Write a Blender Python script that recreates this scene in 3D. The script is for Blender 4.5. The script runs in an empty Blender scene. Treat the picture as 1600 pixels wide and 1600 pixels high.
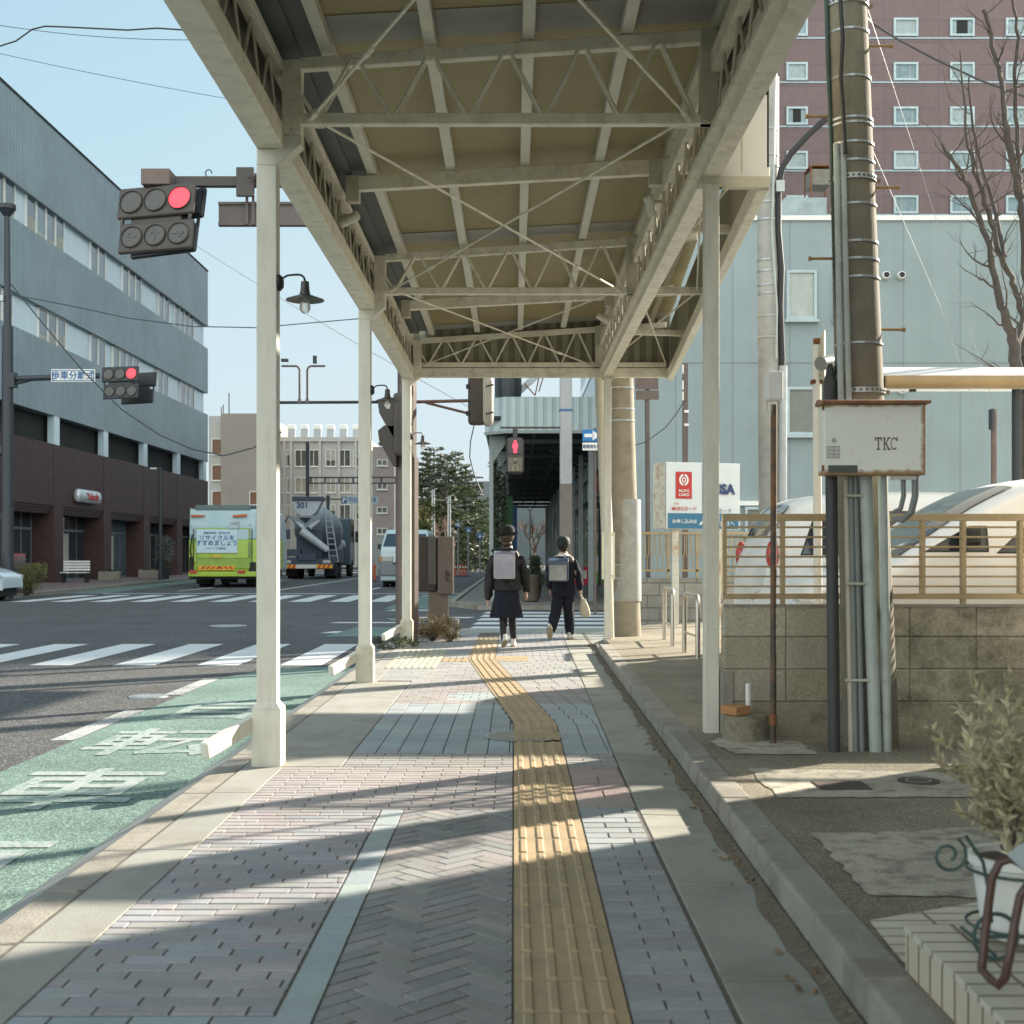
import bpy, bmesh, math, random
from mathutils import Vector, Matrix, Euler
R = math.radians
rnd = random.Random(7)
sc = bpy.context.scene
C = sc.collection

# ---------------------------------------------------------------- camera
# measured from the photograph: focal length in photo pixels, eye height, vanishing point
FPX, EYE, VX, VY = 2000.0, 1.15, 803.0, 867.0
cam_d = bpy.data.cameras.new('camera')
cam = bpy.data.objects.new('camera', cam_d); C.objects.link(cam); sc.camera = cam
cam.location = (0, 0, EYE); cam.rotation_euler = (R(90), 0, 0)
cam_d.sensor_width = 36; cam_d.lens = 36 * FPX / 1600
cam_d.shift_x = -(VX - 800) / 1600; cam_d.shift_y = (VY - 800) / 1600
cam_d.clip_start = 0.05; cam_d.clip_end = 3000
cam_d.dof.use_dof = True; cam_d.dof.focus_distance = 12.0; cam_d.dof.aperture_fstop = 5.6

# ---------------------------------------------------------------- light
SUN_EL, SUN_AZ = 25.5, 36.9          # azimuth measured from +X towards +Y
w = bpy.data.worlds.new('World'); sc.world = w; w.use_nodes = True
nt = w.node_tree; nt.nodes.clear()
sky = nt.nodes.new('ShaderNodeTexSky'); sky.sky_type = 'NISHITA'; sky.sun_disc = False
sky.sun_elevation = R(SUN_EL); sky.sun_rotation = R(90 - SUN_AZ)
sky.air_density = 1.0; sky.dust_density = 1.6; sky.ozone_density = 1.6
bg = nt.nodes.new('ShaderNodeBackground'); bg.inputs['Strength'].default_value = 0.15
wo = nt.nodes.new('ShaderNodeOutputWorld')
# film-like shoulder on the very bright sky (per channel), and unseen brightness added behind the camera to fill the shade
sepc = nt.nodes.new('ShaderNodeSeparateColor'); nt.links.new(sky.outputs[0], sepc.inputs[0])
cmb = nt.nodes.new('ShaderNodeCombineColor')
def mth(op, a, b=None):
    m = nt.nodes.new('ShaderNodeMath'); m.operation = op
    for i, v in enumerate((a, b)):
        if v is None: continue
        if hasattr(v, 'links'): nt.links.new(v, m.inputs[i])
        else: m.inputs[i].default_value = v
    return m.outputs[0]
for i, (cap, g) in enumerate(((1.14, .77), (1.30, 1.05), (1.40, 1.09))):
    e_ = mth('POWER', 2.71828, mth('MULTIPLY', sepc.outputs[i], -g / cap))
    nt.links.new(mth('MULTIPLY', mth('SUBTRACT', 1.0, e_), cap), cmb.inputs[i])
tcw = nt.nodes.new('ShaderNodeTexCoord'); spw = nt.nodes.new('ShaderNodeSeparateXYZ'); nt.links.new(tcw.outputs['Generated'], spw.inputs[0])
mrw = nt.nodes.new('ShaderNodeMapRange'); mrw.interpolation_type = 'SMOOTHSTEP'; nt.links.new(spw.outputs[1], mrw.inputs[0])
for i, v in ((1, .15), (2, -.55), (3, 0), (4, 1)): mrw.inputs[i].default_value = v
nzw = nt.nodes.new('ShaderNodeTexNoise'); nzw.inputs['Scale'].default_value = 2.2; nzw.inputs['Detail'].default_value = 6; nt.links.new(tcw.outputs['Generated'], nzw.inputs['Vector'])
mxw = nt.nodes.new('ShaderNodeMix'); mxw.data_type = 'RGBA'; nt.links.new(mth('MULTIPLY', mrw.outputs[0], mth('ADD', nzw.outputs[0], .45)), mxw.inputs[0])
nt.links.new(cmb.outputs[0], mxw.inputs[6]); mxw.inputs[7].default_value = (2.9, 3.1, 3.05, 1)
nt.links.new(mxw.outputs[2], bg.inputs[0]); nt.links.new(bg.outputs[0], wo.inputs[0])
sun_d = bpy.data.lights.new('sun', 'SUN'); sun = bpy.data.objects.new('sun', sun_d); C.objects.link(sun)
sun_d.energy = 3.4; sun_d.angle = R(1.1); sun_d.color = (1.0, 0.90, 0.76)
sdir = Vector((math.cos(R(SUN_EL)) * math.cos(R(SUN_AZ)), math.cos(R(SUN_EL)) * math.sin(R(SUN_AZ)), math.sin(R(SUN_EL))))
sun.rotation_euler = sdir.to_track_quat('Z', 'Y').to_euler(); sun.location = (20, 10, 30)
sc.view_settings.view_transform = 'Standard'; sc.view_settings.look = 'None'
sc.view_settings.exposure = 2.12; sc.view_settings.gamma = 1
sc.cycles.use_denoising = True
sc.cycles.max_bounces = 8; sc.cycles.diffuse_bounces = 4; sc.cycles.transparent_max_bounces = 12

# ---------------------------------------------------------------- measuring helpers
def P(px, py, d): return Vector(((px - VX) * d / FPX, d, EYE - (py - VY) * d / FPX))
def X(px, d): return (px - VX) * d / FPX
def Z(py, d): return EYE - (py - VY) * d / FPX
def G(px, py, z=0.0):
    d = FPX * (EYE - z) / (py - VY); return Vector(((px - VX) * d / FPX, d, z))
ROAD, WALK, YARD = -0.10, 0.0, 0.10

# ---------------------------------------------------------------- mesh builder
class B:
    def __init__(s): s.v = []; s.f = []; s.m = []; s.mi = 0; s.col = []; s.c = None
    def add(s, vs, fs):
        n = len(s.v); s.v += [tuple(p) for p in vs]
        for f in fs: s.f.append([n + i for i in f]); s.m.append(s.mi); s.col.append(s.c)
        return s
    def box(s, x0, x1, y0, y1, z0, z1):
        if x0 > x1: x0, x1 = x1, x0
        if y0 > y1: y0, y1 = y1, y0
        if z0 > z1: z0, z1 = z1, z0
        return s.add([(x0,y0,z0),(x1,y0,z0),(x1,y1,z0),(x0,y1,z0),(x0,y0,z1),(x1,y0,z1),(x1,y1,z1),(x0,y1,z1)],
              [(0,3,2,1),(4,5,6,7),(0,1,5,4),(1,2,6,5),(2,3,7,6),(3,0,4,7)])
    def obox(s, c, size, rot=(0,0,0)):
        m = Euler(rot).to_matrix(); c = Vector(c); h = Vector(size) / 2
        vs = [c + m @ Vector((h.x*a, h.y*b, h.z*e)) for e in (-1,1) for a, b in ((-1,-1),(1,-1),(1,1),(-1,1))]
        return s.add(vs, [(0,3,2,1),(4,5,6,7),(0,1,5,4),(1,2,6,5),(2,3,7,6),(3,0,4,7)])
    def bar(s, p0, p1, w, h, up=(0,0,1)):
        p0, p1 = Vector(p0), Vector(p1); d = (p1 - p0).normalized(); up = Vector(up)
        if abs(d.dot(up)) > .99: up = Vector((0,1,0))
        r = d.cross(up).normalized(); u = r.cross(d)
        vs = [p + r*a*w/2 + u*b*h/2 for p in (p0,p1) for a, b in ((-1,-1),(1,-1),(1,1),(-1,1))]
        return s.add(vs, [(0,1,2,3),(7,6,5,4),(0,4,5,1),(1,5,6,2),(2,6,7,3),(3,7,4,0)])
    def tube(s, pts, r, n=10, cap=True, closed=False):
        pts = [Vector(p) for p in pts]; k = len(pts)
        rs = r if isinstance(r, (list, tuple)) else [r] * k
        base = len(s.v); fr = None
        for i, p in enumerate(pts):
            a = pts[(i-1) % k] if (closed or i > 0) else p; b = pts[(i+1) % k] if (closed or i < k-1) else p
            t = (b - a).normalized()
            if fr is None:
                fr = Vector((0,0,1)) if abs(t.z) < .9 else Vector((1,0,0))
            fr = (fr - t * fr.dot(t)).normalized(); bn = t.cross(fr)
            for j in range(n):
                an = 2*math.pi*j/n; s.v.append(tuple(p + (fr*math.cos(an) + bn*math.sin(an)) * rs[i]))
        for i in range(k if closed else k-1):
            for j in range(n):
                a, b2 = base + i*n, base + ((i+1) % k)*n
                s.f.append([a+j, a+(j+1)%n, b2+(j+1)%n, b2+j]); s.m.append(s.mi); s.col.append(s.c)
        if cap and not closed:
            s.f.append([base+j for j in range(n)][::-1]); s.m.append(s.mi); s.col.append(s.c)
            s.f.append([base+(k-1)*n+j for j in range(n)]); s.m.append(s.mi); s.col.append(s.c)
        return s
    def cyl(s, p0, p1, r0, r1=None, n=14): return s.tube([p0, p1], [r0, r0 if r1 is None else r1], n)
    def prism(s, poly, axis, a, b):
        """poly of 2-D points extruded along axis (0:x 1:y 2:z) from a to b"""
        def mk(p, t):
            if axis == 0: return (t, p[0], p[1])
            if axis == 1: return (p[0], t, p[1])
            return (p[0], p[1], t)
        n = len(poly); vs = [mk(p, a) for p in poly] + [mk(p, b) for p in poly]
        fs = [list(range(n))[::-1], [n+i for i in range(n)]] + [[i, (i+1)%n, n+(i+1)%n, n+i] for i in range(n)]
        return s.add(vs, fs)
    def lathe(s, prof, c, n=16, axis='z', cap=True):
        c = Vector(c); vs = []
        for r, z in prof:
            for j in range(n):
                an = 2*math.pi*j/n; a, b = r*math.cos(an), r*math.sin(an)
                vs.append(c + (Vector((a,b,z)) if axis == 'z' else Vector((a,z,b)) if axis == 'y' else Vector((z,a,b))))
        fs = [[i*n+j, i*n+(j+1)%n, (i+1)*n+(j+1)%n, (i+1)*n+j] for i in range(len(prof)-1) for j in range(n)]
        if cap: fs += [[j for j in range(n)][::-1], [(len(prof)-1)*n+j for j in range(n)]]
        return s.add(vs, fs)
    def loft(s, secs, n=16, cap=True):
        """secs: (cx,cy,cz,rx,ry[,power])"""
        vs = []
        for sec in secs:
            cx, cy, cz, rx, ry = sec[:5]; pw = sec[5] if len(sec) > 5 else 1.0
            for j in range(n):
                an = 2*math.pi*j/n; ca, sa = math.cos(an), math.sin(an)
                vs.append((cx + rx*math.copysign(abs(ca)**pw, ca), cy + ry*math.copysign(abs(sa)**pw, sa), cz))
        fs = [[i*n+j, i*n+(j+1)%n, (i+1)*n+(j+1)%n, (i+1)*n+j] for i in range(len(secs)-1) for j in range(n)]
        if cap: fs += [[j for j in range(n)][::-1], [(len(secs)-1)*n+j for j in range(n)]]
        return s.add(vs, fs)
    def ball(s, c, rx, ry=None, rz=None, n=14, m=8):
        ry = rx if ry is None else ry; rz = rx if rz is None else rz; c = Vector(c)
        return s.loft([(c.x, c.y, c.z - rz*math.cos(math.pi*i/m), max(rx*math.sin(math.pi*i/m), 1e-4), max(ry*math.sin(math.pi*i/m), 1e-4)) for i in range(m+1)], n)
    def poly(s, pts): return s.add(pts, [list(range(len(pts)))])
    def sheet(s, pts2, z): return s.add([(p[0], p[1], z) for p in pts2], [list(range(len(pts2)))])
    def panel(s, p0, p1, z0, z1, th=.01):
        """upright panel between two plan points"""
        p0, p1 = Vector(p0), Vector(p1); d = (p1-p0).normalized(); nrm = Vector((d.y, -d.x)) * th
        return s.prism([tuple(p0), tuple(p1), tuple(p1+nrm), tuple(p0+nrm)], 2, z0, z1)

def origin(o):
    v = Vector((0,0,0))
    while o is not None: v += o.location; o = o.parent
    return v
def obj(name, b, mat, parent=None, bevel=0, smooth=False, seg=2, loc=None, label=None, kind=None, sub=0, auto=None):
    """b in world coordinates -> ONE mesh object; top-level objects get their origin at loc"""
    me = bpy.data.meshes.new(name)
    off = origin(parent) if parent is not None else (Vector(loc) if loc is not None else Vector((0,0,0)))
    me.from_pydata([(x-off.x, y-off.y, z-off.z) for x, y, z in b.v], [], b.f)
    for mm in (mat if isinstance(mat, (list, tuple)) else [mat]): me.materials.append(mm)
    for p, mi in zip(me.polygons, b.m): p.material_index = mi
    if any(c is not None for c in b.col):
        at = me.color_attributes.new('tint', 'BYTE_COLOR', 'CORNER')
        for p, c in zip(me.polygons, b.col):
            c = c or (.5,.5,.5)
            for li in p.loop_indices: at.data[li].color = (c[0], c[1], c[2], 1)
    bm = bmesh.new(); bm.from_mesh(me); bmesh.ops.recalc_face_normals(bm, faces=bm.faces); bm.to_mesh(me); bm.free()
    if smooth or auto:
        for p in me.polygons: p.use_smooth = True
        try: me.set_sharp_from_angle(angle=R(auto or 40))
        except Exception: pass
    o = bpy.data.objects.new(name, me); C.objects.link(o)
    if parent is not None: o.parent = parent
    elif loc is not None: o.location = loc
    if bevel:
        m = o.modifiers.new('bevel', 'BEVEL'); m.width = bevel; m.segments = seg; m.limit_method = 'ANGLE'; m.angle_limit = R(35)
        m.harden_normals = False
    if sub:
        m = o.modifiers.new('sub', 'SUBSURF'); m.levels = sub; m.render_levels = sub
    if label: o['label'] = label
    if kind: o['kind'] = kind
    return o
def thing(name, label, cat, loc=(0,0,0), group=None):
    o = bpy.data.objects.new(name, None); C.objects.link(o); o.location = loc; o.empty_display_size = .1
    return tag(o, label, cat, group)
def tag(o, label, cat, group=None):
    o['label'] = label; o['category'] = cat
    if group: o['group'] = group
    return o
def dup(root, loc, label, rotz=None, group=None, scale=None, cat=None):
    def rec(o, par):
        c = o.copy(); C.objects.link(c)
        if par is not None: c.parent = par
        for ch in list(o.children): rec(ch, c)
        return c
    c = rec(root, None); c.location = loc; c['label'] = label
    if rotz is not None: c.rotation_euler = (0,0,rotz)
    if scale: c.scale = (scale,)*3 if not isinstance(scale, tuple) else scale
    if group: c['group'] = group
    return c
def struct(name, b, mat, **k): return obj(name, b, mat, kind='structure', **k)

# ---------------------------------------------------------------- materials
def new_mat(name):
    m = bpy.data.materials.new(name); m.use_nodes = True
    return m, m.node_tree, m.node_tree.nodes['Principled BSDF']
def nz(nt, scale, detail=4, vec=None, rough=.6):
    n = nt.nodes.new('ShaderNodeTexNoise'); n.inputs['Scale'].default_value = scale; n.inputs['Detail'].default_value = detail
    n.inputs['Roughness'].default_value = rough
    if vec is not None: nt.links.new(vec, n.inputs['Vector'])
    return n
def ramp(nt, src, stops):
    r = nt.nodes.new('ShaderNodeValToRGB'); nt.links.new(src, r.inputs[0]); e = r.color_ramp.elements
    while len(e) > 1: e.remove(e[0])
    for i, (p, c) in enumerate(stops):
        if i == 0: e[0].position = p; el = e[0]
        else: el = e.new(p)
        el.color = (*c, 1) if len(c) == 3 else c
    return r
def mix(nt, fac, a, b, mode='MIX'):
    m = nt.nodes.new('ShaderNodeMix'); m.data_type = 'RGBA'; m.blend_type = mode
    for i, s in ((0, fac), (6, a), (7, b)):
        if hasattr(s, 'links'): nt.links.new(s, m.inputs[i])
        elif i == 0: m.inputs[0].default_value = s
        else: m.inputs[i].default_value = (*s[:3], 1)
    return m.outputs[2]
def M(name, col, rough=.6, metal=0, var=.12, scale=5, bump=0, bscale=60, stain=None, stain_amt=.5, stain_scale=2.5, fine=0, spec=None, coat=0, streak=0):
    """procedural paint/stone/metal: broad tone drift, optional stains, grain, bump"""
    m, nt, p = new_mat(name)
    tc = nt.nodes.new('ShaderNodeTexCoord').outputs['Object']
    n = nz(nt, scale, 5, tc)
    lo = tuple(c*(1-var) for c in col); hi = tuple(min(c*(1+var), 1) for c in col)
    out = ramp(nt, n.outputs[0], [(.3, lo), (.7, hi)]).outputs[0]
    if fine:
        f = nz(nt, bscale*1.7, 2, tc)
        g = ramp(nt, f.outputs[0], [(.35, (1-fine,)*3), (.65, (1+fine*.6,)*3)])
        out = mix(nt, 1.0, out, g.outputs[0], 'MULTIPLY')
    if stain:
        sv = tc
        if streak:
            mp = nt.nodes.new('ShaderNodeMapping'); mp.inputs['Scale'].default_value = (1, 1, streak); nt.links.new(tc, mp.inputs[0]); sv = mp.outputs[0]
        sn = nz(nt, stain_scale, 8, sv, .7)
        sr = ramp(nt, sn.outputs[0], [(.48, (0,0,0)), (.62, (stain_amt,)*3)])
        out = mix(nt, sr.outputs[0], out, stain)
    nt.links.new(out, p.inputs['Base Color'])
    rn = nt.nodes.new('ShaderNodeMapRange'); nt.links.new(n.outputs[0], rn.inputs[0])
    rn.inputs[3].default_value = max(rough-.08, .02); rn.inputs[4].default_value = min(rough+.1, 1)
    nt.links.new(rn.outputs[0], p.inputs['Roughness'])
    p.inputs['Metallic'].default_value = metal
    if spec is not None: p.inputs['Specular IOR Level'].default_value = spec
    if coat: p.inputs['Coat Weight'].default_value = coat; p.inputs['Coat Roughness'].default_value = .06
    if bump:
        bn = nz(nt, bscale, 4, tc); bp = nt.nodes.new('ShaderNodeBump'); bp.inputs['Strength'].default_value = bump
        bp.inputs['Distance'].default_value = .01
        nt.links.new(bn.outputs[0], bp.inputs['Height']); nt.links.new(bp.outputs[0], p.inputs['Normal'])
    return m
def glass_mat(name, col=(.03,.04,.05), rough=.05, var=.3):
    m, nt, p = new_mat(name)
    tc = nt.nodes.new('ShaderNodeTexCoord').outputs['Object']; n = nz(nt, .6, 3, tc)
    nt.links.new(ramp(nt, n.outputs[0], [(.35, tuple(c*(1-var) for c in col)), (.65, tuple(c*(1+var) for c in col))]).outputs[0], p.inputs['Base Color'])
    p.inputs['Roughness'].default_value = rough; p.inputs['IOR'].default_value = 1.5; p.inputs['Specular IOR Level'].default_value = .8
    bp = nt.nodes.new('ShaderNodeBump'); bp.inputs['Strength'].default_value = .06; bp.inputs['Distance'].default_value = .05
    n2 = nz(nt, .5, 1, tc); nt.links.new(n2.outputs[0], bp.inputs['Height']); nt.links.new(bp.outputs[0], p.inputs['Normal'])
    return m
def emit(name, col, strength, base=(.05,.05,.05)):
    m, nt, p = new_mat(name); p.inputs['Base Color'].default_value = (*base, 1)
    vr = nt.nodes.new('ShaderNodeTexVoronoi'); vr.inputs['Scale'].default_value = 70
    vr.inputs['Vector']; nt.links.new(nt.nodes.new('ShaderNodeTexCoord').outputs['Object'], vr.inputs['Vector'])
    r = ramp(nt, vr.outputs['Distance'], [(.2, col), (.75, tuple(c*.45 for c in col))])
    nt.links.new(r.outputs[0], p.inputs['Emission Color']); p.inputs['Emission Strength'].default_value = strength
    return m
def clad_mat(name, col, axis, pitch, depth=.25, panel=None, var=.06, rough=.5, metal=0, seam=.82):
    """ribbed or seamed cladding; ribs repeat along axis ('x','y') with the pitch in metres"""
    m, nt, p = new_mat(name)
    tc = nt.nodes.new('ShaderNodeTexCoord').outputs['Object']
    sp = nt.nodes.new('ShaderNodeSeparateXYZ'); nt.links.new(tc, sp.inputs[0])
    a = sp.outputs[{'x':0,'y':1,'z':2}[axis]]
    def frac(src, k):
        d = nt.nodes.new('ShaderNodeMath'); d.operation = 'DIVIDE'; nt.links.new(src, d.inputs[0]); d.inputs[1].default_value = k
        f = nt.nodes.new('ShaderNodeMath'); f.operation = 'FRACT'; nt.links.new(d.outputs[0], f.inputs[0]); return f.outputs[0]
    fr = frac(a, pitch)
    prof = ramp(nt, fr, [(0, (0,0,0)), (.08, (1,1,1)), (.55, (1,1,1)), (.64, (0,0,0))])
    n = nz(nt, 1.2, 6, tc, .65); n2 = nz(nt, .25, 3, tc)
    c = ramp(nt, n.outputs[0], [(.3, tuple(x*(1-var) for x in col)), (.7, tuple(x*(1+var) for x in col))]).outputs[0]
    c = mix(nt, 1, c, ramp(nt, n2.outputs[0], [(.35, (.9,.9,.9)), (.65, (1.08,1.08,1.08))]).outputs[0], 'MULTIPLY')
    if seam: c = mix(nt, 1, c, ramp(nt, prof.outputs[0], [(0, (seam,)*3), (1, (1,1,1))]).outputs[0], 'MULTIPLY')
    if panel:
        pf = frac(a, panel); pr = ramp(nt, pf, [(0, (.72,)*3), (.012*4/panel, (1,1,1))]); c = mix(nt, 1, c, pr.outputs[0], 'MULTIPLY')
    nt.links.new(c, p.inputs['Base Color']); p.inputs['Roughness'].default_value = rough; p.inputs['Metallic'].default_value = metal
    bp = nt.nodes.new('ShaderNodeBump'); bp.inputs['Strength'].default_value = depth; bp.inputs['Distance'].default_value = .03
    nt.links.new(prof.outputs[0], bp.inputs['Height']); nt.links.new(bp.outputs[0], p.inputs['Normal'])
    return m
def brick_mat(name, c1, c2, mortar, ax, bw, bh, ms=.01, off=.5, rough=.75, bump=.5, var=.15, zoff=0):
    """ax: pair of object axes used as (u,v)"""
    m, nt, p = new_mat(name)
    tc = nt.nodes.new('ShaderNodeTexCoord').outputs['Object']
    sp = nt.nodes.new('ShaderNodeSeparateXYZ'); nt.links.new(tc, sp.inputs[0])
    cb = nt.nodes.new('ShaderNodeCombineXYZ')
    for i, a in enumerate(ax): nt.links.new(sp.outputs['xyz'.index(a)], cb.inputs[i])
    br = nt.nodes.new('ShaderNodeTexBrick'); nt.links.new(cb.outputs[0], br.inputs['Vector'])
    br.inputs['Scale'].default_value = 1; br.inputs['Brick Width'].default_value = bw; br.inputs['Row Height'].default_value = bh
    br.inputs['Mortar Size'].default_value = ms; br.offset = off; br.inputs['Mortar Smooth'].default_value = .2
    br.inputs['Color1'].default_value = (*c1, 1); br.inputs['Color2'].default_value = (*c2, 1); br.inputs['Mortar'].default_value = (*mortar, 1)
    n = nz(nt, 2.2, 7, tc, .7)
    c = mix(nt, 1, br.outputs[0], ramp(nt, n.outputs[0], [(.3, (1-var,)*3), (.7, (1+var,)*3)]).outputs[0], 'MULTIPLY')
    nt.links.new(c, p.inputs['Base Color']); p.inputs['Roughness'].default_value = rough
    bp = nt.nodes.new('ShaderNodeBump'); bp.inputs['Strength'].default_value = bump; bp.inputs['Distance'].default_value = .01; bp.invert = True
    nt.links.new(br.outputs['Fac'], bp.inputs['Height']); nt.links.new(bp.outputs[0], p.inputs['Normal'])
    return m
def tint_mat(name, rough=.8, bump=.35, var=.14, spec=.35, stain=(.30,.28,.24), stain_amt=.5):
    """reads the per-brick colour of each laid piece, adds grain and wear"""
    m, nt, p = new_mat(name)
    vc = nt.nodes.new('ShaderNodeVertexColor'); vc.layer_name = 'tint'
    tc = nt.nodes.new('ShaderNodeTexCoord').outputs['Object']
    n = nz(nt, 1.6, 6, tc, .7); f = nz(nt, 220, 3, tc); f2 = nz(nt, 40, 4, tc)
    c = mix(nt, 1, vc.outputs[0], ramp(nt, n.outputs[0], [(.3, (1-var,)*3), (.7, (1+var,)*3)]).outputs[0], 'MULTIPLY')
    c = mix(nt, 1, c, ramp(nt, f.outputs[0], [(.3, (.82,)*3), (.7, (1.14,)*3)]).outputs[0], 'MULTIPLY')
    s = ramp(nt, f2.outputs[0], [(.52, (0,0,0)), (.72, (stain_amt,)*3)])
    c = mix(nt, s.outputs[0], c, mix(nt, 1, c, (.72,.70,.66), 'MULTIPLY'))
    nt.links.new(c, p.inputs['Base Color']); p.inputs['Roughness'].default_value = rough; p.inputs['Specular IOR Level'].default_value = spec
    bp = nt.nodes.new('ShaderNodeBump'); bp.inputs['Strength'].default_value = bump; bp.inputs['Distance'].default_value = .002
    nt.links.new(f.outputs[0], bp.inputs['Height']); nt.links.new(bp.outputs[0], p.inputs['Normal'])
    return m
def asphalt(name, col=(.055,.056,.058), speck=.16, patch=.2, sc_=180, hi=3.4):
    m, nt, p = new_mat(name)
    tc = nt.nodes.new('ShaderNodeTexCoord').outputs['Object']
    n = nz(nt, .7, 6, tc, .65); g = nt.nodes.new('ShaderNodeTexVoronoi'); g.inputs['Scale'].default_value = sc_; nt.links.new(tc, g.inputs['Vector'])
    c = ramp(nt, n.outputs[0], [(.3, tuple(x*(1-patch) for x in col)), (.7, tuple(x*(1+patch) for x in col))]).outputs[0]
    sep = nt.nodes.new('ShaderNodeSeparateColor'); nt.links.new(g.outputs['Color'], sep.inputs[0])
    gr = ramp(nt, sep.outputs[0], [(.0, (.45,)*3), (.7, (1.0,)*3), (.86, (1.25,)*3), (1.0, (hi,hi*.97,hi*.9))])
    c = mix(nt, 1, c, gr.outputs[0], 'MULTIPLY')
    nt.links.new(c, p.inputs['Base Color']); p.inputs['Roughness'].default_value = .85
    p.inputs['Specular IOR Level'].default_value = .35
    bp = nt.nodes.new('ShaderNodeBump'); bp.inputs['Strength'].default_value = .5; bp.inputs['Distance'].default_value = .004
    nt.links.new(g.outputs['Distance'], bp.inputs['Height']); nt.links.new(bp.outputs[0], p.inputs['Normal'])
    return m
def worn_paint(name, col, under, wear=.5, scale=30):
    m, nt, p = new_mat(name)
    tc = nt.nodes.new('ShaderNodeTexCoord').outputs['Object']
    n = nz(nt, scale, 6, tc, .8); n2 = nz(nt, 1.3, 3, tc)
    s = nt.nodes.new('ShaderNodeMath'); s.operation = 'ADD'; nt.links.new(n.outputs[0], s.inputs[0])
    k = nt.nodes.new('ShaderNodeMath'); k.operation = 'MULTIPLY_ADD'; nt.links.new(n2.outputs[0], k.inputs[0]); k.inputs[1].default_value = .5; k.inputs[2].default_value = -.25
    nt.links.new(k.outputs[0], s.inputs[1])
    r = ramp(nt, s.outputs[0], [(.70-wear*.3, (0,0,0)), (.76-wear*.2, (1,1,1))])
    c = mix(nt, r.outputs[0], col, under)
    nt.links.new(c, p.inputs['Base Color']); p.inputs['Roughness'].default_value = .7
    bp = nt.nodes.new('ShaderNodeBump'); bp.inputs['Strength'].default_value = .4; bp.inputs['Distance'].default_value = .003
    g = nz(nt, 200, 3, tc); nt.links.new(g.outputs[0], bp.inputs['Height']); nt.links.new(bp.outputs[0], p.inputs['Normal'])
    return m
def leaf_mat(name, col, col2=None, trans=.3):
    m, nt, p = new_mat(name)
    tc = nt.nodes.new('ShaderNodeTexCoord').outputs['Object']; n = nz(nt, 3, 4, tc)
    col2 = col2 or tuple(c*1.7 for c in col)
    c = ramp(nt, n.outputs[0], [(.35, col), (.65, col2)]).outputs[0]
    gi = nt.nodes.new('ShaderNodeNewGeometry'); r = ramp(nt, gi.outputs['Random Per Island'], [(0, (.6,.6,.6)), (1, (1.4,1.4,1.3))])
    c = mix(nt, 1, c, r.outputs[0], 'MULTIPLY')
    nt.links.new(c, p.inputs['Base Color']); p.inputs['Roughness'].default_value = .55
    tr = nt.nodes.new('ShaderNodeBsdfTranslucent'); nt.links.new(c, tr.inputs[0])
    ms = nt.nodes.new('ShaderNodeMixShader'); ms.inputs[0].default_value = trans
    nt.links.new(p.outputs[0], ms.inputs[1]); nt.links.new(tr.outputs[0], ms.inputs[2])
    nt.links.new(ms.outputs[0], nt.nodes['Material Output'].inputs[0])
    return m

creamb  = M('cream_beam_paint', (.80,.77,.64), .45, var=.06, scale=3, stain=(.46,.41,.29), stain_amt=.45, stain_scale=9, bump=.08, bscale=45)
cream   = M('cream_paint', (.68,.67,.58), .45, var=.05, scale=3, stain=(.40,.36,.27), stain_amt=.24, stain_scale=14, streak=.18, bump=.08, bscale=45)
creamd  = M('cream_paint_dusty', (.58,.55,.44), .55, var=.08, scale=4, stain=(.30,.27,.2), stain_amt=.35, stain_scale=7)
whitep  = M('white_paint', (.78,.78,.74), .4, var=.05)
greyst  = M('grey_steel_paint', (.36,.37,.37), .45, var=.08)
galv    = M('galvanised_steel', (.42,.45,.46), .42, .7, var=.12, scale=9)
brownp  = M('brown_pole_paint', (.115,.085,.072), .5, var=.1, stain=(.2,.15,.12), stain_amt=.3)
darkp   = M('dark_blue_grey_paint', (.035,.042,.05), .45, var=.1)
black   = M('black_plastic', (.018,.018,.02), .5)
rubber  = M('rubber', (.02,.02,.021), .8)
concr   = M('pole_concrete', (.205,.185,.14), .85, var=.14, scale=4, bump=.25, bscale=90, stain=(.11,.09,.065), stain_amt=.5, stain_scale=3, fine=.12)
concr2  = M('pale_concrete', (.38,.38,.36), .85, var=.12, scale=3, bump=.2, bscale=80, stain=(.22,.22,.20), stain_amt=.5, fine=.1)
glassd  = glass_mat('dark_glass')
glassb  = glass_mat('sky_glass', (.10,.16,.18), .03)
red_on  = emit('signal_red_lit', (1.0,.035,.06), .75)
lens    = M('signal_lens_dark', (.07,.068,.06), .35, var=.1, spec=.6)
rust    = M('rust', (.22,.09,.035), .8, var=.35, scale=30)
chrome  = M('polished_steel', (.62,.60,.56), .2, 1, var=.05)
# ================================================================ GROUND
m_road = asphalt('road_asphalt', (.078,.080,.082), sc_=85, hi=3.0); m_yard = asphalt('yard_asphalt', (.27,.24,.18), patch=.42, sc_=230, hi=1.9)
m_far = M('far_ground', (.12,.12,.11), .9, var=.2, scale=.1)
m_conc = M('sidewalk_concrete', (.30,.30,.275), .85, var=.12, scale=1.3, bump=.35, bscale=120, stain=(.22,.205,.17), stain_amt=.65, stain_scale=2.2, fine=.12)
m_slab = M('gutter_slab_concrete', (.30,.30,.26), .85, var=.16, scale=1.1, bump=.3, bscale=140, stain=(.17,.165,.14), stain_amt=.6, stain_scale=1.6, fine=.12)
m_kerb = M('kerb_stone', (.29,.275,.235), .85, var=.15, scale=3, bump=.5, bscale=110, stain=(.17,.15,.12), stain_amt=.65, stain_scale=4, fine=.18)
m_mort = M('joint_sand', (.125,.11,.09), .95, var=.25, scale=20, bump=.4, bscale=200)
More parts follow.
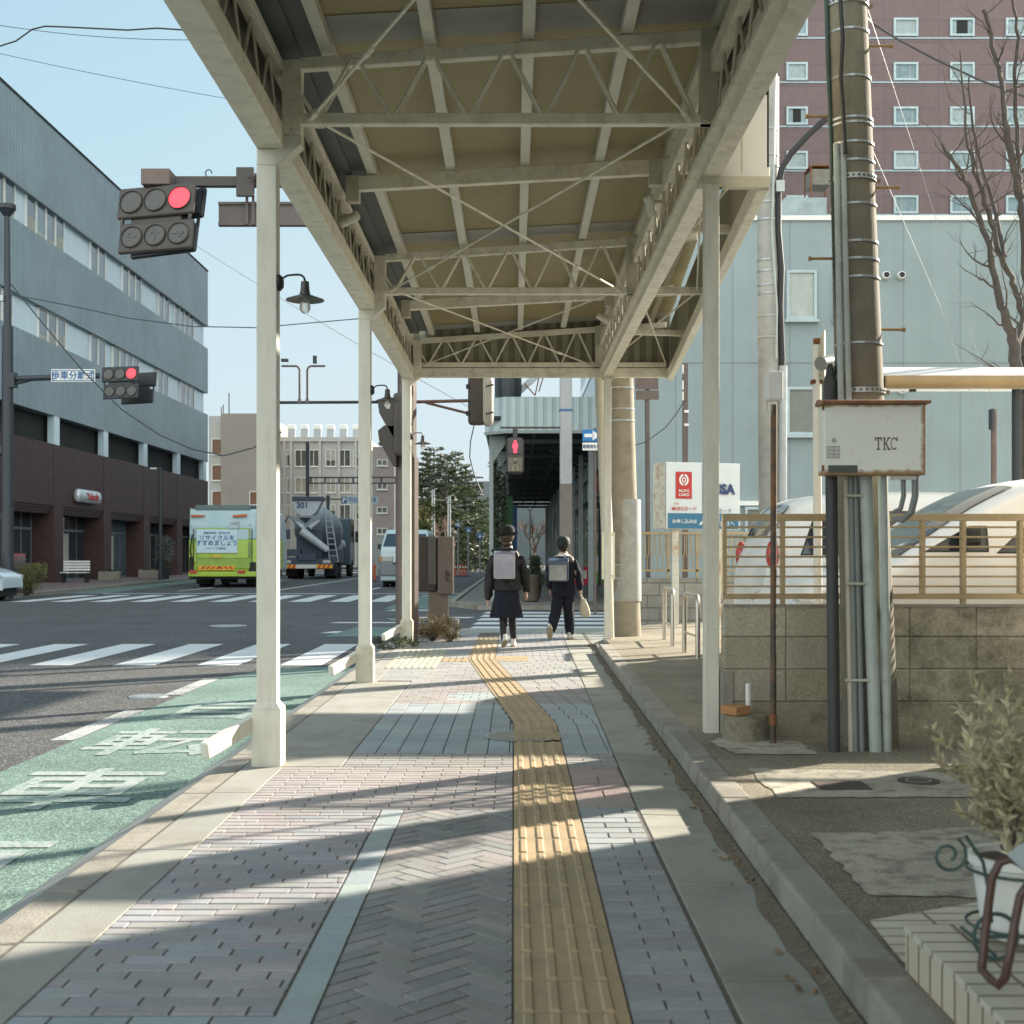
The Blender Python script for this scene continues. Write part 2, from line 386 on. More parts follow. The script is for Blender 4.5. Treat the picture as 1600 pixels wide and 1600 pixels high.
m_brick = tint_mat('laid_bricks')
m_dirt = M('gutter_dirt', (.17,.145,.105), .95, var=.35, scale=35, bump=.8, bscale=220, fine=.35)
m_patch = M('worn_concrete_patch', (.46,.43,.35), .9, var=.18, scale=2, bump=.7, bscale=90, stain=(.17,.155,.125), stain_amt=.75, stain_scale=9, fine=.2)

b = B().sheet([(-600,-60),(600,-60),(600,1500),(-600,1500)], -.16); struct('ground', b, m_far)
RE = -1.77                                   # road edge at our kerb
b = B().sheet([(-14.2,-12),(RE,-12),(RE,19.2),(-1.3,20.3),(12,20.3),(12,29.2),(-.6,29.2),(-1.5,30.6),(-1.5,140),(-17.6,140),(-17.0,78),(-14.6,39),(-16,36.5),(-40,35.5),(-40,18),(-14.2,18)], ROAD)
struct('road', b, m_road)
b = B().sheet([(-14.2,-12),(-14.2,18),(-40,18),(-40,-12)], -.11); struct('opposite_pavement', b, m_conc)
# worn lighter wheel tracks are in the noise; gutter with grooves
b = B()
for i in range(32):
    y0 = -1 + i*.6
    if y0 > 18.2: break
    b.prism([(RE,-.16),(RE+.15,-.16),(RE+.15,-.014),(RE,-.088)], 1, y0, y0+.596)
m_gut = clad_mat('gutter_channel_concrete', (.36,.37,.355), 'x', .045, .8, var=.18, rough=.85, seam=.55)
struct('road_gutter', b, m_gut)
# kerb stones on the road side: lowered between y 4 and 11
b = B(); y = -1.0
while y < 19:
    b.box(RE+.155, RE+.30, y, y+.594, -.2, -.004); y += .6
struct('road_kerb', b, m_kerb, bevel=.012)
b = B(); y = -1.0; k = 0
for ya, yb, xr, st_ in ((-1.0,6.95,-1.252,1.2),(6.954,11.6,-.94,2.33),(11.604,18.6,-1.252,1.2)):
    y = ya
    while y < yb - .05:
        b.box(RE+.304, xr, y, min(y+st_-.004, yb), -.2, 0.0); y += st_
struct('kerbside_concrete_strip', b, m_conc, bevel=.004, seg=1)
# walkway base
b = B().sheet([(-1.5,-2),(.62,-2),(.72,19.0),(-1.5,19.0)], -.0045); struct('walkway_bedding', b, m_mort)

def jit(c, a=.10):
    k = 1 + rnd.uniform(-a, a); return tuple(min(max(x*k*(1+rnd.uniform(-.03,.03)), 0), 1) for x in c)
BLUE, PINK, GREY, PALE, BUFF = (.30,.315,.335), (.345,.295,.28), (.275,.28,.28), (.32,.37,.38), (.32,.30,.28)
def xr_edge(y): return .55 + (y-5.8)*.0105 if y > 5.8 else .55
def piece(b, x0, x1, y0, y1, c, g=.004, h=.0, gy=.009):
    if x1-x0 < .012 or y1-y0 < .012: return
    z = h + rnd.uniform(-.0008,.0008); q = .002
    if y1-y0 > .12: gy = g
    vs = [(x0+g/2,y0+gy/2,z-.006),(x1-g/2,y0+gy/2,z-.006),(x1-g/2,y1-gy/2,z-.006),(x0+g/2,y1-gy/2,z-.006),
          (x0+g/2+q,y0+gy/2+q,z),(x1-g/2-q,y0+gy/2+q,z),(x1-g/2-q,y1-gy/2-q,z),(x0+g/2+q,y1-gy/2-q,z)]
    b.c = c; b.add(vs, [(4,5,6,7),(0,1,5,4),(1,2,6,5),(2,3,7,6),(3,0,4,7)])
def running(b, x0, x1, y0, y1, cf, bw=.193, bh=.068, off=.5, vj=.0, third=False):
    y = y0; k = 0
    while y < y1 - .01:
        ye = min(y+bh, y1); x = x0 - (bw*off if k % 2 else 0) - (bw*.25*((k//2) % 2) if third else 0)
        while x < x1:
            a, c = max(x, x0), min(x+bw, x1); xc, yc = (a+c)/2, (y+ye)/2
            if c > a + .01: piece(b, a+vj/2, c-vj/2, y, ye, jit(cf(xc, yc)))
            x += bw
        y += bh; k += 1
def mixc(a, c, t): return tuple(p*(1-t)+q*t for p, q in zip(a, c))
bk = B()
def c_left(x, y):
    if y > 5.25 and x < -.95: return mixc(BLUE, PINK, .6)
    return mixc(mixc(BLUE, GREY, rnd.random()*.7), PINK, .35 if rnd.random() < .3 else .08)
def strip_x(y): return -.585 - .034*(y-3.14)
# left brick field follows the slightly skewed border strip
y = 3.2
running(bk, -1.25, -.60, 3.2, 5.78, c_left, third=True)
b2 = bk
# pale border strip (two courses of square pale tiles)
yy = 1.2
while yy < 5.76:
    piece(bk, -.597, -.497, yy, min(yy+.193, 5.78), jit(PALE, .05)); yy += .193
running(bk, -1.25, -.497, 2.995, 3.2, lambda x, y: mixc(PALE, BLUE, .15), bw=.20, bh=.10)
running(bk, -1.25, -.60, 1.0, 2.995, c_left, third=True)
# pink cross band, greenish band, pale blue field, pink band, grey field
running(bk, -1.25, -.004, 5.78, 6.95, lambda x, y: mixc(PINK, BLUE, .25+rnd.random()*.25), vj=.001)
running(bk, .292, .56, 5.85, 6.95, lambda x, y: mixc(PINK, (.36,.27,.235), .55), vj=.001, bw=.28, bh=.2)
running(bk, -.935, -.004, 6.95, 7.42, lambda x, y: mixc(GREY, BUFF, .4), vj=.001)
running(bk, .292, .57, 6.95, 7.42, lambda x, y: mixc(GREY, BUFF, .4), vj=.001)
def diag(y): return 0 if y < 8.75 else -.5*min((y-8.75)/5.35, 1)
def field(y0, y1, cf, bw, bh, off=0, vj=.0005, xl=None):
    y = y0; k = 0
    while y < y1-.01:
        ye = min(y+bh, y1); sh = diag((y+ye)/2); left = xl if xl is not None else (-.935 if y < 11.6 else -1.25)
        for (a0, a1) in ((left, sh-.004), (sh+.292, xr_edge(y)+.01)):
            x = a0 - (bw*off if k % 2 else 0)
            if a0 > 0: x = a0
            while x < a1 - .008:
                p, q = max(x, a0), min(x+bw, a1)
                piece(bk, p+vj/2, q-vj/2, y, ye, jit(cf((p+q)/2, (y+ye)/2), .06)); x += bw
        y += bh; k += 1
field(7.42, 9.9, lambda x, y: mixc(PALE, BLUE, .35), .13, .26, 0)
field(9.9, 11.2, lambda x, y: mixc(mixc(PINK, GREY, .6), PALE, 1 if (10.1 < y < 10.7 and -.5 < x < -.1) else 0), .13, .13, .5)
field(11.2, 18.9, lambda x, y: mixc(mixc(GREY, PALE, .3), PINK, .28), .17, .17, .5)
# right of the guide strip
running(bk, .292, .55, 1.0, 4.9, lambda x, y: mixc(BLUE, GREY, .6), bw=.193, bh=.068, vj=.001)
running(bk, .292, .55, 4.9, 5.85, lambda x, y: mixc(GREY, PALE, .4), bw=.193, bh=.1, vj=.001)
struct('brick_paving', bk, m_brick)
# herringbone: real bricks at 45 degrees, cut to the field
hb = B(); L, W_ = .193, .0643
bmh = bmesh.new(); cl = bmh.loops.layers.color.new('tint')
ca = math.cos(R(45)); x0, x1, y0, y1 = -.493, -.006, 1.0, 5.776
n = 60
def rot45(x, y): return ((x - y)*ca - .25, (x + y)*ca + 3.3)
def hbrick(ax, ay, w_, h_):
    g = .0025; pts = [(ax+g, ay+g), (ax+w_-g, ay+g), (ax+w_-g, ay+h_-g), (ax+g, ay+h_-g)]
    wp = [rot45(*p) for p in pts]
    if max(p[0] for p in wp) < x0 or min(p[0] for p in wp) > x1 or max(p[1] for p in wp) < y0 or min(p[1] for p in wp) > y1: return
    c = jit(mixc(mixc(BLUE, (.22,.215,.20), .65), PINK, .3 if rnd.random() < .3 else 0), .10); q = .0025
    cx, cy = sum(p[0] for p in wp)/4, sum(p[1] for p in wp)/4; z = rnd.uniform(-.0012, .0012)
    lo = [bmh.verts.new((p[0], p[1], -.008)) for p in wp]
    hi = [bmh.verts.new((cx+(p[0]-cx)*(1-.03), cy+(p[1]-cy)*(1-.03), z)) for p in wp]
    fs = [bmh.faces.new(hi)] + [bmh.faces.new((lo[i], lo[(i+1)%4], hi[(i+1)%4], hi[i])) for i in range(4)]
    for f in fs:
        for l in f.loops: l[cl] = (*[v**(1/2.2) for v in c], 1)
# staircase units: each diagonal step k holds one horizontal and one vertical brick
for k in range(-32, 34):
    for j in range(-3, 4):
        ox = k*W_ + j*L; oy = k*W_ - j*L
        hbrick(ox, oy, L, W_); hbrick(ox, oy + W_, W_, L)
geo = lambda: list(bmh.verts)+list(bmh.edges)+list(bmh.faces)
for co, no in (((x0,0,0),(-1,0,0)), ((x1,0,0),(1,0,0)), ((0,y0,0),(0,-1,0)), ((0,y1,0),(0,1,0))):
    bmesh.ops.bisect_plane(bmh, geom=geo(), plane_co=co, plane_no=no, clear_outer=True)
me = bpy.data.meshes.new('herringbone_paving'); bmh.to_mesh(me); bmh.free(); me.materials.append(m_brick)
o = bpy.data.objects.new('herringbone_paving', me); C.objects.link(o); o['kind'] = 'structure'

# tactile guide strip
m_tac = M('ochre_tactile_block', (.39,.29,.165), .7, var=.10, scale=2.5, bump=.25, bscale=160, stain=(.27,.22,.15), stain_amt=.65, stain_scale=3, fine=.1)
m_tac2 = M('faded_tactile_block', (.40,.40,.33), .75, var=.12, scale=6, bump=.2, bscale=160, stain=(.36,.28,.14), stain_amt=.5)
b = B(); seg = .245
def gx(y): return diag(y)
y = 1.0
while y < 17.6:
    ye = y + seg
    if not (7.82 < y+seg/2 < 8.42):
        s0, s1 = gx(y), gx(ye)
        for (a, c, z0, z1, e) in [(0, .288, -.008, .002, .002)] + [(.022+i*.0675, .052+i*.0675, .002, .008, .016) for i in range(4)]:
            ya, yb = y + e/2, ye - e/2
            sa, sb = gx(ya), gx(yb)
            if z1 > .005:
                t = .006
                b.add([(sa+a,ya,z0),(sa+c,ya,z0),(sb+c,yb,z0),(sb+a,yb,z0),(sa+a+t,ya+t,z1),(sa+c-t,ya+t,z1),(sb+c-t,yb-t,z1),(sb+a+t,yb-t,z1)],
                      [(4,5,6,7),(0,1,5,4),(1,2,6,5),(2,3,7,6),(3,0,4,7)])
            else:
                b.add([(sa+a,ya,z1),(sa+c,ya,z1),(sb+c,yb,z1),(sb+a,yb,z1)], [(0,1,2,3)])
    y = ye
struct('tactile_guide_strip', b, m_tac)
b = B(); b.box(-1.33,-.80,12.95,15.5,-.008,.002)
for i in range(8):
    x = -1.31 + i*.067; b.box(x, x+.03, 12.97, 15.48, .002, .008)
struct('tactile_crossing_pad', b, m_tac2)
b = B(); b.box(-.796,-.505,13.75,14.3,-.008,.0035); b.box(-.205,.16,13.85,14.5,-.008,.0035)
for i in range(4):
    for j in range(9): b.lathe([(.012,.0035),(.008,.008)], (-.77+i*.07, 13.79+j*.06, 0), 8)
struct('tactile_warning_pad', b, m_tac)
# inset manhole in the strip
mh = thing('manhole_cover', 'round tile-filled manhole cover set into the ochre guide strip', 'manhole cover', (.07,8.12,0))
b = B()
for k in range(40):
    a0, a1 = 2*math.pi*k/40, 2*math.pi*(k+1)/40
    b.add([(.07+.235*math.cos(a0),8.12+.235*math.sin(a0),.004),(.07+.235*math.cos(a1),8.12+.235*math.sin(a1),.004),(.07+.255*math.cos(a1),8.12+.255*math.sin(a1),.004),(.07+.255*math.cos(a0),8.12+.255*math.sin(a0),.004)],[(0,1,2,3)])
obj('rim', b, galv, mh)
b = B(); b.c = (.36,.37,.36)
pts = [(.07+.235*math.cos(2*math.pi*k/40), 8.12+.235*math.sin(2*math.pi*k/40)) for k in range(40)]
b.sheet(pts, .003); obj('lid', b, m_slab, mh)
b = B()
for (ya, yb) in ((7.93,8.11),(8.13,8.31)):
    for i in range(4): b.box(.022+i*.0675, .052+i*.0675, ya, yb, .003, .0085)
    b.box(0.0,.288,ya,yb,.003,.0045)
obj('guide_bars', b, m_tac, mh)

# right-hand gutter slabs, dirt line, raised kerb, yard
b = B(); y = -.5; 
def kx(y): return .845 + .0115*max(y-3, 0)
while y < 18.8:
    ye = min(y + 1.19, 18.8)
    if y < 4: ye = y + .99
    b.add([(xr_edge(y)+.014,y,-.1),(kx(y)-.03,y,-.1),(kx(ye)-.03,ye,-.1),(xr_edge(ye)+.014,ye,-.1),(xr_edge(y)+.014,y,0),(kx(y)-.03,y,-.006),(kx(ye)-.03,ye,-.006),(xr_edge(ye)+.014,ye,0)],
          [(0,3,2,1),(4,5,6,7),(0,1,5,4),(1,2,6,5),(2,3,7,6),(3,0,4,7)]); y = ye + .006
struct('gutter_slab_row', b, m_slab, bevel=.004, seg=1)
b = B(); b.sheet([(.5,-1),(kx(0)+.03,-1),(kx(3)+.02,3),(kx(19)+.02,19),(kx(19)-.1,19),(kx(8)-.1,8),(.6,3)], -.0085)
struct('gutter_dirt_bed', b, m_dirt)
b = B()
for i in range(900):
    y = rnd.uniform(1.8, 16.5); x = kx(y) - .004 - abs(rnd.gauss(0, .018)); s_ = rnd.uniform(.003,.009)*(.7 if y > 8 else 1)
    b.obox((x, y, rnd.uniform(-.004,.004)), (s_*2, s_*1.5, s_), (rnd.random()*3, rnd.random()*3, rnd.random()*3))
for i in range(26):
    y = rnd.uniform(1.9, 9); x = kx(y) - .01 - abs(rnd.gauss(0,.05)); a = rnd.random()*6
    b.obox((x, y, .004), (.03,.014,.002), (rnd.uniform(-.4,.4), rnd.uniform(-.4,.4), a))
obj('gutter_litter', b, M('dry_leaf_litter', (.17,.12,.07), .9, var=.5, scale=25), kind='stuff')
# sag in the gutter edge: soil fillet along kerb foot
b = B(); y = 0
while y < 16.4:
    ye = y + .12; wf = lambda q: .028 + .012*math.sin(q*5.1) + .008*math.sin(q*13.7+1)
    b.add([(kx(y)-wf(y)-.02,y,-.004),(kx(y)+.004,y,.014),(kx(ye)+.004,ye,.014),(kx(ye)-wf(ye)-.02,ye,-.004)], [(0,1,2,3)]); y = ye
struct('gutter_soil', b, m_dirt)
b = B(); y = -.4
while y < 16.2:
    L_ = .595; ye = y + L_ - .006; j = rnd.uniform(-.002,.002)
    x, xe = kx(y)+j, kx(ye)+j
    zt = YARD - (0 if y < 15 else .06)
    b.add([(x,y,-.15),(x+.155,y,-.15),(xe+.155,ye,-.15),(xe,ye,-.15),(x+.02,y,zt),(x+.155,y,zt),(xe+.155,ye,zt),(xe+.02,ye,zt)],
          [(0,3,2,1),(4,5,6,7),(0,1,5,4),(1,2,6,5),(2,3,7,6),(3,0,4,7)]); y += L_
struct('raised_kerb', b, m_kerb, bevel=.014, seg=3)
b = B().sheet([(kx(0)+.15,-6),(60,-6),(60,60),(2.4,60),(2.4,20.0),(1.6,18.6),(kx(16.5)+.15,16.6),(kx(10)+.15,10),(kx(3)+.15,3),(kx(0)+.15,0)], YARD-.004)
struct('yard_ground', b, m_yard)
struct('side_street_pavement', B().sheet([(.74,16.0),(12,16.0),(12,20.28),(-1.28,20.28),(-1.5,19.002),(.74,19.002)], -.012), m_conc)
# concrete patches in the yard
def edgepoly(pts, amp=.015, step=.06):
    out = []
    for i, p in enumerate(pts):
        q = pts[(i+1) % len(pts)]; d = math.dist(p, q); n_ = max(1, int(d/step))
        for k in range(n_):
            t = k/n_; out.append((p[0]+(q[0]-p[0])*t + (rnd.uniform(-amp,amp) if k else 0), p[1]+(q[1]-p[1])*t + (rnd.uniform(-amp,amp) if k else 0)))
    return out
b = B(); b.sheet(edgepoly([(1.14,5.55),(2.2,5.55),(3.6,5.7),(3.6,6.25),(2.0,6.2),(1.16,6.3)]), YARD)
b.sheet(edgepoly([(1.10,3.95),(2.6,3.85),(2.6,4.9),(1.9,4.98),(1.5,4.86),(1.12,4.84)], .012), YARD)
b.sheet(edgepoly([(1.16,6.75),(1.6,6.75),(1.6,7.2),(1.25,7.45),(1.1,7.2)]), YARD)
struct('yard_concrete_patch', b, m_patch)
m_tile = brick_mat('cream_step_tile', (.55,.52,.43), (.60,.57,.47), (.22,.17,.12), 'xy', .30, .075, .006, 0, .45, .6, .08)
m_tilev = brick_mat('cream_step_tile_side', (.52,.46,.35), (.58,.51,.39), (.20,.12,.08), 'yz', .085, .11, .006, 0, .45, .6, .1)
b = B(); b.sheet([(1.005,3.36),(1.02,3.68),(1.5,3.92),(3.2,3.95),(3.2,3.36)], YARD)
b.sheet([(1.005,1.5),(1.005,3.355),(1.0701,3.355),(1.0701,1.5)], YARD)
struct('tiled_apron', b, m_tile)
# ================================================================ ROAD MARKINGS
m_line = worn_paint('worn_white_marking', (.52,.545,.55), (.11,.115,.115), .30, 26)
m_line2 = worn_paint('very_worn_white_marking', (.40,.41,.41), (.12,.125,.125), .80, 40)
m_green = asphalt('green_lane_surface', (.14,.215,.19), patch=.25, sc_=110, hi=1.6)
m_gline = worn_paint('worn_lane_lettering', (.33,.37,.355), (.14,.215,.19), .80, 24)
zr = ROAD + .004
b = B(); b.sheet([(-2.95,-3),(RE-.003,-3),(RE-.003,14.2),(-2.6,14.2),(-2.95,13.0)], zr); struct('green_cycle_lane', b, m_green)
b = B()
for y0, y1 in ((8.6,10.3),(11.4,12.9)): b.sheet([(-3.12,y0),(-2.96,y0),(-2.96,y1),(-3.12,y1)], zr)
struct('cycle_lane_edge_line', b, m_line2)
# lettering strokes painted in the lane (stretched characters)
b = B(); zl = zr + .004
m_glet = m_gline
def road_char(ch, x, y, size, sy):
    cu = bpy.data.curves.new('txt', 'FONT'); cu.body = ch; cu.size = size; cu.align_x = 'CENTER'; cu.align_y = 'CENTER'; cu.offset = .012; cu.resolution_u = 2
    to = bpy.data.objects.new('txt', cu); C.objects.link(to); bpy.context.view_layer.update()
    me = bpy.data.meshes.new_from_object(to.evaluated_get(bpy.context.evaluated_depsgraph_get())); bpy.data.objects.remove(to)
    me.transform(Matrix.Diagonal((1, sy, 1, 1))); me.materials.clear(); me.materials.append(m_gline)
    o = bpy.data.objects.new('lane_character', me); C.objects.link(o); o.location = (x, y, zl); o['kind'] = 'structure'
for ch, y in (('専',4.95),('車',6.75),('転',8.45),('自',10.2)): road_char(ch, -2.36, y, .88, 1.45)
# near zebra
b = B(); px0 = [(-86+131*i) for i in range(-3, 5)]
for i, pxx in enumerate(px0):
    x = (pxx + 131 - 803)*14.45/FPX
    b.sheet([(x,14.45),(x+.46,14.45),(x+.46,17.9),(x,17.9)], zr)
x0z = X(45, 14.45)
b2 = B()
for i in range(-6, 4):
    x = x0z + i*.945
    if x + .47 < RE - .05: b2.sheet([(x,14.45),(x+.47,14.45),(x+.47,17.9),(x,17.9)], zr)
struct('near_crosswalk', b2, m_line)
b = B(); b.sheet([(-2.9,11.9),(-1.85,11.9),(-1.85,12.9),(-2.4,12.9)], zr)
# far zebra across the main road
b = B()
for i in range(-9, 9):
    x = -6.0 + i*1.06
    if -14.2 < x < -.9: b.sheet([(x,34.0),(x+.56,34.0),(x+.56,39.6),(x,39.6)], zr)
struct('far_crosswalk', b, m_line)
# side-street zebra, bars across
b = B()
for i in range(5):
    y = 21.5 + i*1.42; b.sheet([(-.78+.03*i,y),(3.4,y),(3.4,y+.82),(-.70+.03*i,y+.82)], zr)
struct('side_street_crosswalk', b, m_line)
b = B(); b.sheet([(-14,41),(-1.6,41),(-1.6,41.4),(-14,41.4)], zr)
for y0 in range(44, 130, 9): b.sheet([(-5.2,y0),(-5.05,y0),(-5.05,y0+5),(-5.2,y0+5)], zr); b.sheet([(-11.6,y0),(-11.45,y0),(-11.45,y0+5),(-11.6,y0+5)], zr)
b.sheet([(-8.4,41.5),(-8.25,41.5),(-8.25,130),(-8.4,130)], zr)
for (x, y, w_, h) in ((-3.1,20.4,.9,.5),(-2.6,21.6,1.0,.4),(-3.4,23.4,1.6,.35),(-2.2,25.2,1.3,.5),(-2.9,28.6,1.2,.5)): b.sheet([(x,y),(x+w_,y),(x+w_*1.1,y+h),(x+.15,y+h)], zr)
struct('road_lines', b, m_line)
b = B(); b.sheet([(-2.9,19.4),(-1.75,19.7),(-1.6,22.0),(-2.7,22.0)], zr+.002); b.sheet([(-3.0,29.4),(-1.6,29.4),(-1.6,39),(-3.0,39)], zr+.002); b.sheet([(-2.3,24.0),(-1.2,24.0),(-1.2,25.0),(-2.5,25.0)], zr+.008)
struct('green_junction_marking', b, m_green)
b = B(); b.sheet([(-14.5,41),(-13.2,41),(-15.9,76),(-17.0,76)], zr+.002); struct('opposite_green_lane', b, m_green)
for (px, py, r, lb) in ((357,978,.32,'pale round manhole cover out in the shaded road'), (232,1089,.17,'small round cover in the road beside the green lane')):
    c = G(px, py, ROAD); m_ = thing('road_manhole', lb, 'manhole cover', tuple(c))
    b = B().lathe([(r,.0),(r,.007)], c, 32); obj('frame', b, galv, m_)
    b = B().lathe([(r*.86,.004),(r*.86,.010)], c, 32)
    for i in range(-3, 4):
        hw = math.sqrt(max(0,(r*.8)**2-(i*r*.2)**2)); b.box(c.x-hw, c.x+hw, c.y+i*r*.2-.012, c.y+i*r*.2+.012, c.z+.010, c.z+.014)
    obj('lid', b, M('cover_iron', (.30,.33,.34), .45, .3), m_)

# ================================================================ CANOPY
CY = [7.03, 11.6, 16.1]; ZB = 3.33
PXL, GX0, GX1 = -1.35, -1.404, -1.254          # left post centre, gutter beam
TRX = [-.40]; Y_END = 16.12; Y_BACK = -2.2
can = thing('arcade_canopy', 'cream steel walkway canopy with truss frames over the brick pavement', 'canopy', (0,11,0))
m_roof, nt_, p_ = new_mat('olive_corrugated_sheet')
tc_ = nt_.nodes.new('ShaderNodeTexCoord').outputs['Object']; sp_ = nt_.nodes.new('ShaderNodeSeparateXYZ'); nt_.links.new(tc_, sp_.inputs[0])
mm_ = nt_.nodes.new('ShaderNodeMath'); mm_.operation = 'MULTIPLY'; nt_.links.new(sp_.outputs[1], mm_.inputs[0]); mm_.inputs[1].default_value = 2*math.pi/.032
sn_ = nt_.nodes.new('ShaderNodeMath'); sn_.operation = 'SINE'; nt_.links.new(mm_.outputs[0], sn_.inputs[0])
n_ = nz(nt_, 2.5, 6, tc_, .7)
c_ = ramp(nt_, n_.outputs[0], [(.3, (.235,.20,.095)), (.7, (.255,.22,.108))]).outputs[0]
c_ = mix(nt_, 1, c_, ramp(nt_, sn_.outputs[0], [(0, (.94,.94,.94)), (.8, (1.02,1.02,1.02))]).outputs[0], 'MULTIPLY')
nt_.links.new(c_, p_.inputs['Base Color']); p_.inputs['Roughness'].default_value = .5
bp_ = nt_.nodes.new('ShaderNodeBump'); bp_.inputs['Strength'].default_value = .3; bp_.inputs['Distance'].default_value = .006
nt_.links.new(sn_.outputs[0], bp_.inputs['Height']); nt_.links.new(bp_.outputs[0], p_.inputs['Normal'])
tr_ = nt_.nodes.new('ShaderNodeBsdfTranslucent'); nt_.links.new(c_, tr_.inputs[0]); ms_ = nt_.nodes.new('ShaderNodeMixShader'); ms_.inputs[0].default_value = .03
nt_.links.new(p_.outputs[0], ms_.inputs[1]); nt_.links.new(tr_.outputs[0], ms_.inputs[2]); nt_.links.new(ms_.outputs[0], nt_.nodes['Material Output'].inputs[0])
def ZR(x): return 3.86 + (x + 1.2)*.055      # underside of roof structure rises to the right
def XE(y): return 1.225 + .06 if y < 7.72 else 1.50 + (y-7.89)*.0566
# roof sheets
b = B()
b.add([(-1.10,Y_BACK,ZR(-1.1)+.075),(1.30,Y_BACK,ZR(1.3)+.075),(1.30,7.65,ZR(1.3)+.075),(-1.10,7.65,ZR(-1.1)+.075)],[(0,1,2,3)])
b.add([(-1.10,7.65,ZR(-1.1)+.075),(XE(7.8),7.65,ZR(XE(7.8))+.075),(XE(Y_END),Y_END,ZR(XE(Y_END))+.075),(-1.10,Y_END,ZR(-1.1)+.075)],[(0,1,2,3)])
obj('roof_sheet', b, m_roof, can)
m_grey = M('grey_flashing', (.30,.295,.27), .6, var=.1)
for t in CY + [2.45]:
    for y0, y1 in ((t-.30, t+.05),): b = B(); b.add([(-1.09,y0,ZR(-1.1)+.068),(XE(t-.3)-.06,y0,ZR(XE(t))+.068),(XE(t-.3)-.06,y1,ZR(XE(t))+.068),(-1.09,y1,ZR(-1.1)+.068)],[(0,1,2,3)]); obj('flashing', b, m_grey, can)
b = B().box(-1.30,-1.02,Y_BACK,Y_END-.1,3.905,3.915); b.box(GX0+.031,-1.18,Y_BACK,Y_END-.1,3.875,3.885); obj('valley_plate', b, M('blue_grey_valley_plate', (.13,.15,.15), .6), can)
# purlins
for px in (-1.03, -.46, .08, .62, 1.12):
    b = B(); z = ZR(px); b.box(px-.034, px+.034, Y_BACK, Y_END-.04, z, z+.07); obj('purlin', b, cream if px < 1 else creamd, can, bevel=.004, seg=1)
b = B(); b.bar((1.42,7.8,ZR(1.45)+.03),(1.72,Y_END-.04,ZR(1.75)+.03),.06,.06); obj('purlin', b, creamd, can, bevel=.004, seg=1)
# side girders: box gutter, lattice, top chord
def lattice(b, p0, p1, z0, z1, nb, r=.0075):
    """zigzag rod between chords, doubled like a bent bar"""
    p0, p1 = Vector(p0), Vector(p1)
    pts = []
    for i in range(2*nb+1):
        q = p0.lerp(p1, i/(2*nb)); z = z0 if i % 2 == 0 else z1
        d = (p1-p0).normalized()*.014
        pts += [Vector((q.x,q.y,z)) - d, Vector((q.x,q.y,z)) + d]
    b.tube(pts, r, 6)
for side in (0, 1):
    gx0, gx1 = (GX0, GX1) if side == 0 else (1.115, 1.225)
    b = B(); zb = ZB if side == 0 else ZB+.02
    b.box(gx0, gx1, Y_BACK, Y_END, zb, zb + (.09 if side == 0 else .085))
    if side: b.box(1.19, 1.235, Y_BACK, 7.62, zb+.06, zb+.42)
    obj('gutter_beam' if side == 0 else 'edge_beam', b, creamb, can, bevel=.006)
    xi = -1.292 if side == 0 else 1.105
    b = B(); b.box(xi-.03, xi+.035, Y_BACK, Y_END, ZB+.093 if side == 0 else ZB+.088, ZB+.13); obj('lower_chord', b, creamb, can, bevel=.003, seg=1)
    b = B(); b.box(xi-.03, xi+.035, Y_BACK, Y_END, 3.745, 3.80 if side == 0 else 3.86); obj('top_chord', b, creamb, can, bevel=.003, seg=1)
    b = B(); ys = [Y_BACK] + [2.45] + CY
    for a, c in zip(ys[:-1], ys[1:]): lattice(b, (xi,a+.06,0), (xi,c-.06,0), ZB+.125, 3.745, max(5, int((c-a)/.42)), .009)
    obj('side_lattice', b, creamd, can, smooth=True)
b = B().box(GX0+.012, GX0+.03, Y_BACK, Y_END, ZB+.092, 3.93); obj('gutter_upstand', b, M('dark_gutter_back', (.16,.15,.12), .7), can)  # gutter back is one dark tone behind the lattice
b = B().box(1.16, 1.188, Y_BACK, 7.6, ZB+.43, 4.03); obj('gutter_upstand', b, bpy.data.materials['dark_gutter_back'], can)
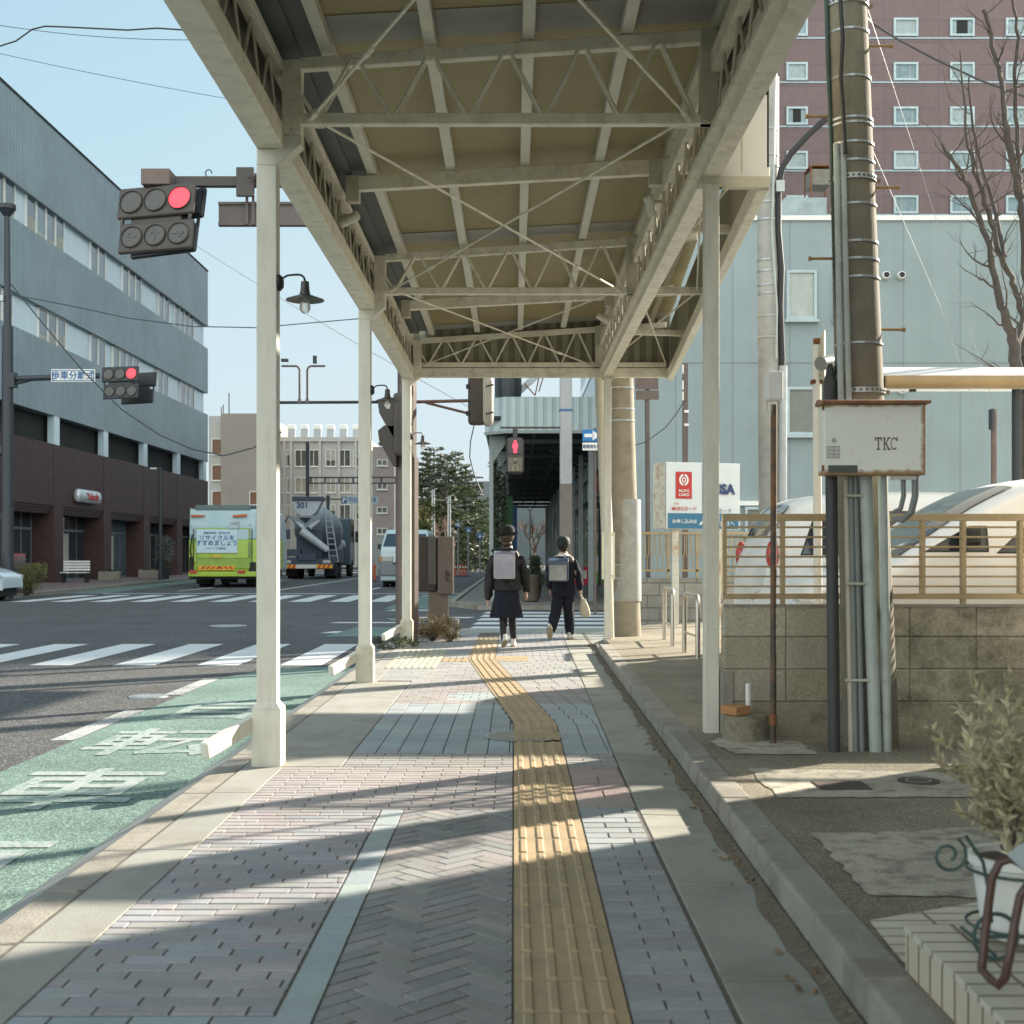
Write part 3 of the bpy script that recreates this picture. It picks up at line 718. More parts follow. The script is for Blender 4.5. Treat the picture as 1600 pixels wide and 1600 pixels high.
# cross trusses, rafters
for t in [2.45] + CY:
    xr = 1.10 if t < 10 else XE(t) - .05
    b = B(); b.box(-1.165, xr, t-.03, t+.03, 3.47, 3.53); obj('truss_lower_chord', b, creamb, can, bevel=.004, seg=1)
    b = B(); b.add([(-1.165,t-.03,3.765),(xr,t-.03,ZR(xr)-.07),(xr,t+.03,ZR(xr)-.07),(-1.165,t+.03,3.765),(-1.165,t-.03,3.83),(xr,t-.03,ZR(xr)),(xr,t+.03,ZR(xr)),(-1.165,t+.03,3.83)],
          [(0,3,2,1),(4,5,6,7),(0,1,5,4),(1,2,6,5),(2,3,7,6),(3,0,4,7)]); obj('truss_top_chord', b, creamb, can, bevel=.004, seg=1)
    b = B(); nb = 5; xs = -1.08; st_ = (1.0 - xs)/(2*nb); pts = []
    for i in range(2*nb+2):
        x = xs - st_ + st_*i; z = 3.53-.008 if i % 2 else ZR(x) - .055; pts += [Vector((x-.015,t,z)), Vector((x+.015,t,z))]
    for dy in (-.026, .026): b.tube([p + Vector((0,dy,0)) for p in pts], .0105, 8)
    obj('truss_web', b, creamb, can, smooth=True)
    # inner upright on the left, stiffener on the right
    b = B(); b.box(-1.266,-1.161,t-.054,t+.054,3.405,3.81); obj('truss_upright', b, creamb, can, bevel=.004)
    b = B(); b.box(1.02,1.115,t-.04,t+.04,3.47,ZR(1.05)); obj('truss_upright', b, creamd, can, bevel=.004)
    b = B()
    for zz in (3.49, 3.74):
        for xx in (1.045, 1.09): b.lathe([(.009,-.012),(.009,0)], (xx, t-.04, zz), 6, 'y')
    for zz in (3.43, 3.78): b.lathe([(.008,-.010),(.008,0)], (-1.213, t-.054, zz), 6, 'y')
    obj('bolt_heads', b, creamd, can)
    for xx in (-1.09, .93):
        if t < 16:
            b = B().box(xx-.04, xx+.04, t-.006+.036, t+.05, 3.47, 3.56); obj('gusset_plate', b, creamb, can)
# end frame of the canopy: chord, edge and corrugated fascia behind
b = B(); b.box(GX1, XE(Y_END)-.02, Y_END-.05, Y_END-.002, 3.34, 3.46); obj('end_beam', b, creamb, can, bevel=.006)
b = B(); b.prism([(-1.3,3.40),(XE(Y_END),3.40),(XE(Y_END),ZR(XE(Y_END))+.12),(-1.3,ZR(-1.3)+.12)], 1, Y_END+.005, Y_END+.03)
m_fas = clad_mat('cream_ribbed_fascia', (.26,.25,.175), 'x', .15, .6, seam=.6)
obj('end_fascia', b, m_fas, can)
for a, c in zip([Y_BACK+.3, 2.45, 7.03, 11.6], [2.45, 7.03, 11.6, 16.1]):
    m_ = (a+c)/2
    if m_ > 1:
        b = B(); zt = ZR(-1.2) - .075; xr = 1.06 if m_ < 8 else XE(m_) - .12
        b.add([(-1.20,m_-.035,zt-.035),(xr,m_-.035,ZR(xr)-.11),(xr,m_+.035,ZR(xr)-.11),(-1.20,m_+.035,zt-.035),(-1.20,m_-.035,zt+.07),(xr,m_-.035,ZR(xr)),(xr,m_+.035,ZR(xr)),(-1.20,m_+.035,zt+.07)],
              [(0,3,2,1),(4,5,6,7),(0,1,5,4),(1,2,6,5),(2,3,7,6),(3,0,4,7)]); obj('rafter', b, creamb, can, bevel=.005, seg=1)
        for xx, dx in ((-1.17,.05),(1.03,-.05)):
            b = B().box(xx-.05, xx+.05, m_-.043, m_+.043, ZR(xx)-.19, ZR(xx)-.0); obj('rafter_bracket', b, creamd, can, bevel=.005, seg=1)
    for (xa, xb) in ((-1.10, .95), (.95, -1.10)):
        b = B(); p, q = Vector((xa, a+.05, 3.52)), Vector((xb, c-.05, 3.50))
        if a > 7 and c > 15: pass
        b.tube([p, q], .0085, 8); d = (q-p).normalized()
        for e in (p, q): b.tube([e-d*.04, e+d*.09] if e is p else [e-d*.09, e+d*.04], .018, 8)
        t_ = p.lerp(q, .8); b.tube([t_-d*.06, t_+d*.06], .016, 8)
        obj('brace_rod', b, creamb, can, smooth=True)
# widened bay on the right
b = B(); b.prism([(1.235,ZB),(1.515,ZB),(1.515,3.86),(1.235,3.86)], 1, 7.66, 7.68)
obj('step_fascia', b, whitep, can)
b = B(); b.box(1.36,1.366,7.652,7.66,ZB+.07,3.85); b.box(1.225,1.53,7.645,7.70,ZB-.02,ZB+.045); obj('fascia_trim', b, creamd, can)
b = B(); b.bar((1.50,7.68,ZB+.045),(XE(Y_END),Y_END,ZB+.045),.07,.13); obj('outer_edge_beam', b, creamb, can, bevel=.006)
b = B(); b.add([(1.50,7.68,ZB+.1),(XE(Y_END),Y_END,ZB+.1),(XE(Y_END),Y_END,4.0),(1.50,7.68,3.95),(1.53,7.68,ZB+.1),(XE(Y_END)+.03,Y_END,ZB+.1),(XE(Y_END)+.03,Y_END,4.0),(1.53,7.68,3.95)],[(0,1,2,3),(7,6,5,4),(0,4,5,1),(3,2,6,7)])
obj('outer_fascia', b, m_fas, can)
b = B(); b.add([(1.22,Y_BACK,4.05),(1.42,Y_BACK,4.06),(1.42,8.5,4.06),(1.22,8.5,4.05),(1.22,Y_BACK,4.03),(1.42,Y_BACK,4.04),(1.42,8.5,4.04),(1.22,8.5,4.03)],[(0,1,2,3),(7,6,5,4),(0,4,5,1),(3,2,6,7),(0,3,7,4),(1,5,6,2)])
obj('roof_edge', b, M('yellowed_roof_edge', (.42,.36,.2), .6), can)
for y in (9.4, 11.6, 13.8):
    b = B(); b.bar((1.12,y,3.52),(XE(y),y,3.50),.06,.06); obj('outrigger', b, creamb, can, bevel=.004, seg=1)
b = B()
for a, c in ((7.8,11.5),(11.7,16.0)):
    b.tube([(1.15,a,3.5),(XE(c)-.06,c,3.5)], .008, 6); b.tube([(1.15,c,3.5),(XE(a)-.06,a,3.5)], .008, 6)
obj('outrigger_braces', b, creamb, can, smooth=True)
# posts
def left_post(y, base_z=0.0):
    b = B(); w_ = .052
    b.box(-1.404,-1.294,y-w_,y+w_,base_z+.33,3.24)
    # crank: outer leg up to gutter, inner arm bends inboard to the truss upright
    b.prism([(-1.404,3.24),(-1.294,3.24),(-1.161,3.352),(-1.161,3.404),(-1.266,3.404),(-1.266,3.39),(-1.30,3.328),(-1.404,3.328)], 1, y-w_, y+w_)
    po = obj('post', b, cream, can, bevel=.005)
    b = B(); b.loft([(-1.344,y,base_z-.02,.118,.115,.12),(-1.344,y,base_z+.30,.112,.108,.12),(-1.344,y,base_z+.335,.085,.085,.12)], 24)
    b = B(); b.box(-1.425,-1.268,y-.08,y+.08,base_z-.02,base_z+.31)
    b.add([(-1.425,y-.08,base_z+.31),(-1.268,y-.08,base_z+.31),(-1.268,y+.08,base_z+.31),(-1.425,y+.08,base_z+.31),(-1.404,y-.052,base_z+.345),(-1.294,y-.052,base_z+.345),(-1.294,y+.052,base_z+.345),(-1.404,y+.052,base_z+.345)],
          [(0,1,5,4),(1,2,6,5),(2,3,7,6),(3,0,4,7)])
    obj('pedestal', b, creamd if y > 8 else cream, po, bevel=.005)
    # rain chute from pedestal to the gutter
    b = B(); p, q = Vector((-1.42,y-.02,.235)), Vector((-1.60,y-.42,.135)); b.bar(p, q, .05, .085)
    obj('drain_chute', b, cream, po, bevel=.006)
for y in CY: left_post(y)
for y, z0 in ((7.62, YARD), (16.02, YARD)):
    b = B(); b.box(1.13,1.215,y-.05,y+.05,z0-.05,ZB+.02); po = obj('post', b, cream, can, bevel=.005)
    b = B(); b.box(1.10,1.245,y-.065,y+.065,ZB-.02,ZB+.02); obj('cap_plate', b, creamd, po)

can.scale = (1, 1, 1.011)
# things hung under the canopy
def lamp(y, label):
    L0 = Vector((-1.294, y-.02, 2.64)); t = thing('wall_lamp', label, 'lamp', tuple(L0), 'gooseneck lamps on the canopy posts')
    b = B(); b.lathe([(.045,0),(.045,.015),(.03,.03)], L0, 14, 'x'); obj('mount', b, black, t, smooth=True)
    b = B(); pts = [L0 + Vector((.02,0,.02))] + [L0 + Vector((.02+.11*s, 0, .02+.025*math.sin(s*math.pi))) for s in (.3,.6)] + [L0 + Vector((.115+.035*math.sin(a), 0, .01+.035*math.cos(a)-.0)) for a in (0,.5,1.0,1.57)]
    b.tube(pts, .006, 8); obj('arm', b, black, t, smooth=True)
    c = L0 + Vector((.150,0,-.065))
    b = B(); b.lathe([(.010,.075),(.022,.07),(.024,.03),(.03,.0),(.105,-.028),(.105,-.032),(.028,-.006),(.012,.0)], c, 24, cap=False); obj('shade', b, M('dark_enamel', (.06,.06,.055), .4), t, smooth=True)
    b = B(); b.lathe([(.013,-.005),(.016,-.03),(.030,-.06),(.031,-.075),(.02,-.098),(.002,-.106)], c, 16); 
    m, nt2, p2 = new_mat('clear_bulb'); p2.inputs['Base Color'].default_value = (.9,.88,.8,1); p2.inputs['Roughness'].default_value = .05
    p2.inputs['Transmission Weight'].default_value = .75; p2.inputs['IOR'].default_value = 1.1
    obj('bulb', b, m, t, smooth=True)
    return t
lamp(7.03, 'dark gooseneck lamp with bare bulb on the nearest left canopy post')
lamp(11.6, 'gooseneck lamp on the middle left canopy post')
lamp(16.1, 'small gooseneck lamp on the farthest left canopy post')
def spot(p, d, label):
    p = Vector(p); d = Vector(d).normalized(); t = thing('floodlight', label, 'light', tuple(p), 'cream floodlights under the canopy')
    b = B(); b.tube([p - d*.07, p + d*.075], [.034,.036], 18); b.tube([p + d*.075, p + d*.08], [.030,.030], 18); obj('body', b, cream, t, smooth=True)
    s_ = -1 if p.x < 0 else 1
    b = B(); q = Vector((p.x + s_*.10, p.y, p.z+.03)); b.bar(p + Vector((0,0,.03)), q, .02, .02); b.box(q.x-.012, q.x+.012, q.y-.03, q.y+.03, q.z-.06, q.z+.09); obj('bracket', b, creamd, t)
spot(P(545,343,9.3), (.9,-.3,.35), 'tilted cream floodlight on the left girder nearest the camera')
spot(P(1016,322,9.3), (-.35,-.5,1), 'upright cream floodlight on the right girder nearest the camera')
spot(P(627,515,13.85), (-.4,-.3,.9), 'small cream floodlight at the far end of the left girder')
spot(P(943,498,13.85), (-.9,-.2,.5), 'small cream floodlight at the far end of the right girder')
# ================================================================ BUILDINGS
# -- long office block across the road
XB = -19.2
lb = thing('office_block', 'long grey ribbed-metal office block with brown brick arcade across the road', 'building', (XB-8,60,0))
m_lclad = clad_mat('grey_ribbed_metal', (.265,.345,.365), 'y', .30, .6, panel=3.3, var=.10, rough=.42, metal=.2, seam=.86)
m_lbrick = brick_mat('dark_brown_brick', (.062,.028,.028), (.085,.040,.038), (.04,.03,.03), 'yz', .30, .10, .012, .5, .6, .5, .2)
m_lbrick2 = brick_mat('dark_brown_brick_return', (.062,.028,.028), (.085,.040,.038), (.04,.03,.03), 'xz', .30, .10, .012, .5, .6, .5, .2)
m_wpan = M('pale_blue_window_panel', (.52,.66,.70), .18, var=.10, scale=.4, spec=.8)
m_int = M('dark_interior', (.03,.032,.032), .9, var=.3, scale=.5)
YA, YZ = 36.0, 80.3
def lpart(name, z0, z1, mat, dx=0, depth=.5):
    b = B().box(XB-depth, XB+dx, YA, YZ, z0, z1); return obj(name, b, mat, lb)
lpart('cladding_band', 15.57, 18.9, m_lclad); lpart('cladding_band', 11.27, 14.08, m_lclad); lpart('cladding_band', 6.97, 9.94, m_lclad)
b = B().box(XB-16, XB-.5, YA, YZ, 5.8, 18.6); b.box(XB-.52, XB+.03, YA-.02, YZ+.02, 18.9, 19.0); obj('core_wall', b, m_int, lb)
# lower brick storey with piers
b = B(); b.box(XB-.95, XB, YA, YZ, 3.2, 5.77); b.box(XB-.95, XB-.94, YA, YZ, 2.5, 3.2)
for k, dz in enumerate((.0,.11,.22)): b.box(XB-.9, XB-.05-.05*k, YA, YZ, 3.2-dz-.11, 3.2-dz-.003)
obj('brick_spandrel', b, m_lbrick, lb)
piers = [40.2, 46.8, 53.4, 59.9, 66.4, 73.0, 79.2]
for p in piers:
    b = B().box(XB-.93, XB+.012, p, p+1.1, -.05, 5.76); obj('brick_pier', b, m_lbrick2, lb)
b = B().box(XB-.952, XB-.945, YA, YZ, 5.78, 6.96); obj('balcony_back', b, M('balcony_back_panel', (.34,.37,.38), .6, var=.3, scale=.5), lb)  # grey-blue back panels of the recess
for p in piers + [53.4-13.2]:
    b = B().box(XB-.3, XB-.02, p+.1, p+.75, 5.77, 6.97); obj('balcony_column', b, m_wpan, lb)
# glazing of the shop fronts
m_frame = M('window_frame_grey', (.22,.26,.27), .4)
m_curt = M('pale_curtain', (.42,.42,.36), .9, var=.2, scale=2)
for i, p in enumerate([40.2, 46.8, 53.4, 59.9, 66.4, 73.0]):
    y0, y1 = p+1.1, p+6.6 if i < 5 else 79.2
    b = B().box(XB-.96, XB-.93, y0, y1, 0.0, 3.2); f = obj('shopfront', b, m_frame, lb)
    b = B(); k = 0; y = y0 + .1
    while y < y1 - .4:
        b.box(XB-.925, XB-.915, y, y+.95, .1, 2.2); b.box(XB-.925, XB-.915, y, y+.95, 2.3, 3.05); y += 1.08
    obj('pane', b, glassd if i != 3 else glassb, f)
    b = B(); b.box(XB-.912, XB-.905, y0+1.2, y0+1.6, .3, 2.1); b.box(XB-.912, XB-.905, y0+2.6, y0+3.3, .3, 2.1); obj('curtain', b, m_curt, f)
# upper window bands: alternating glass panes and pale panels
for z0, z1, ph in ((14.08,15.57,0),(9.94,11.27,1)):
    b = B().box(XB-.42, XB-.2, YA, YZ-.3, z0-.01, z1+.01); o_ = obj('window_band', b, m_wpan, lb)
    y = YA + .3; k = ph*2
    while y < YZ - 4.2:
        n_ = (2,3,2,4)[k % 4]
        for j in range(n_):
            b = B(); b.box(XB-.2, XB-.12, y, y+.06, z0, z1); b.box(XB-.2, XB-.12, y+1.0, y+1.05, z0, z1); b.box(XB-.2,XB-.12,y,y+1.05,z1-.05,z1); b.box(XB-.2,XB-.12,y,y+1.05,z0,z0+.05)
            f = obj('window', b, whitep, lb); b = B().box(XB-.19, XB-.16, y+.06, y+1.0, z0+.05, z1-.05); obj('pane', b, glassb, f)
            if y < 58:
                b = B(); hh = rnd.choice((.35,.55,.2)); b.box(XB-.158, XB-.154, y+.08, y+.98, z0+.05, z0+.05+hh); obj('blind', b, m_curt, f)
            y += 1.08
        y += (2.6, 3.2, 1.1, 3.4)[k % 4]; k += 1
b = B().box(XB-.5, XB+.03, YA, YZ, 15.45, 15.58); obj('drip_edge', b, m_frame, lb)
# silver capsule sign
sy = 57.3; t = thing('shop_sign', 'silver capsule-shaped sign with red lettering on the brown brick storey', 'sign', (XB+.1, sy, 3.75))
b = B().lathe([(.05,-1.52),(.27,-1.45),(.3,-1.3),(.3,1.3),(.27,1.45),(.05,1.52)], (0,0,0), 20)
b.v = [(XB+.14 + v[0]*.5, sy + v[2], 3.75 + v[1]) for v in b.v]; obj('casing', b, M('silver_sign', (.55,.60,.64), .3, .3), t, smooth=True)
def text_mesh(s, size, mat, parent, loc, rot, name='lettering', ext=.004, align='CENTER', sx=1.0, bold=0):
    cu = bpy.data.curves.new('txt', 'FONT'); cu.body = s; cu.size = size; cu.extrude = ext; cu.align_x = align; cu.align_y = 'CENTER'; cu.offset = bold
    cu.resolution_u = 3
    to = bpy.data.objects.new('txt', cu); C.objects.link(to)
    bpy.context.view_layer.update()
    dg = bpy.context.evaluated_depsgraph_get(); me = bpy.data.meshes.new_from_object(to.evaluated_get(dg))
    bpy.data.objects.remove(to); me.name = name; me.materials.clear(); me.materials.append(mat)
    me.transform(Matrix.Diagonal((sx,1,1,1)))
    me.transform(Euler(rot).to_matrix().to_4x4())
    o = bpy.data.objects.new(name, me); C.objects.link(o); o.parent = parent; o.location = Vector(loc) - origin(parent)
    return o
FR = (R(90),0,0); m_red = M('sign_red', (.50,.03,.025), .5, var=.05); m_blue = M('sign_blue', (.03,.13,.30), .45, var=.05); m_navy = M('navy_ink', (.03,.05,.16), .5, var=.05)
text_mesh('Yakult', .42, m_red, t, (XB+.295, sy+.2, 3.74), (R(90),0,R(90)), sx=1.5, bold=.012)
t2 = thing('rooftop_letters', 'white cut-out letters fixed high on the brick pier behind the garbage truck', 'sign', (XB+.05,76.5,3.6))
text_mesh('Yaku', .9, M('warm_white_letters', (.75,.75,.62), .5), t2, (XB+.06, 77.2, 3.55), (R(90),0,R(90)), sx=1.6, ext=.03, bold=.02)  # plain warm white letters without emission
# pavement there
b = B(); b.prism([(-14.55,36.2),(-14.62,39),(-17.0,78),(-17.6,140),(-22,140),(-22,36.2)], 2, -.15, .0); 
m_ptile = brick_mat('brown_pavement_tile', (.17,.125,.12), (.20,.15,.14), (.09,.08,.07), 'xy', .3, .3, .01, 0, .7, .3)
struct('opposite_sidewalk', b, m_ptile)
b = B()
for (p, q) in (((-14.5,36.2),(-14.57,39)), ((-14.57,39),(-16.95,78)), ((-16.95,78),(-17.55,140))):
    L_ = math.dist(p, q); n_ = int(L_/1.2)
    for i in range(n_):
        a = Vector((*p,0)).lerp(Vector((*q,0)), i/n_); c = Vector((*p,0)).lerp(Vector((*q,0)), (i+.985)/n_); b.bar(a+Vector((0,0,-.05)), c+Vector((0,0,-.05)), .2, .14)
struct('opposite_kerb', b, m_kerb)

def windows(parent, face, u0, z0, nu, nz_, du, dz, w_, h_, fixed, frame=whitep, pane=glassd, mull=1, out=.04, blind=None):
    """face 'y': wall facing -Y at y=fixed, u along x; 'x': wall facing -X at x=fixed, u along y"""
    for i in range(nu):
        for j in range(nz_):
            u, z = u0 + i*du, z0 + j*dz; t_ = .06
            def bx(b, a0, a1, c0, c1, o0, o1):
                if face == 'y': b.box(a0, a1, fixed-o1, fixed-o0, c0, c1)
                else: b.box(fixed-o1, fixed-o0, a0, a1, c0, c1)
            b = B(); bx(b, u, u+w_, z, z+t_, 0, out); bx(b, u, u+w_, z+h_-t_, z+h_, 0, out); bx(b, u, u+t_, z+t_, z+h_-t_, 0, out); bx(b, u+w_-t_, u+w_, z+t_, z+h_-t_, 0, out)
            for k in range(mull): um = u + w_*(k+1)/(mull+1); bx(b, um-.025, um+.025, z+t_, z+h_-t_, 0, out)
            bx(b, u-.05, u+w_+.05, z-.06, z-.003, 0, out+.03)
            f = obj('window', b, frame, parent)
            b = B(); bx(b, u+t_, u+w_-t_, z+t_, z+h_-t_, .004, .012); obj('pane', b, pane, f)
            if blind and rnd.random() < blind:
                hh = rnd.uniform(.3,.9)*(h_-2*t_); b = B(); bx(b, u+t_+.02, u+w_-t_-.02, z+h_-t_-hh, z+h_-t_, .014, .018); obj('curtain', b, m_curt, f)

# -- hotel
HD = 85.0
ht = thing('hotel_tower', 'tall purplish brown tiled hotel with rows of white framed windows', 'building', (50,HD+9,0))
hx0 = X(1105, HD)
m_hot = brick_mat('purplish_brown_tile', (.18,.122,.118), (.195,.132,.128), (.13,.10,.10), 'xz', 3.63, 1.466, .03, 0, .6, .3, .10)
nt5 = m_hot.node_tree
b = B().box(hx0, 89.0, HD, HD+18, 0, 66); obj('wall', b, m_hot, ht)  # unseen width and height extended to shade the road
b = B(); m_hl = M('pale_blue_band', (.42,.52,.56), .5)
z = Z(320, HD) - .68
while z < 44: b.box(hx0, 89, HD-.05, HD-.003, z-.05, z+.05); z += 2.935
obj('string_course', b, m_hl, ht)
for i in range(-1, 5):
    for j in range(6):
        cx = 1245 + 86*i if i != 0 else 1245; cx = {-1:1160,0:1245,1:1330,2:1415,3:1503,4:1590}[i]
        w_ = 1.42 if i == 0 else 1.62; x = X(cx, HD) - w_/2; z = Z(320 - 69.3*j, HD) - .60
        b = B(); t_ = .14
        b.box(x,x+w_,HD-.12,HD,z,z+t_); b.box(x,x+w_,HD-.12,HD,z+1.2-t_,z+1.2); b.box(x,x+t_,HD-.12,HD,z+t_,z+1.2-t_); b.box(x+w_-t_,x+w_,HD-.12,HD,z+t_,z+1.2-t_)
        f = obj('window', b, M('w', (.50,.60,.62), .4) if i == -1 and j == 0 else (bpy.data.materials.get('w') or whitep), ht)
        b = B(); b.box(x+t_,x+w_-t_,HD-.03,HD-.004,z+t_,z+1.2-t_); obj('pane', b, (hp_mats := [M('net_curtain_pane', (.27,.36,.37), .15, var=.2, scale=2.5), M('net_curtain_pane_b', (.20,.29,.31), .12, var=.25, scale=2), M('net_curtain_pane_c', (.34,.41,.41), .2, var=.15, scale=3)] if i == -1 and j == 0 else hp_mats)[rnd.randrange(3)], f)
        if rnd.random() < .6: q_ = x+t_+rnd.uniform(.25,1.0)*(w_-2*t_)*.9; obj('curtain_edge', B().box(q_-.03, q_+.03, HD-.036, HD-.032, z+t_, z+1.2-t_), m_curt, f)
        if (i, j) in ((0,2),(3,4)):
            b = B(); b.box(x+t_+.3,x+w_-t_-.3,HD-.035,HD-.031,z+t_,z+1.2-t_); obj('opening', b, m_int, f)

# -- blue-grey clad building behind the car park
BD = 27.0
bb = thing('blue_grey_building', 'pale blue-grey metal clad building behind the car park', 'building', (7,30,0))
m_bcl = clad_mat('blue_grey_panel', (.25,.31,.32), 'x', .60, .15, panel=1.2, var=.05, rough=.5, seam=.97)
bz = Z(345, BD)
b = B().box(X(985,BD), 11.6, BD, BD+6, 0, bz); obj('wall', b, m_bcl, bb)
b = B().box(X(985,BD)-.03, 11.65, BD-.06, BD+6.03, bz+.002, bz+.10); obj('parapet_cap', b, whitep, bb)
b = B().box(X(1180,BD), X(1455,BD), BD+.6, BD+3, bz+.1, bz+.20); obj('roof_flashing', b, M('dull_red_flashing', (.20,.07,.06), .6), bb)
b = B().box(X(1195,BD), X(1440,BD), BD+.7, BD+3.2, bz-.1, bz+.10); b.box(X(985,BD), 11.6, BD-.015, BD-.002, Z(566,BD)-.012, Z(566,BD)); obj('roof_plinth', b, m_bcl, bb)
b = B().box(X(1130,BD), 11.6, BD-.08, BD-.003, Z(790,BD), Z(783,BD)); obj('lower_trim', b, whitep, bb)
for (x0, x1, y0, y1, mt) in ((1228,1275,423,500,0),(1303,1325,423,500,0),(1228,1276,605,680,1),(1300,1322,605,680,1),(1163,1190,792,836,1),(1440,1500,792,840,1)):
    a, c, z1, z0 = X(x0,BD), X(x1,BD), Z(y0,BD), Z(y1,BD)
    b = B(); t_ = .06; b.box(a,c,BD-.09,BD-.003,z0,z0+t_); b.box(a,c,BD-.09,BD-.003,z1-t_,z1); b.box(a,a+t_,BD-.09,BD-.003,z0+t_,z1-t_); b.box(c-t_,c,BD-.09,BD-.003,z0+t_,z1-t_); b.box(a-.04,c+.04,BD-.13,BD-.003,z0-.06,z0-.004)
    f = obj('window', b, bpy.data.materials.get('grey_blue_frame') or M('grey_blue_frame', (.38,.46,.48), .4), bb); b = B(); b.box(a+t_,c-t_,BD-.05,BD-.004,z0+t_,z1-t_)
    obj('pane', b, M('frosted_pane', (.36,.40,.37), .35, var=.1) if mt == 0 else M('grey_screened_pane', (.17,.18,.16), .4, var=.1), f)
for (px, py) in ((1383,431),(1407,431),(1385,610),(1408,610)):
    c = P(px, py, BD-.01); b = B().lathe([(.075,-.12),(.085,-.06),(.085,.0)], c, 16, 'y'); v_ = obj('vent_cowl', b, whitep, bb, smooth=True)
    b = B().lathe([(.06,-.125),(.001,-.126)], c, 14, 'y'); obj('vent_opening', b, m_int, v_)
# rooftop plant
t = thing('rooftop_duct', 'galvanised sheet-metal plant housing on the blue-grey building roof', 'roof equipment', (X(1260,BD+1), BD+1, bz+.1))
b = B(); b.prism([(X(1218,BD),bz+.20),(X(1308,BD),bz+.20),(X(1308,BD),Z(290,BD)),(X(1240,BD),Z(290,BD)),(X(1226,BD),Z(312,BD))], 1, BD+.9, BD+2.2); obj('housing', b, M('dull_galvanised', (.30,.35,.36), .45, .4, var=.2, scale=3), t)
t = thing('air_conditioner', 'rusty boxed air conditioning unit standing above the plant housing', 'air conditioner', (X(1283,BD+3), BD+3, bz+.1))
b = B(); x0, x1, z0, z1 = X(1268,BD+2.6), X(1298,BD+2.6), bz+.22, Z(260,BD+2.6); b.box(x0,x1,BD+2.6,BD+3.2,z1-.42,z1-.06); obj('body', b, M('rusty_cabinet', (.20,.19,.15), .7, var=.3, scale=8), t)
b = B(); [b.box(x, x+.03, yy, yy+.03, z0, z1) for x in (x0-.03, x1) for yy in (BD+2.57, BD+3.2)]; b.box(x0-.04,x1+.04,BD+2.56,BD+3.24,z1,z1+.03); obj('frame', b, rust, t)

# -- block that stands behind, seen only as a sliver above the second arcade
t = thing('tall_side_building', 'pale blue tower sliver showing above the farther arcade roof', 'building', (7,75,0))
b = B().box(5.15, 8.8, 52, 99, 0, 36); obj('wall', b, clad_mat('blue_curtain_wall', (.20,.30,.36), 'y', 1.2, .4, var=.1, rough=.25), t)  # unseen bulk and height added to shade the office facade
b = B(); [b.box(5.08, 5.145, 52, 99, 4+3*i, 4.5+3*i) for i in range(11)]; obj('floor_band', b, m_wpan, t)
# -- shop beside the camera (outside the frame, it shades the foreground)
t = thing('corner_shop', 'cream rendered corner shop with tiled step beside the walkway', 'building', (5,2,YARD))
b = B().box(3.05, 9, -8, 7.05, YARD-.05, 6.5); obj('wall', b, M('cream_render', (.45,.42,.35), .8), t)
b = B(); b.box(2.98, 3.04, 1.0, 2.0, .25, 2.3); b.box(2.98,3.04,3.5,6,1.0,2.4); obj('door_and_window', b, glassd, t)
b = B(); b.box(2.6,9.1,-8.1,7.1,6.5,6.7); obj('roof', b, darkp, t)

# -- distant buildings up the road
t = thing('beige_hospital_wing', 'tall beige concrete block with a narrow column of windows beside the office block', 'building', (-27,118,0))
D = 112.0; m_bei = M('beige_render', (.30,.27,.235), .8, var=.06, scale=.3, stain=(.24,.21,.18), stain_amt=.3, stain_scale=.4); m_pal = M('pale_render', (.44,.44,.41), .8, var=.06, scale=.3)
b = B().box(X(345,D), X(412,D), D, D+14, 0, Z(646,D)); obj('wall', b, m_bei, t)
b = B().box(X(322,D), X(345,D)-.02, D+1, D+14, 0, Z(648,D)); obj('stair_bay', b, m_pal, t)
windows(t, 'y', X(327,D), .8, 1, 5, 1, 2.3, .9, 1.4, D+1, frame=whitep, pane=M('brown_blind_pane', (.20,.10,.06), .3, var=.3), mull=0, out=.1)
windows(t, 'y', X(390,D), 1.5, 1, 3, 1, 2.0, .8, 1.2, D, frame=whitep, pane=bpy.data.materials['brown_blind_pane'], mull=0, out=.1)
b = B()
for px in (358,): b.cyl(P(px,646,D+3), P(px,614,D+3), .06, n=6)
b.cyl(P(346,646,D+3), P(346,636,D+3), .05, n=6); b.cyl(P(349,646,D+3), P(349,632,D+3), .05, n=6); obj('aerial', b, darkp, t)
D = 118.0
t = thing('white_municipal_building', 'white three-storey block with a row of rooftop ventilators behind the lorries', 'building', (-18,125,0))
zt = Z(684, D); b = B().box(X(412,D), X(575,D), D, D+14, 0, zt); obj('wall', b, m_pal, t)
b = B(); 
for px in (445,455,500,530,556): b.box(X(px,D)-.12, X(px,D)+.12, D-.18, D-.003, 0, zt-.3)
b.box(X(412,D), X(575,D), D-.2, D-.003, zt-.35, zt+.05); obj('pilasters', b, M('pale_render_ribs', (.50,.50,.47), .8), t)
m_off = M('office_pane', (.10,.10,.085), .15, var=.5, scale=1)
for k, (x0, x1) in enumerate(((441,456),(461,500),(509,525),(529,548),(552,570))):
    a, c = X(x0,D), X(x1,D); windows(t, 'y', a, Z(729,D), 1, 1, 1, 1, c-a, 1.55, D, pane=m_off, mull=1 if c-a < 1.5 else 3, out=.08, blind=.8)
    windows(t, 'y', a, Z(770,D), 1, 1, 1, 1, c-a, 1.4, D, pane=M('pale_blind_pane', (.36,.34,.28), .4, var=.25, scale=1.5), mull=1 if c-a < 1.5 else 3, out=.08)
    windows(t, 'y', a, Z(812,D), 1, 1, 1, 1, c-a, 1.4, D, pane=m_off, mull=1, out=.08, blind=.5)
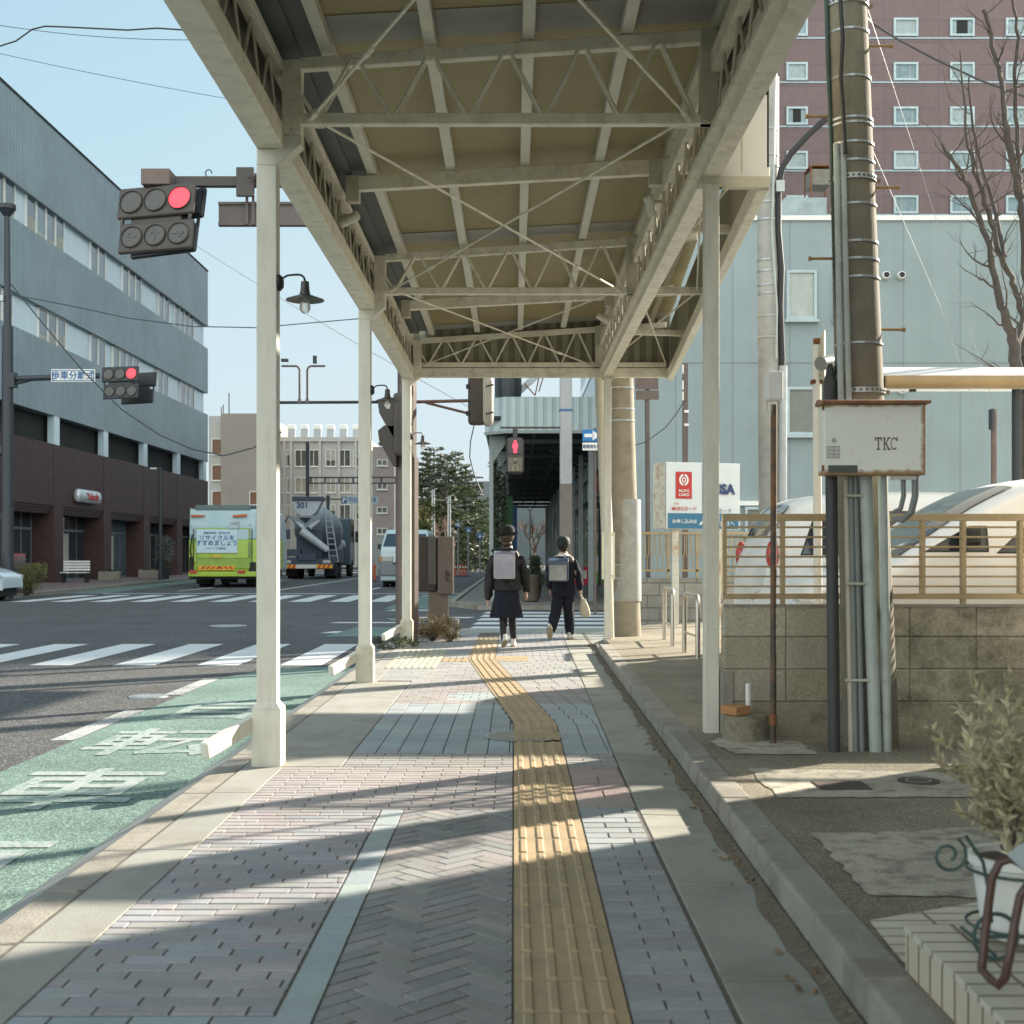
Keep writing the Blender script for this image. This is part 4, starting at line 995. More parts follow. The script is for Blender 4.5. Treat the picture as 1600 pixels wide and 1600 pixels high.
for k in range(6):
    px = 455 + 20.3*k; x = X(px, D+2)
    v = B(); v.prism([(x-.32,zt),(x+.32,zt),(x+.32,zt+1.4),(x-.32,zt+1.4)], 1, D+2, D+2.6); o_ = obj('roof_ventilator', v, galv, t)
    v = B(); v.box(x-.36,x+.36,D+1.9,D+2.7,zt+.95,zt+1.42); obj('cowl', v, whitep, o_, bevel=.1)
D = 95.0
t = thing('pinkish_stair_tower', 'narrow pinkish four-storey block with small paired windows beside the conifers', 'building', (-9.7,100,0))
b = B().box(X(582,D), X(616,D), D, D+9, 0, Z(698,D)); obj('wall', b, M('pinkish_render', (.37,.31,.285), .8, var=.06, scale=.4, stain=(.30,.25,.22), stain_amt=.4, stain_scale=.7), t)
b = B().box(X(616,D)+.005, X(620,D), D-.1, D+9, 0, Z(697,D)); b.box(X(578,D), X(582,D)-.005, D+.2, D+9, 0, Z(704,D)); obj('edge_wall', b, whitep, t)
for zz in (728,765,802,835): windows(t, 'y', X(589,D), Z(zz,D), 1, 1, 1, 1, .78, .48, D, pane=m_off, mull=1, out=.06)
t = thing('far_office_building', 'grey office block half hidden behind the dark conifers', 'building', (1,170,0))
b = B().box(X(700,165), X(792,165), 165, 178, 0, Z(752,165)); obj('wall', b, M('grey_blue_render', (.17,.20,.21), .7, var=.06, scale=.3), t)
windows(t, 'y', X(722,165), 1.6, 6, 2, 1.0, 2.4, .8, 1.2, 165, pane=m_off, mull=0, out=.08)
t = thing('street_end_building', 'light blue-grey building with tall glazed bays seen through the far arcade', 'building', (4,152,0))
D = 140.0; b = B().box(X(800,D), X(905,D), D, D+10, 0, 7.5); obj('wall', b, M('blue_grey_render', (.15,.20,.22), .7, var=.06, scale=.3), t)
windows(t, 'y', X(856,D), .8, 3, 1, 1.35, 1, 1.1, 2.9, D, pane=M('warm_pane', (.22,.21,.16), .3, var=.6, scale=2), mull=2, out=.08)
windows(t, 'y', X(858,D), 4.6, 3, 1, 1.35, 1, .8, 1.0, D, pane=m_off, mull=1, out=.08)

# -- second arcade beyond the side street
ar = thing('far_arcade', 'pale blue second arcade canopy beyond the side street, dark inside', 'canopy', (.8,50,0))
AY0, AY1 = 31.0, 75.0; ax0, ax1 = X(757,AY0), 2.35
m_af = clad_mat('pale_blue_ribbed_fascia', (.46,.55,.55), 'x', .22, .5, seam=.78); m_af2 = clad_mat('pale_blue_ribbed_fascia_side', (.46,.55,.55), 'y', .22, .5, seam=.78)
m_ag = M('arcade_grey_green', (.27,.31,.30), .5, var=.08); m_adk = M('arcade_dark_soffit', (.018,.022,.023), .8, var=.3); m_agd = M('arcade_shaded_steel', (.05,.06,.058), .6, var=.2)  # inner beams take a darkened copy, painting in the arcade's shade
b = B().prism([(ax0,AY0+.5),(ax0+.5,AY0),(ax1,AY0-.0),(ax1,AY0+.06),(ax0+.53,AY0+.06),(ax0+.06,AY0+.52)], 2, Z(672,AY0), Z(620,AY0)); obj('front_fascia', b, m_af, ar)
b = B().box(ax0, ax0+.05, AY0+.53, AY1, Z(672,AY0), Z(620,AY0)); b.box(ax1, ax1+.05, AY0, AY1, Z(672,AY0)-.6, Z(620,AY0)); obj('side_fascia', b, m_af2, ar)
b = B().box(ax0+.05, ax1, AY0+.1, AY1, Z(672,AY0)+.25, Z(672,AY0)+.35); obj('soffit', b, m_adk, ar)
b = B().prism([(ax0-.02,AY0+.49),(ax0+.49,AY0-.03),(ax1,AY0-.03),(ax1,AY0+.08),(ax0+.54,AY0+.08),(ax0+.08,AY0+.53)], 2, Z(677,AY0), Z(672,AY0)-.004); obj('fascia_trim', b, m_ag, ar)
for i in range(10):
    y = AY0 + .8 + 4.8*i
    if y > AY1: break
    b = B(); b.box(ax0+.10, ax0+.20, y-.07, y+.07, -.02, 3.75); b.prism([(ax0+.2,3.45),(ax0+.5,3.9),(ax0+.5,4.1),(ax0+.1,4.1),(ax0+.1,3.45)], 1, y-.05, y+.05); b.box(ax0+.07,ax0+.23,y-.1,y+.1,0,.35)
    obj('post', b, m_ag, ar)
    b = B(); b.box(ax1-.5, ax1-.38, y-.07, y+.07, -.02, 4.0); obj('post', b, m_ag, ar)
    obj('cross_beam', B().box(ax0+.2, ax1, y-.04, y+.04, 3.92, 4.02), m_agd, ar); obj('cross_beam', B().box(ax0+.2, ax1, y+2.36, y+2.42, 3.98, 4.06), m_agd, ar)
for x in (-.2,.5,1.2): b = B().box(x-.03,x+.03,AY0+.3,AY1,4.03,4.1); obj('purlin', b, m_agd, ar)
b = B().prism([(-.83,29.2),(3.2,29.2),(3.2,140),(-1.2,140),(-1.45,31.0)], 2, -.2, .0); struct('far_sidewalk', b, brick_mat('far_sidewalk_paver', (.17,.16,.145), (.19,.18,.16), (.10,.09,.08), 'xy', .3, .3, .008, 0, .8, .2))
b = B(); b.bar((-.83,29.3,-.04),(-1.5,31,-.04),.16,.16); b.bar((-1.5,31,-.04),(-1.25,140,-.04),.16,.16); b.bar((-.83,29.2,-.06),(3.2,29.2,-.06),.16,.12); struct('far_kerb', b, m_kerb)
sh = thing('arcade_shop_row', 'dark row of shopfronts lining the right side of the far arcade', 'building', (4,55,0))
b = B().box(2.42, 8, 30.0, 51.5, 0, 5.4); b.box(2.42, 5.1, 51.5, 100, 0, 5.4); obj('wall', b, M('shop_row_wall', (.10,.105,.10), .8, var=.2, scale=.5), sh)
for i in range(9):
    b = B(); y = 31 + 4.8*i; b.box(2.36,2.415,y,y+3.6,.3,2.6); obj('shop_window', b, glassd, sh)
    b = B(); b.box(2.25,2.415,y,y+3.8,2.8,3.3); obj('signboard', b, M('sb%d' % i, [(.3,.05,.04),(.35,.35,.33),(.08,.2,.12),(.3,.28,.2)][i % 4], .5), sh)
for (px, y_, wd, hh, z_, c, lb_) in ((937,36,.55,.95,.35,(.13,.30,.05),'small green and yellow shop board under the far arcade'),(907,38,.5,.55,.25,(.45,.03,.06),'small red shop board under the far arcade')):
    x = X(px, y_); t = thing('shop_board', lb_, 'sign', (x,y_,0)); b = B().box(x-wd/2,x+wd/2,y_,y_+.05,z_,z_+hh); obj('panel', b, M('board_'+lb_[6:11], c, .5), t, bevel=.02)
    b = B(); b.box(x-wd/2+.06,x+wd/2-.06,y_-.01,y_-.002,z_+hh*.35,z_+hh*.8); obj('face', b, M('face_'+lb_[6:11], (.5,.5,.45), .5), t)
    b = B(); b.box(x-wd/2,x-wd/2+.04,y_,y_+.04,0,z_-.003); b.box(x+wd/2-.04,x+wd/2,y_,y_+.04,0,z_-.003); obj('leg', b, darkp, t)
for i, (px, y_, c, lb_) in enumerate(((792,47,(.05,.13,.05),'green and yellow hanging banner between far arcade posts'),(800,56,(.03,.07,.16),'dark blue hanging banner between far arcade posts'))):
    x = X(px, y_); t = thing('hanging_banner', lb_, 'banner', (x,y_,1.2)); b = B().box(x-.22,x+.22,y_,y_+.03,1.1,3.3); obj('cloth', b, M('banner%d' % i, c, .8, var=.3, scale=1.2), t)
    b = B().cyl((x-.28,y_+.015,3.32),(x+.28,y_+.015,3.32),.015,n=8); obj('rod', b, darkp, t)
# ================================================================ RIGHT SIDE: wall, railing, poles, cabinet
m_blockd = tint_mat('mossy_concrete_block', .88, .6, .2, .3)
# moss/soot on the wall, heavier to the right and in the lower courses
nt6 = m_blockd.node_tree; p6 = nt6.nodes['Principled BSDF']; src = p6.inputs['Base Color'].links[0].from_socket
tc6 = nt6.nodes.new('ShaderNodeTexCoord').outputs['Object']; s6 = nt6.nodes.new('ShaderNodeSeparateXYZ'); nt6.links.new(tc6, s6.inputs[0])
n6 = nz(nt6, 3.0, 10, tc6, .75); n7 = nz(nt6, 60, 3, tc6)
mr = nt6.nodes.new('ShaderNodeMapRange'); nt6.links.new(s6.outputs[0], mr.inputs[0]); mr.inputs[1].default_value = .3; mr.inputs[2].default_value = 2.6; mr.inputs[3].default_value = -.12; mr.inputs[4].default_value = .16
ad = nt6.nodes.new('ShaderNodeMath'); nt6.links.new(n6.outputs[0], ad.inputs[0]); nt6.links.new(mr.outputs[0], ad.inputs[1])
st6 = ramp(nt6, ad.outputs[0], [(.47, (0,0,0)), (.68, (.85,)*3)])
c6 = mix(nt6, st6.outputs[0], src, (.06,.055,.038)); c6 = mix(nt6, 1, c6, ramp(nt6, n7.outputs[0], [(.3,(.8,)*3),(.7,(1.15,)*3)]).outputs[0], 'MULTIPLY')
nt6.links.new(c6, p6.inputs['Base Color'])
WY = 7.5
bw_ = thing('block_wall', 'mossy grey concrete block wall under the beige railing', 'wall', (X(1131,WY),WY,YARD))
wx0 = X(1131,WY); b = B(); b.c = (.24,.22,.17); b.box(wx0+.004, 6.5, WY+.006, WY+.114, YARD-.05, YARD+.752)
for r_ in range(4):
    z0 = YARD + .19*r_; x = wx0 + (0, .0, .0, .0)[r_]; k = 0
    while x < 6.4:
        w_ = (.365, .365, .36, .39, .39)[k] if k < 5 else .39
        if r_ == 0: w_ = (.73, .75, .78)[k] if k < 3 else .78
        t_ = .98*rnd.uniform(.88, 1.1) * (1.12, .96, 1.04, 1.14)[(r_) % 4] * (1.0 if r_ else .82)
        b.c = (.38*t_, .35*t_, .27*t_*rnd.uniform(.94,1.04)); b.box(x+.002, x+w_-.002, WY+rnd.uniform(-.003,.002), WY+.12, z0+.002-(.05 if r_ == 0 else 0), z0+.188); x += w_; k += 1
obj('masonry', b, m_blockd, bw_, bevel=.007, seg=2)
b = B(); b.box(wx0-.01, wx0+.05, WY-.012, WY+.132, YARD-.05, YARD+.37); b.box(wx0-.005, 6.5, WY-.008, WY-.002, YARD+.745, YARD+.762); obj('render_edge', b, m_kerb, bw_)
m_beige = M('beige_railing_paint', (.40,.31,.18), .5, var=.1, stain=(.25,.17,.08), stain_amt=.35, stain_scale=9)
rl = thing('railing', 'beige steel railing with slim horizontal bars on the block wall', 'railing', (wx0,WY+.06,YARD+.76))
zt, zb = Z(808,WY), Z(932,WY)
def rbar(name, z, h, x1=6.5, x0=wx0, dy=.02): return obj(name, B().box(x0, x1, WY+.06-dy, WY+.06+dy, z-h/2, z+h/2), m_beige, rl, bevel=.002, seg=1)
rbar('top_rail', zt, .042); rbar('bottom_rail', zb, .034)
n_b = 8
for i in range(n_b-1): z = zt + (zb-zt)*(i+1)/n_b; rbar('slat', z, .012, dy=.009)
for px in (1134,1226,1300,1370,1446,1510,1600): x = X(px, WY); obj('baluster', B().box(x-.011,x+.011,WY+.033,WY+.087,zb+.018,zt-.022), m_beige, rl)
for px in (1226,1370,1510,1650): x = X(px, WY); obj('post', B().box(x-.014,x+.014,WY+.045,WY+.075,YARD+.76,zb-.018), m_beige, rl)

def lean_pole(b, x0, y, z0, x1, z1, r0, r1, n=24): b.cyl((x0,y,z0),(x1,y,z1),r0,r1,n=n)
def bands(parent, pts, r_f, mat=None, w_=.02):
    for (c, r) in pts:
        b = B(); b.lathe([(r+.001,-w_/2),(r+.005,-w_/2),(r+.005,w_/2),(r+.001,w_/2)], c, 24, cap=False); obj('steel_band', b, mat or galv, parent)
# -- big utility pole
UY = 7.07; ub = X(1362,UY); ut = X(1323,UY); uzt = Z(0,UY)
ux = lambda z: ub + (ut-ub)*(z-YARD)/(uzt-YARD); ur = lambda z: .150 + (.108-.150)*(z-YARD)/(uzt-YARD)
up = thing('utility_pole', 'large brown-grey concrete utility pole carrying the white TKC cabinet', 'utility pole', (ub,UY,YARD))
zt_ = 8.2
b = B(); lean_pole(b, ub, UY, YARD-.1, ux(zt_), zt_, .151, ur(zt_)); obj('shaft', b, concr, up, smooth=True)
for py in (55,128,192,200,230,258,283,325,383,410,438,540):
    z = Z(py, UY); bands(up, [((ux(z),UY,z), ur(z))], None, w_=.012 if py not in (283,) else .03)
m_perf = M('perforated_band', (.45,.47,.46), .4, .5)
for py in (10,283,613):
    z = Z(py, UY); b = B(); r = ur(z)
    b.lathe([(r+.004,-.014),(r+.009,-.014),(r+.009,.014),(r+.004,.014)], (ux(z),UY,z), 28, cap=False); o_ = obj('perforated_band', b, m_perf, up)
    b = B()
    for k in range(28): a = 2*math.pi*k/28; b.obox((ux(z)+(r+.010)*math.cos(a), UY+(r+.010)*math.sin(a), z), (.003,.010,.010), (0,0,a))
    obj('hole_row', b, m_int, o_)
    b = B().obox((ux(z)+r+.018,UY,z), (.028,.02,.02)); obj('clamp', b, M('clamp_brass', (.22,.16,.09), .6) if 'clamp_brass' not in bpy.data.materials else bpy.data.materials['clamp_brass'], o_)
for px_, py, s_ in ((1375,72,1),(1385,293,1),(1398,515,1),(1262,182,-1),(1268,404,-1)):
    z = Z(py, UY); x = ux(z) + s_*ur(z); b = B().cyl((x,UY,z),(x+s_*.125,UY,z),.008,n=8); b.cyl((x+s_*.122,UY,z),(x+s_*.135,UY,z),.014,n=8); obj('step_bolt', b, M('rusty_bolt', (.33,.22,.10), .6), up, smooth=True)
# conduits up the pole
m_pvc = M('grey_pvc', (.20,.22,.215), .4, var=.08); m_pvcl = M('pale_pvc', (.42,.47,.44), .45, var=.10, stain=(.25,.27,.25), stain_amt=.4, stain_scale=9); m_pvcd = M('charcoal_pvc', (.045,.048,.048), .5); m_crm = M('cream_pipe', (.50,.47,.38), .5)
cz = 1.60
for (pxb, pxt, w_, m_) in ((1303,1298,19,m_pvcd),(1330,1321,8,m_crm),(1337,1329,9,m_pvc),(1347,1336,9,m_pvc),(1368,1351,20,m_pvcl),(1386,1379,15,m_pvcl)):
    yy = UY - .20; b = B(); r = w_*yy/FPX/2; dep = yy if w_ < 18 else yy-.01
    b.tube([(X(pxb,yy),dep,YARD-.05),(X(pxt,yy),dep,cz+.02)], r, 14); o_ = obj('conduit', b, m_, up, smooth=True)
for py in (775,912,1062):
    z = Z(py, UY-.2); b = B(); b.tube([(X(1318,UY-.2),UY-.235,z),(X(1356 if py > 900 else 1346,UY-.2),UY-.235,z)], .008, 6); obj('saddle', b, m_crm, up)
b = B(); b.tube([(X(1314,UY-.15),UY-.15,1.98),(X(1308,UY-.15),UY-.13,Z(237,UY))], .017, 12); obj('conduit', b, m_pvcl, up, smooth=True)
b = B(); b.tube([(X(1326,UY-.15),UY-.15,1.98),(X(1318,UY-.15),UY-.13,Z(237,UY))], .017, 12); obj('conduit', b, m_pvcl, up, smooth=True)
cab_pts = [(1321,240),(1318,180),(1314,120),(1317,60),(1313,0),(1312,-60)]
b = B(); b.tube([P(px,py,UY-.16) for px, py in cab_pts], .011, 8); obj('riser_cable', b, black, up, smooth=True)
b = B(); b.tube([P(px,py,UY-.03) for px, py in ((1300,625),(1302,590),(1310,560),(1311,520),(1305,420),(1302,320),(1298,200),(1294,100),(1290,-40))], .012, 8); obj('riser_cable', b, M('dark_green_cable', (.03,.06,.05), .5), up, smooth=True)
b = B(); b.tube([P(px,py,UY-.03) for px, py in ((1304,200),(1306,120),(1304,40),(1303,-50))], .010, 8); obj('riser_cable', b, m_pvc, up, smooth=True)
b = B(); b.lathe([(.042,0),(.042,.09),(.022,.15),(.014,.2)], P(1297,626,UY-.1), 16); obj('cable_boot', b, m_pvcd, up, smooth=True)
# -- cabinet
CD = 6.72; x0, x1, z0, z1 = X(1287,CD), X(1447,CD), Z(742,CD), Z(630,CD)
m_cab = M('cream_cabinet_enamel', (.86,.86,.78), .4, var=.03)
ntc = m_cab.node_tree; pc = ntc.nodes['Principled BSDF']; srcc = pc.inputs['Base Color'].links[0].from_socket
tcc = ntc.nodes.new('ShaderNodeTexCoord'); sg = ntc.nodes.new('ShaderNodeSeparateXYZ'); ntc.links.new(tcc.outputs['Generated'], sg.inputs[0])
def edge(src, lo, hi):
    m_ = ntc.nodes.new('ShaderNodeMapRange'); ntc.links.new(src, m_.inputs[0]); m_.inputs[1].default_value = lo; m_.inputs[2].default_value = hi; return m_.outputs[0]
nr = nz(ntc, 16, 8, tcc.outputs['Object'], .75)
mx1 = ntc.nodes.new('ShaderNodeMath'); mx1.operation = 'MAXIMUM'; ntc.links.new(edge(sg.outputs[0], .93, 1.0), mx1.inputs[0]); ntc.links.new(edge(sg.outputs[2], .10, .0), mx1.inputs[1])
mx2 = ntc.nodes.new('ShaderNodeMath'); mx2.operation = 'MAXIMUM'; ntc.links.new(mx1.outputs[0], mx2.inputs[0]); ntc.links.new(edge(sg.outputs[2], .93, 1.0), mx2.inputs[1])
sm = ntc.nodes.new('ShaderNodeMath'); sm.operation = 'MULTIPLY_ADD'; ntc.links.new(mx2.outputs[0], sm.inputs[0]); sm.inputs[1].default_value = .55; ntc.links.new(nr.outputs[0], sm.inputs[2])
cr = ramp(ntc, sm.outputs[0], [(.60,(0,0,0)),(.86,(.9,)*3)]); ntc.links.new(mix(ntc, cr.outputs[0], srcc, (.33,.17,.05)), pc.inputs['Base Color'])
cb = thing('cabinet', 'white rust-edged equipment cabinet lettered TKC on the big utility pole', 'cabinet', ((x0+x1)/2,CD+.1,z0))
obj('body', B().box(x0,x1,CD,CD+.13,z0,z1), m_cab, cb, bevel=.008)
b = B(); b.prism([(CD-.03,z1-.004),(CD-.035,z1+.012),(CD+.10,z1+.030),(CD+.15,z1+.012),(CD+.15,z1-.004)], 0, x0-.012, x1+.018); obj('lid', b, M('rusty_red_lid', (.27,.12,.085), .6, var=.25, scale=12, stain=(.40,.25,.06), stain_amt=.7, stain_scale=8), cb, bevel=.003)
b = B(); 
def serif(ch, x, z, h):
    t_ = .007; w_ = h*.55
    if ch == 'T': b.box(x+w_/2-t_/2,x+w_/2+t_/2,CD-.0015,CD-.0005,z,z+h); b.box(x,x+w_,CD-.0015,CD-.0005,z+h-t_,z+h); b.box(x+w_*.25,x+w_*.75,CD-.0015,CD-.0005,z-.0,z+.006); b.box(x,x+.006,CD-.0015,CD-.0005,z+h*.72,z+h-t_); b.box(x+w_-.006,x+w_,CD-.0015,CD-.0005,z+h*.72,z+h-t_)
    if ch == 'K':
        b.box(x+.005,x+.005+t_,CD-.0015,CD-.0005,z,z+h); b.box(x,x+.016,CD-.0015,CD-.0005,z,z+.004); b.box(x,x+.016,CD-.0015,CD-.0005,z+h-.004,z+h)
        b.prism([(x+.012,z+h*.40),(x+.012,z+h*.50),(x+w_-.008,z+h),(x+w_,z+h)],1,CD-.0015,CD-.0005); b.prism([(x+.019,z+h*.60),(x+w_,z),(x+w_-.009,z),(x+.015,z+h*.50)],1,CD-.0015,CD-.0005); b.box(x+w_*.68,x+w_+.006,CD-.0015,CD-.0005,z,z+.006); b.box(x+w_*.68,x+w_+.004,CD-.0015,CD-.0005,z+h-.006,z+h)
    if ch == 'C':
        for i in range(13):
            a0, a1 = R(45+270*i/13), R(45+270*(i+1)/13); cx, cz_ = x+w_/2, z+h/2; ro, ri = h/2, h/2-t_; kx_ = w_/h
            b.add([(cx+ro*kx_*math.cos(a0),CD-.0012,cz_+ro*math.sin(a0)),(cx+ro*kx_*math.cos(a1),CD-.0012,cz_+ro*math.sin(a1)),(cx+ri*kx_*math.cos(a1),CD-.0012,cz_+ri*math.sin(a1)),(cx+ri*kx_*math.cos(a0),CD-.0012,cz_+ri*math.sin(a0))],[(0,1,2,3)])
        b.box(x+w_*.82,x+w_*.82+.006,CD-.0015,CD-.0005,z+h*.68,z+h)
lx, lz, lh = X(1367,CD), Z(703,CD), .066
serif('T', lx, lz, lh); serif('K', lx+.0415, lz, lh); serif('C', lx+.083, lz, lh)
obj('lettering', b, M('stencil_brown', (.13,.10,.07), .7), cb)
b = B().box(X(1292,CD),X(1312,CD),CD-.001,CD-.0004,Z(716,CD),Z(697,CD)); o_ = obj('notice_label', b, M('label_paper', (.62,.62,.58), .6), cb)
b = B(); [b.box(X(1292,CD),X(1312,CD),CD-.0018,CD-.0012,Z(q,CD),Z(q,CD)+.0018) for q in (716,710,704,698)]; [b.box(X(q,CD),X(q,CD)+.0016,CD-.0018,CD-.0012,Z(716,CD),Z(697,CD)) for q in (1292,1303,1311)]; obj('label_ruling', b, bpy.data.materials['stencil_brown'], o_)
b = B().box(X(1294,CD),X(1340,CD),CD-.001,CD-.0004,Z(739,CD),Z(727,CD)); o_ = obj('nameplate', b, M('dark_nameplate', (.10,.105,.10), .5), cb)
b = B().lathe([(.011,-.006),(.012,0)], P(1303,688,CD), 14, 'y'); obj('lock', b, galv, cb)
for dz in (.02, .34): obj('hinge', B().cyl((x0-.004,CD+.0,z0+dz),(x0-.004,CD+.0,z0+dz+.03),.006,n=8), rust, cb)
b = B(); 
for (pa, pb) in ((1411,1424),(1430,1437)): pass
b.tube([P(1411,742,CD+.08),P(1412,775,CD+.08),P(1407,795,CD+.08),P(1398,800,CD+.12)], .014, 10); obj('hose', b, m_pvc, cb, smooth=True)
b = B(); b.tube([P(1430,742,CD+.06),P(1430,775,CD+.06),P(1424,800,CD+.06),P(1410,812,CD+.08),P(1396,810,CD+.14)], .019, 10); obj('hose', b, m_pvc, cb, smooth=True)
b = B(); b.box(X(1400,CD),X(1436,CD),CD+.04,CD+.10,z0-.022,z0-.001); obj('gland', b, whitep, cb)
# -- thin pipe with small white box
t = thing('service_pipe', 'thin rusty conduit pipe with a small white box on top, in front of the wall', 'pipe', (X(1208,7.15),7.15,YARD))
b = B(); b.tube([(X(1208,7.15),7.15,YARD-.05),(X(1209,7.15),7.15,1.99)], .0175, 12); obj('pipe', b, M('rusting_grey_pipe', (.09,.075,.06), .6, .3, var=.2, stain=(.33,.15,.05), stain_amt=.8, stain_scale=2.5), t, smooth=True)
b = B(); b.tube([(X(1208,7.15),7.15,.2),(X(1208,7.15),7.15,.26)], .021, 12); obj('collar', b, rust, t)
b = B().box(X(1196,7.15),X(1221,7.15),7.1,7.2,Z(627,7.15),Z(581,7.15)); obj('box', b, whitep, t, bevel=.012)
b = B(); b.tube([P(1200,628,7.12),P(1198,640,7.12),P(1204,650,7.12),P(1206,640,7.12),P(1206,628,7.12)], .003, 6); obj('loose_wire', b, m_crm, t)
# -- second pole in the car park
D = 14.0; t = thing('concrete_pole', 'pale grey concrete pole with bundled cables standing in the car park', 'utility pole', (X(1202,D),D,YARD))
b = B(); b.cyl((X(1206,D),D,YARD),(X(1196,D),D,Z(-160,D)),.135,.105,24); obj('shaft', b, concr2, t, smooth=True)
for py in (205,245,262,290,318,345,408,425,447,460,495,528): z = Z(py,D); bands(t, [((X(1206-10*(z-.1)/8,D),D,z), .139-.0037*z)], None, w_=.018)
b = B(); b.tube([P(px,py,D-.1) for px,py in ((1221,640),(1222,560),(1219,480),(1221,420),(1216,360),(1216,292),(1222,262),(1236,240),(1262,212),(1290,186))], .035, 10); obj('cable_bundle', b, black, t, smooth=True)
b = B(); b.tube([P(px,py,D-.16) for px,py in ((1213,560),(1214,480),(1210,420),(1206,360),(1209,270),(1210,200),(1211,140))], .012, 6); obj('cable', b, m_pvcl, t, smooth=True)
b = B(); b.tube([P(px,py,D) for px,py in ((1217,570),(1216,440),(1214,340),(1214,220),(1214,120))], .022, 6); obj('sleeve', b, M('pinkish_sleeve', (.50,.36,.33), .6), t, smooth=True)
b = B(); b.tube([P(1222,830,D-.1),P(1223,572,D-.1)], .05, 12); obj('conduit', b, galv, t, smooth=True)
b = B(); b.obox(P(1219,291,D-.15), (.09,.05,.12)); obj('bracket', b, galv, t)
# -- pole at the canopy's far end + drainpipe
D = 16.7; t = thing('utility_pole', 'stout concrete pole behind the far right canopy post, lower part grey sleeved', 'utility pole', (X(976,D),D,YARD))
b = B(); b.cyl((X(980,D),D,YARD-.1),(X(962,D),D,6.5),.185,.135,24); obj('shaft', b, M('light_pole_concrete', (.30,.27,.205), .85, var=.14, scale=4, bump=.25, bscale=90, stain=(.18,.155,.11), stain_amt=.5, stain_scale=5, fine=.12), t, smooth=True)
b = B(); b.lathe([(.190,0),(.182,1.3),(.178,1.32)], (X(979.5,D),D,.55), 24, cap=False); obj('anti_flyer_sleeve', b, M('pale_sleeve', (.34,.35,.325), .6, var=.15, scale=8, stain=(.3,.28,.24), stain_amt=.6, stain_scale=5), t, smooth=True)
for py in (640,607,658,882,903): z = Z(py,D); bands(t, [((X(980-18*z/6.5,D),D,z), .187-.0075*z)], None, w_=.02)
D = 16.3; t = thing('drainpipe', 'pair of pale downpipes strapped beside the far right canopy post', 'pipe', (X(951,D),D,0))
b = B(); b.tube([(X(953,D),D,YARD-.1),(X(950,D),D,Z(870,D))], .058, 12); b.tube([(X(950,D),D,Z(870,D)),(X(937,D),D,Z(560,D))], .075, 12); obj('pipe', b, m_crm, t, smooth=True)
b = B(); b.box(X(942,D)-.02,X(960,D),D-.09,D-.06,Z(905,D),Z(832,D)); obj('marker_plate', b, creamd, t)
b = B(); b.box(X(946,D),X(950,D),D-.10,D-.095,Z(898,D),Z(838,D)); b.box(X(954,D),X(958,D),D-.10,D-.095,Z(898,D),Z(838,D)); obj('reflector', b, whitep, t)

# -- stub and brick by the first right post
c = Vector((X(1166,7.3),7.32,YARD)); t = thing('concrete_stub', 'low round weathered concrete footing beside the canopy post', 'footing', tuple(c))
b = B(); b.lathe([(.132,-.03),(.134,.07),(.130,.138),(.12,.142)], c, 28); obj('block', b, M('weathered_footing', (.25,.225,.165), .9, var=.2, scale=9, bump=.8, bscale=60, stain=(.10,.09,.06), stain_amt=.7, stain_scale=10), t, smooth=True)
t = thing('loose_brick', 'orange brick lying on the round concrete footing', 'brick', (X(1150,7.25),7.26,YARD+.145))
b = B().obox((X(1150,7.25),7.27,YARD+.145+.025), (.115,.13,.05), (0,0,R(35))); obj('body', b, M('orange_brick', (.42,.21,.09), .85, var=.15, scale=30, bump=.5), t, bevel=.005)
t = thing('pvc_stub_pipe', 'short white upright pipe behind the orange brick', 'pipe', (X(1169,7.36),7.37,YARD+.14))
b = B().tube([(X(1169,7.36),7.36,YARD+.135),(X(1169,7.36),7.36,Z(1068,7.36))], .015, 14); obj('tube', b, whitep, t, smooth=True)
# yard covers
for kind_, (px, py) in (('rect',(1315,1228)),('oval',(1435,1221))):
    c = G(px, py, YARD)
    if kind_ == 'rect':
        t = thing('drain_lid', 'rectangular brown iron lid set in the yard concrete', 'drain lid', tuple(c)); b = B().box(c.x-.115,c.x+.115,c.y-.1,c.y+.1,YARD,YARD+.006); obj('plate', b, M('brown_iron', (.085,.065,.055), .6, .2, var=.2), t, bevel=.003)
    else:
        t = thing('drain_lid', 'round brown iron lid set in the yard concrete near the shrub', 'drain lid', tuple(c)); b = B().lathe([(.095,0),(.095,.006)], c, 28); obj('plate', b, bpy.data.materials['brown_iron'], t)
        b = B().lathe([(.06,.007),(.06,.0075),(.05,.0075),(.05,.007)], c, 28, cap=False); obj('ring', b, galv, t)

# ---- hoops
m_hoop = M('satin_steel', (.55,.52,.45), .32, .8, var=.06)
def hoop(pa, pb, top, label):
    t = thing('bicycle_hoop', label, 'bicycle rack', tuple((pa+pb)/2), 'steel bicycle hoops')
    r = .026; k = .09; za = top; pts = [pa.copy()]; d = (pb-pa).normalized()
    pts += [Vector((pa.x,pa.y,za-k))]
    for i in range(1, 6): a = i/5*math.pi/2; pts.append(Vector((pa.x,pa.y,za-k)) + d*k*(1-math.cos(a)) + Vector((0,0,k*math.sin(a))))
    for i in range(0, 6): a = i/5*math.pi/2; pts.append(Vector((pb.x,pb.y,za-k)) - d*k*(1-math.sin(a)) + Vector((0,0,k*math.cos(a))))
    pts.append(pb.copy())
    obj('frame', B().tube(pts, r, 14), m_hoop, t, smooth=True)
    obj('cross_bar', B().tube([pa.lerp(pb,.05)+Vector((0,0,.24)), pa.lerp(pb,.95)+Vector((0,0,.24))], .012, 8), m_hoop, t, smooth=True)
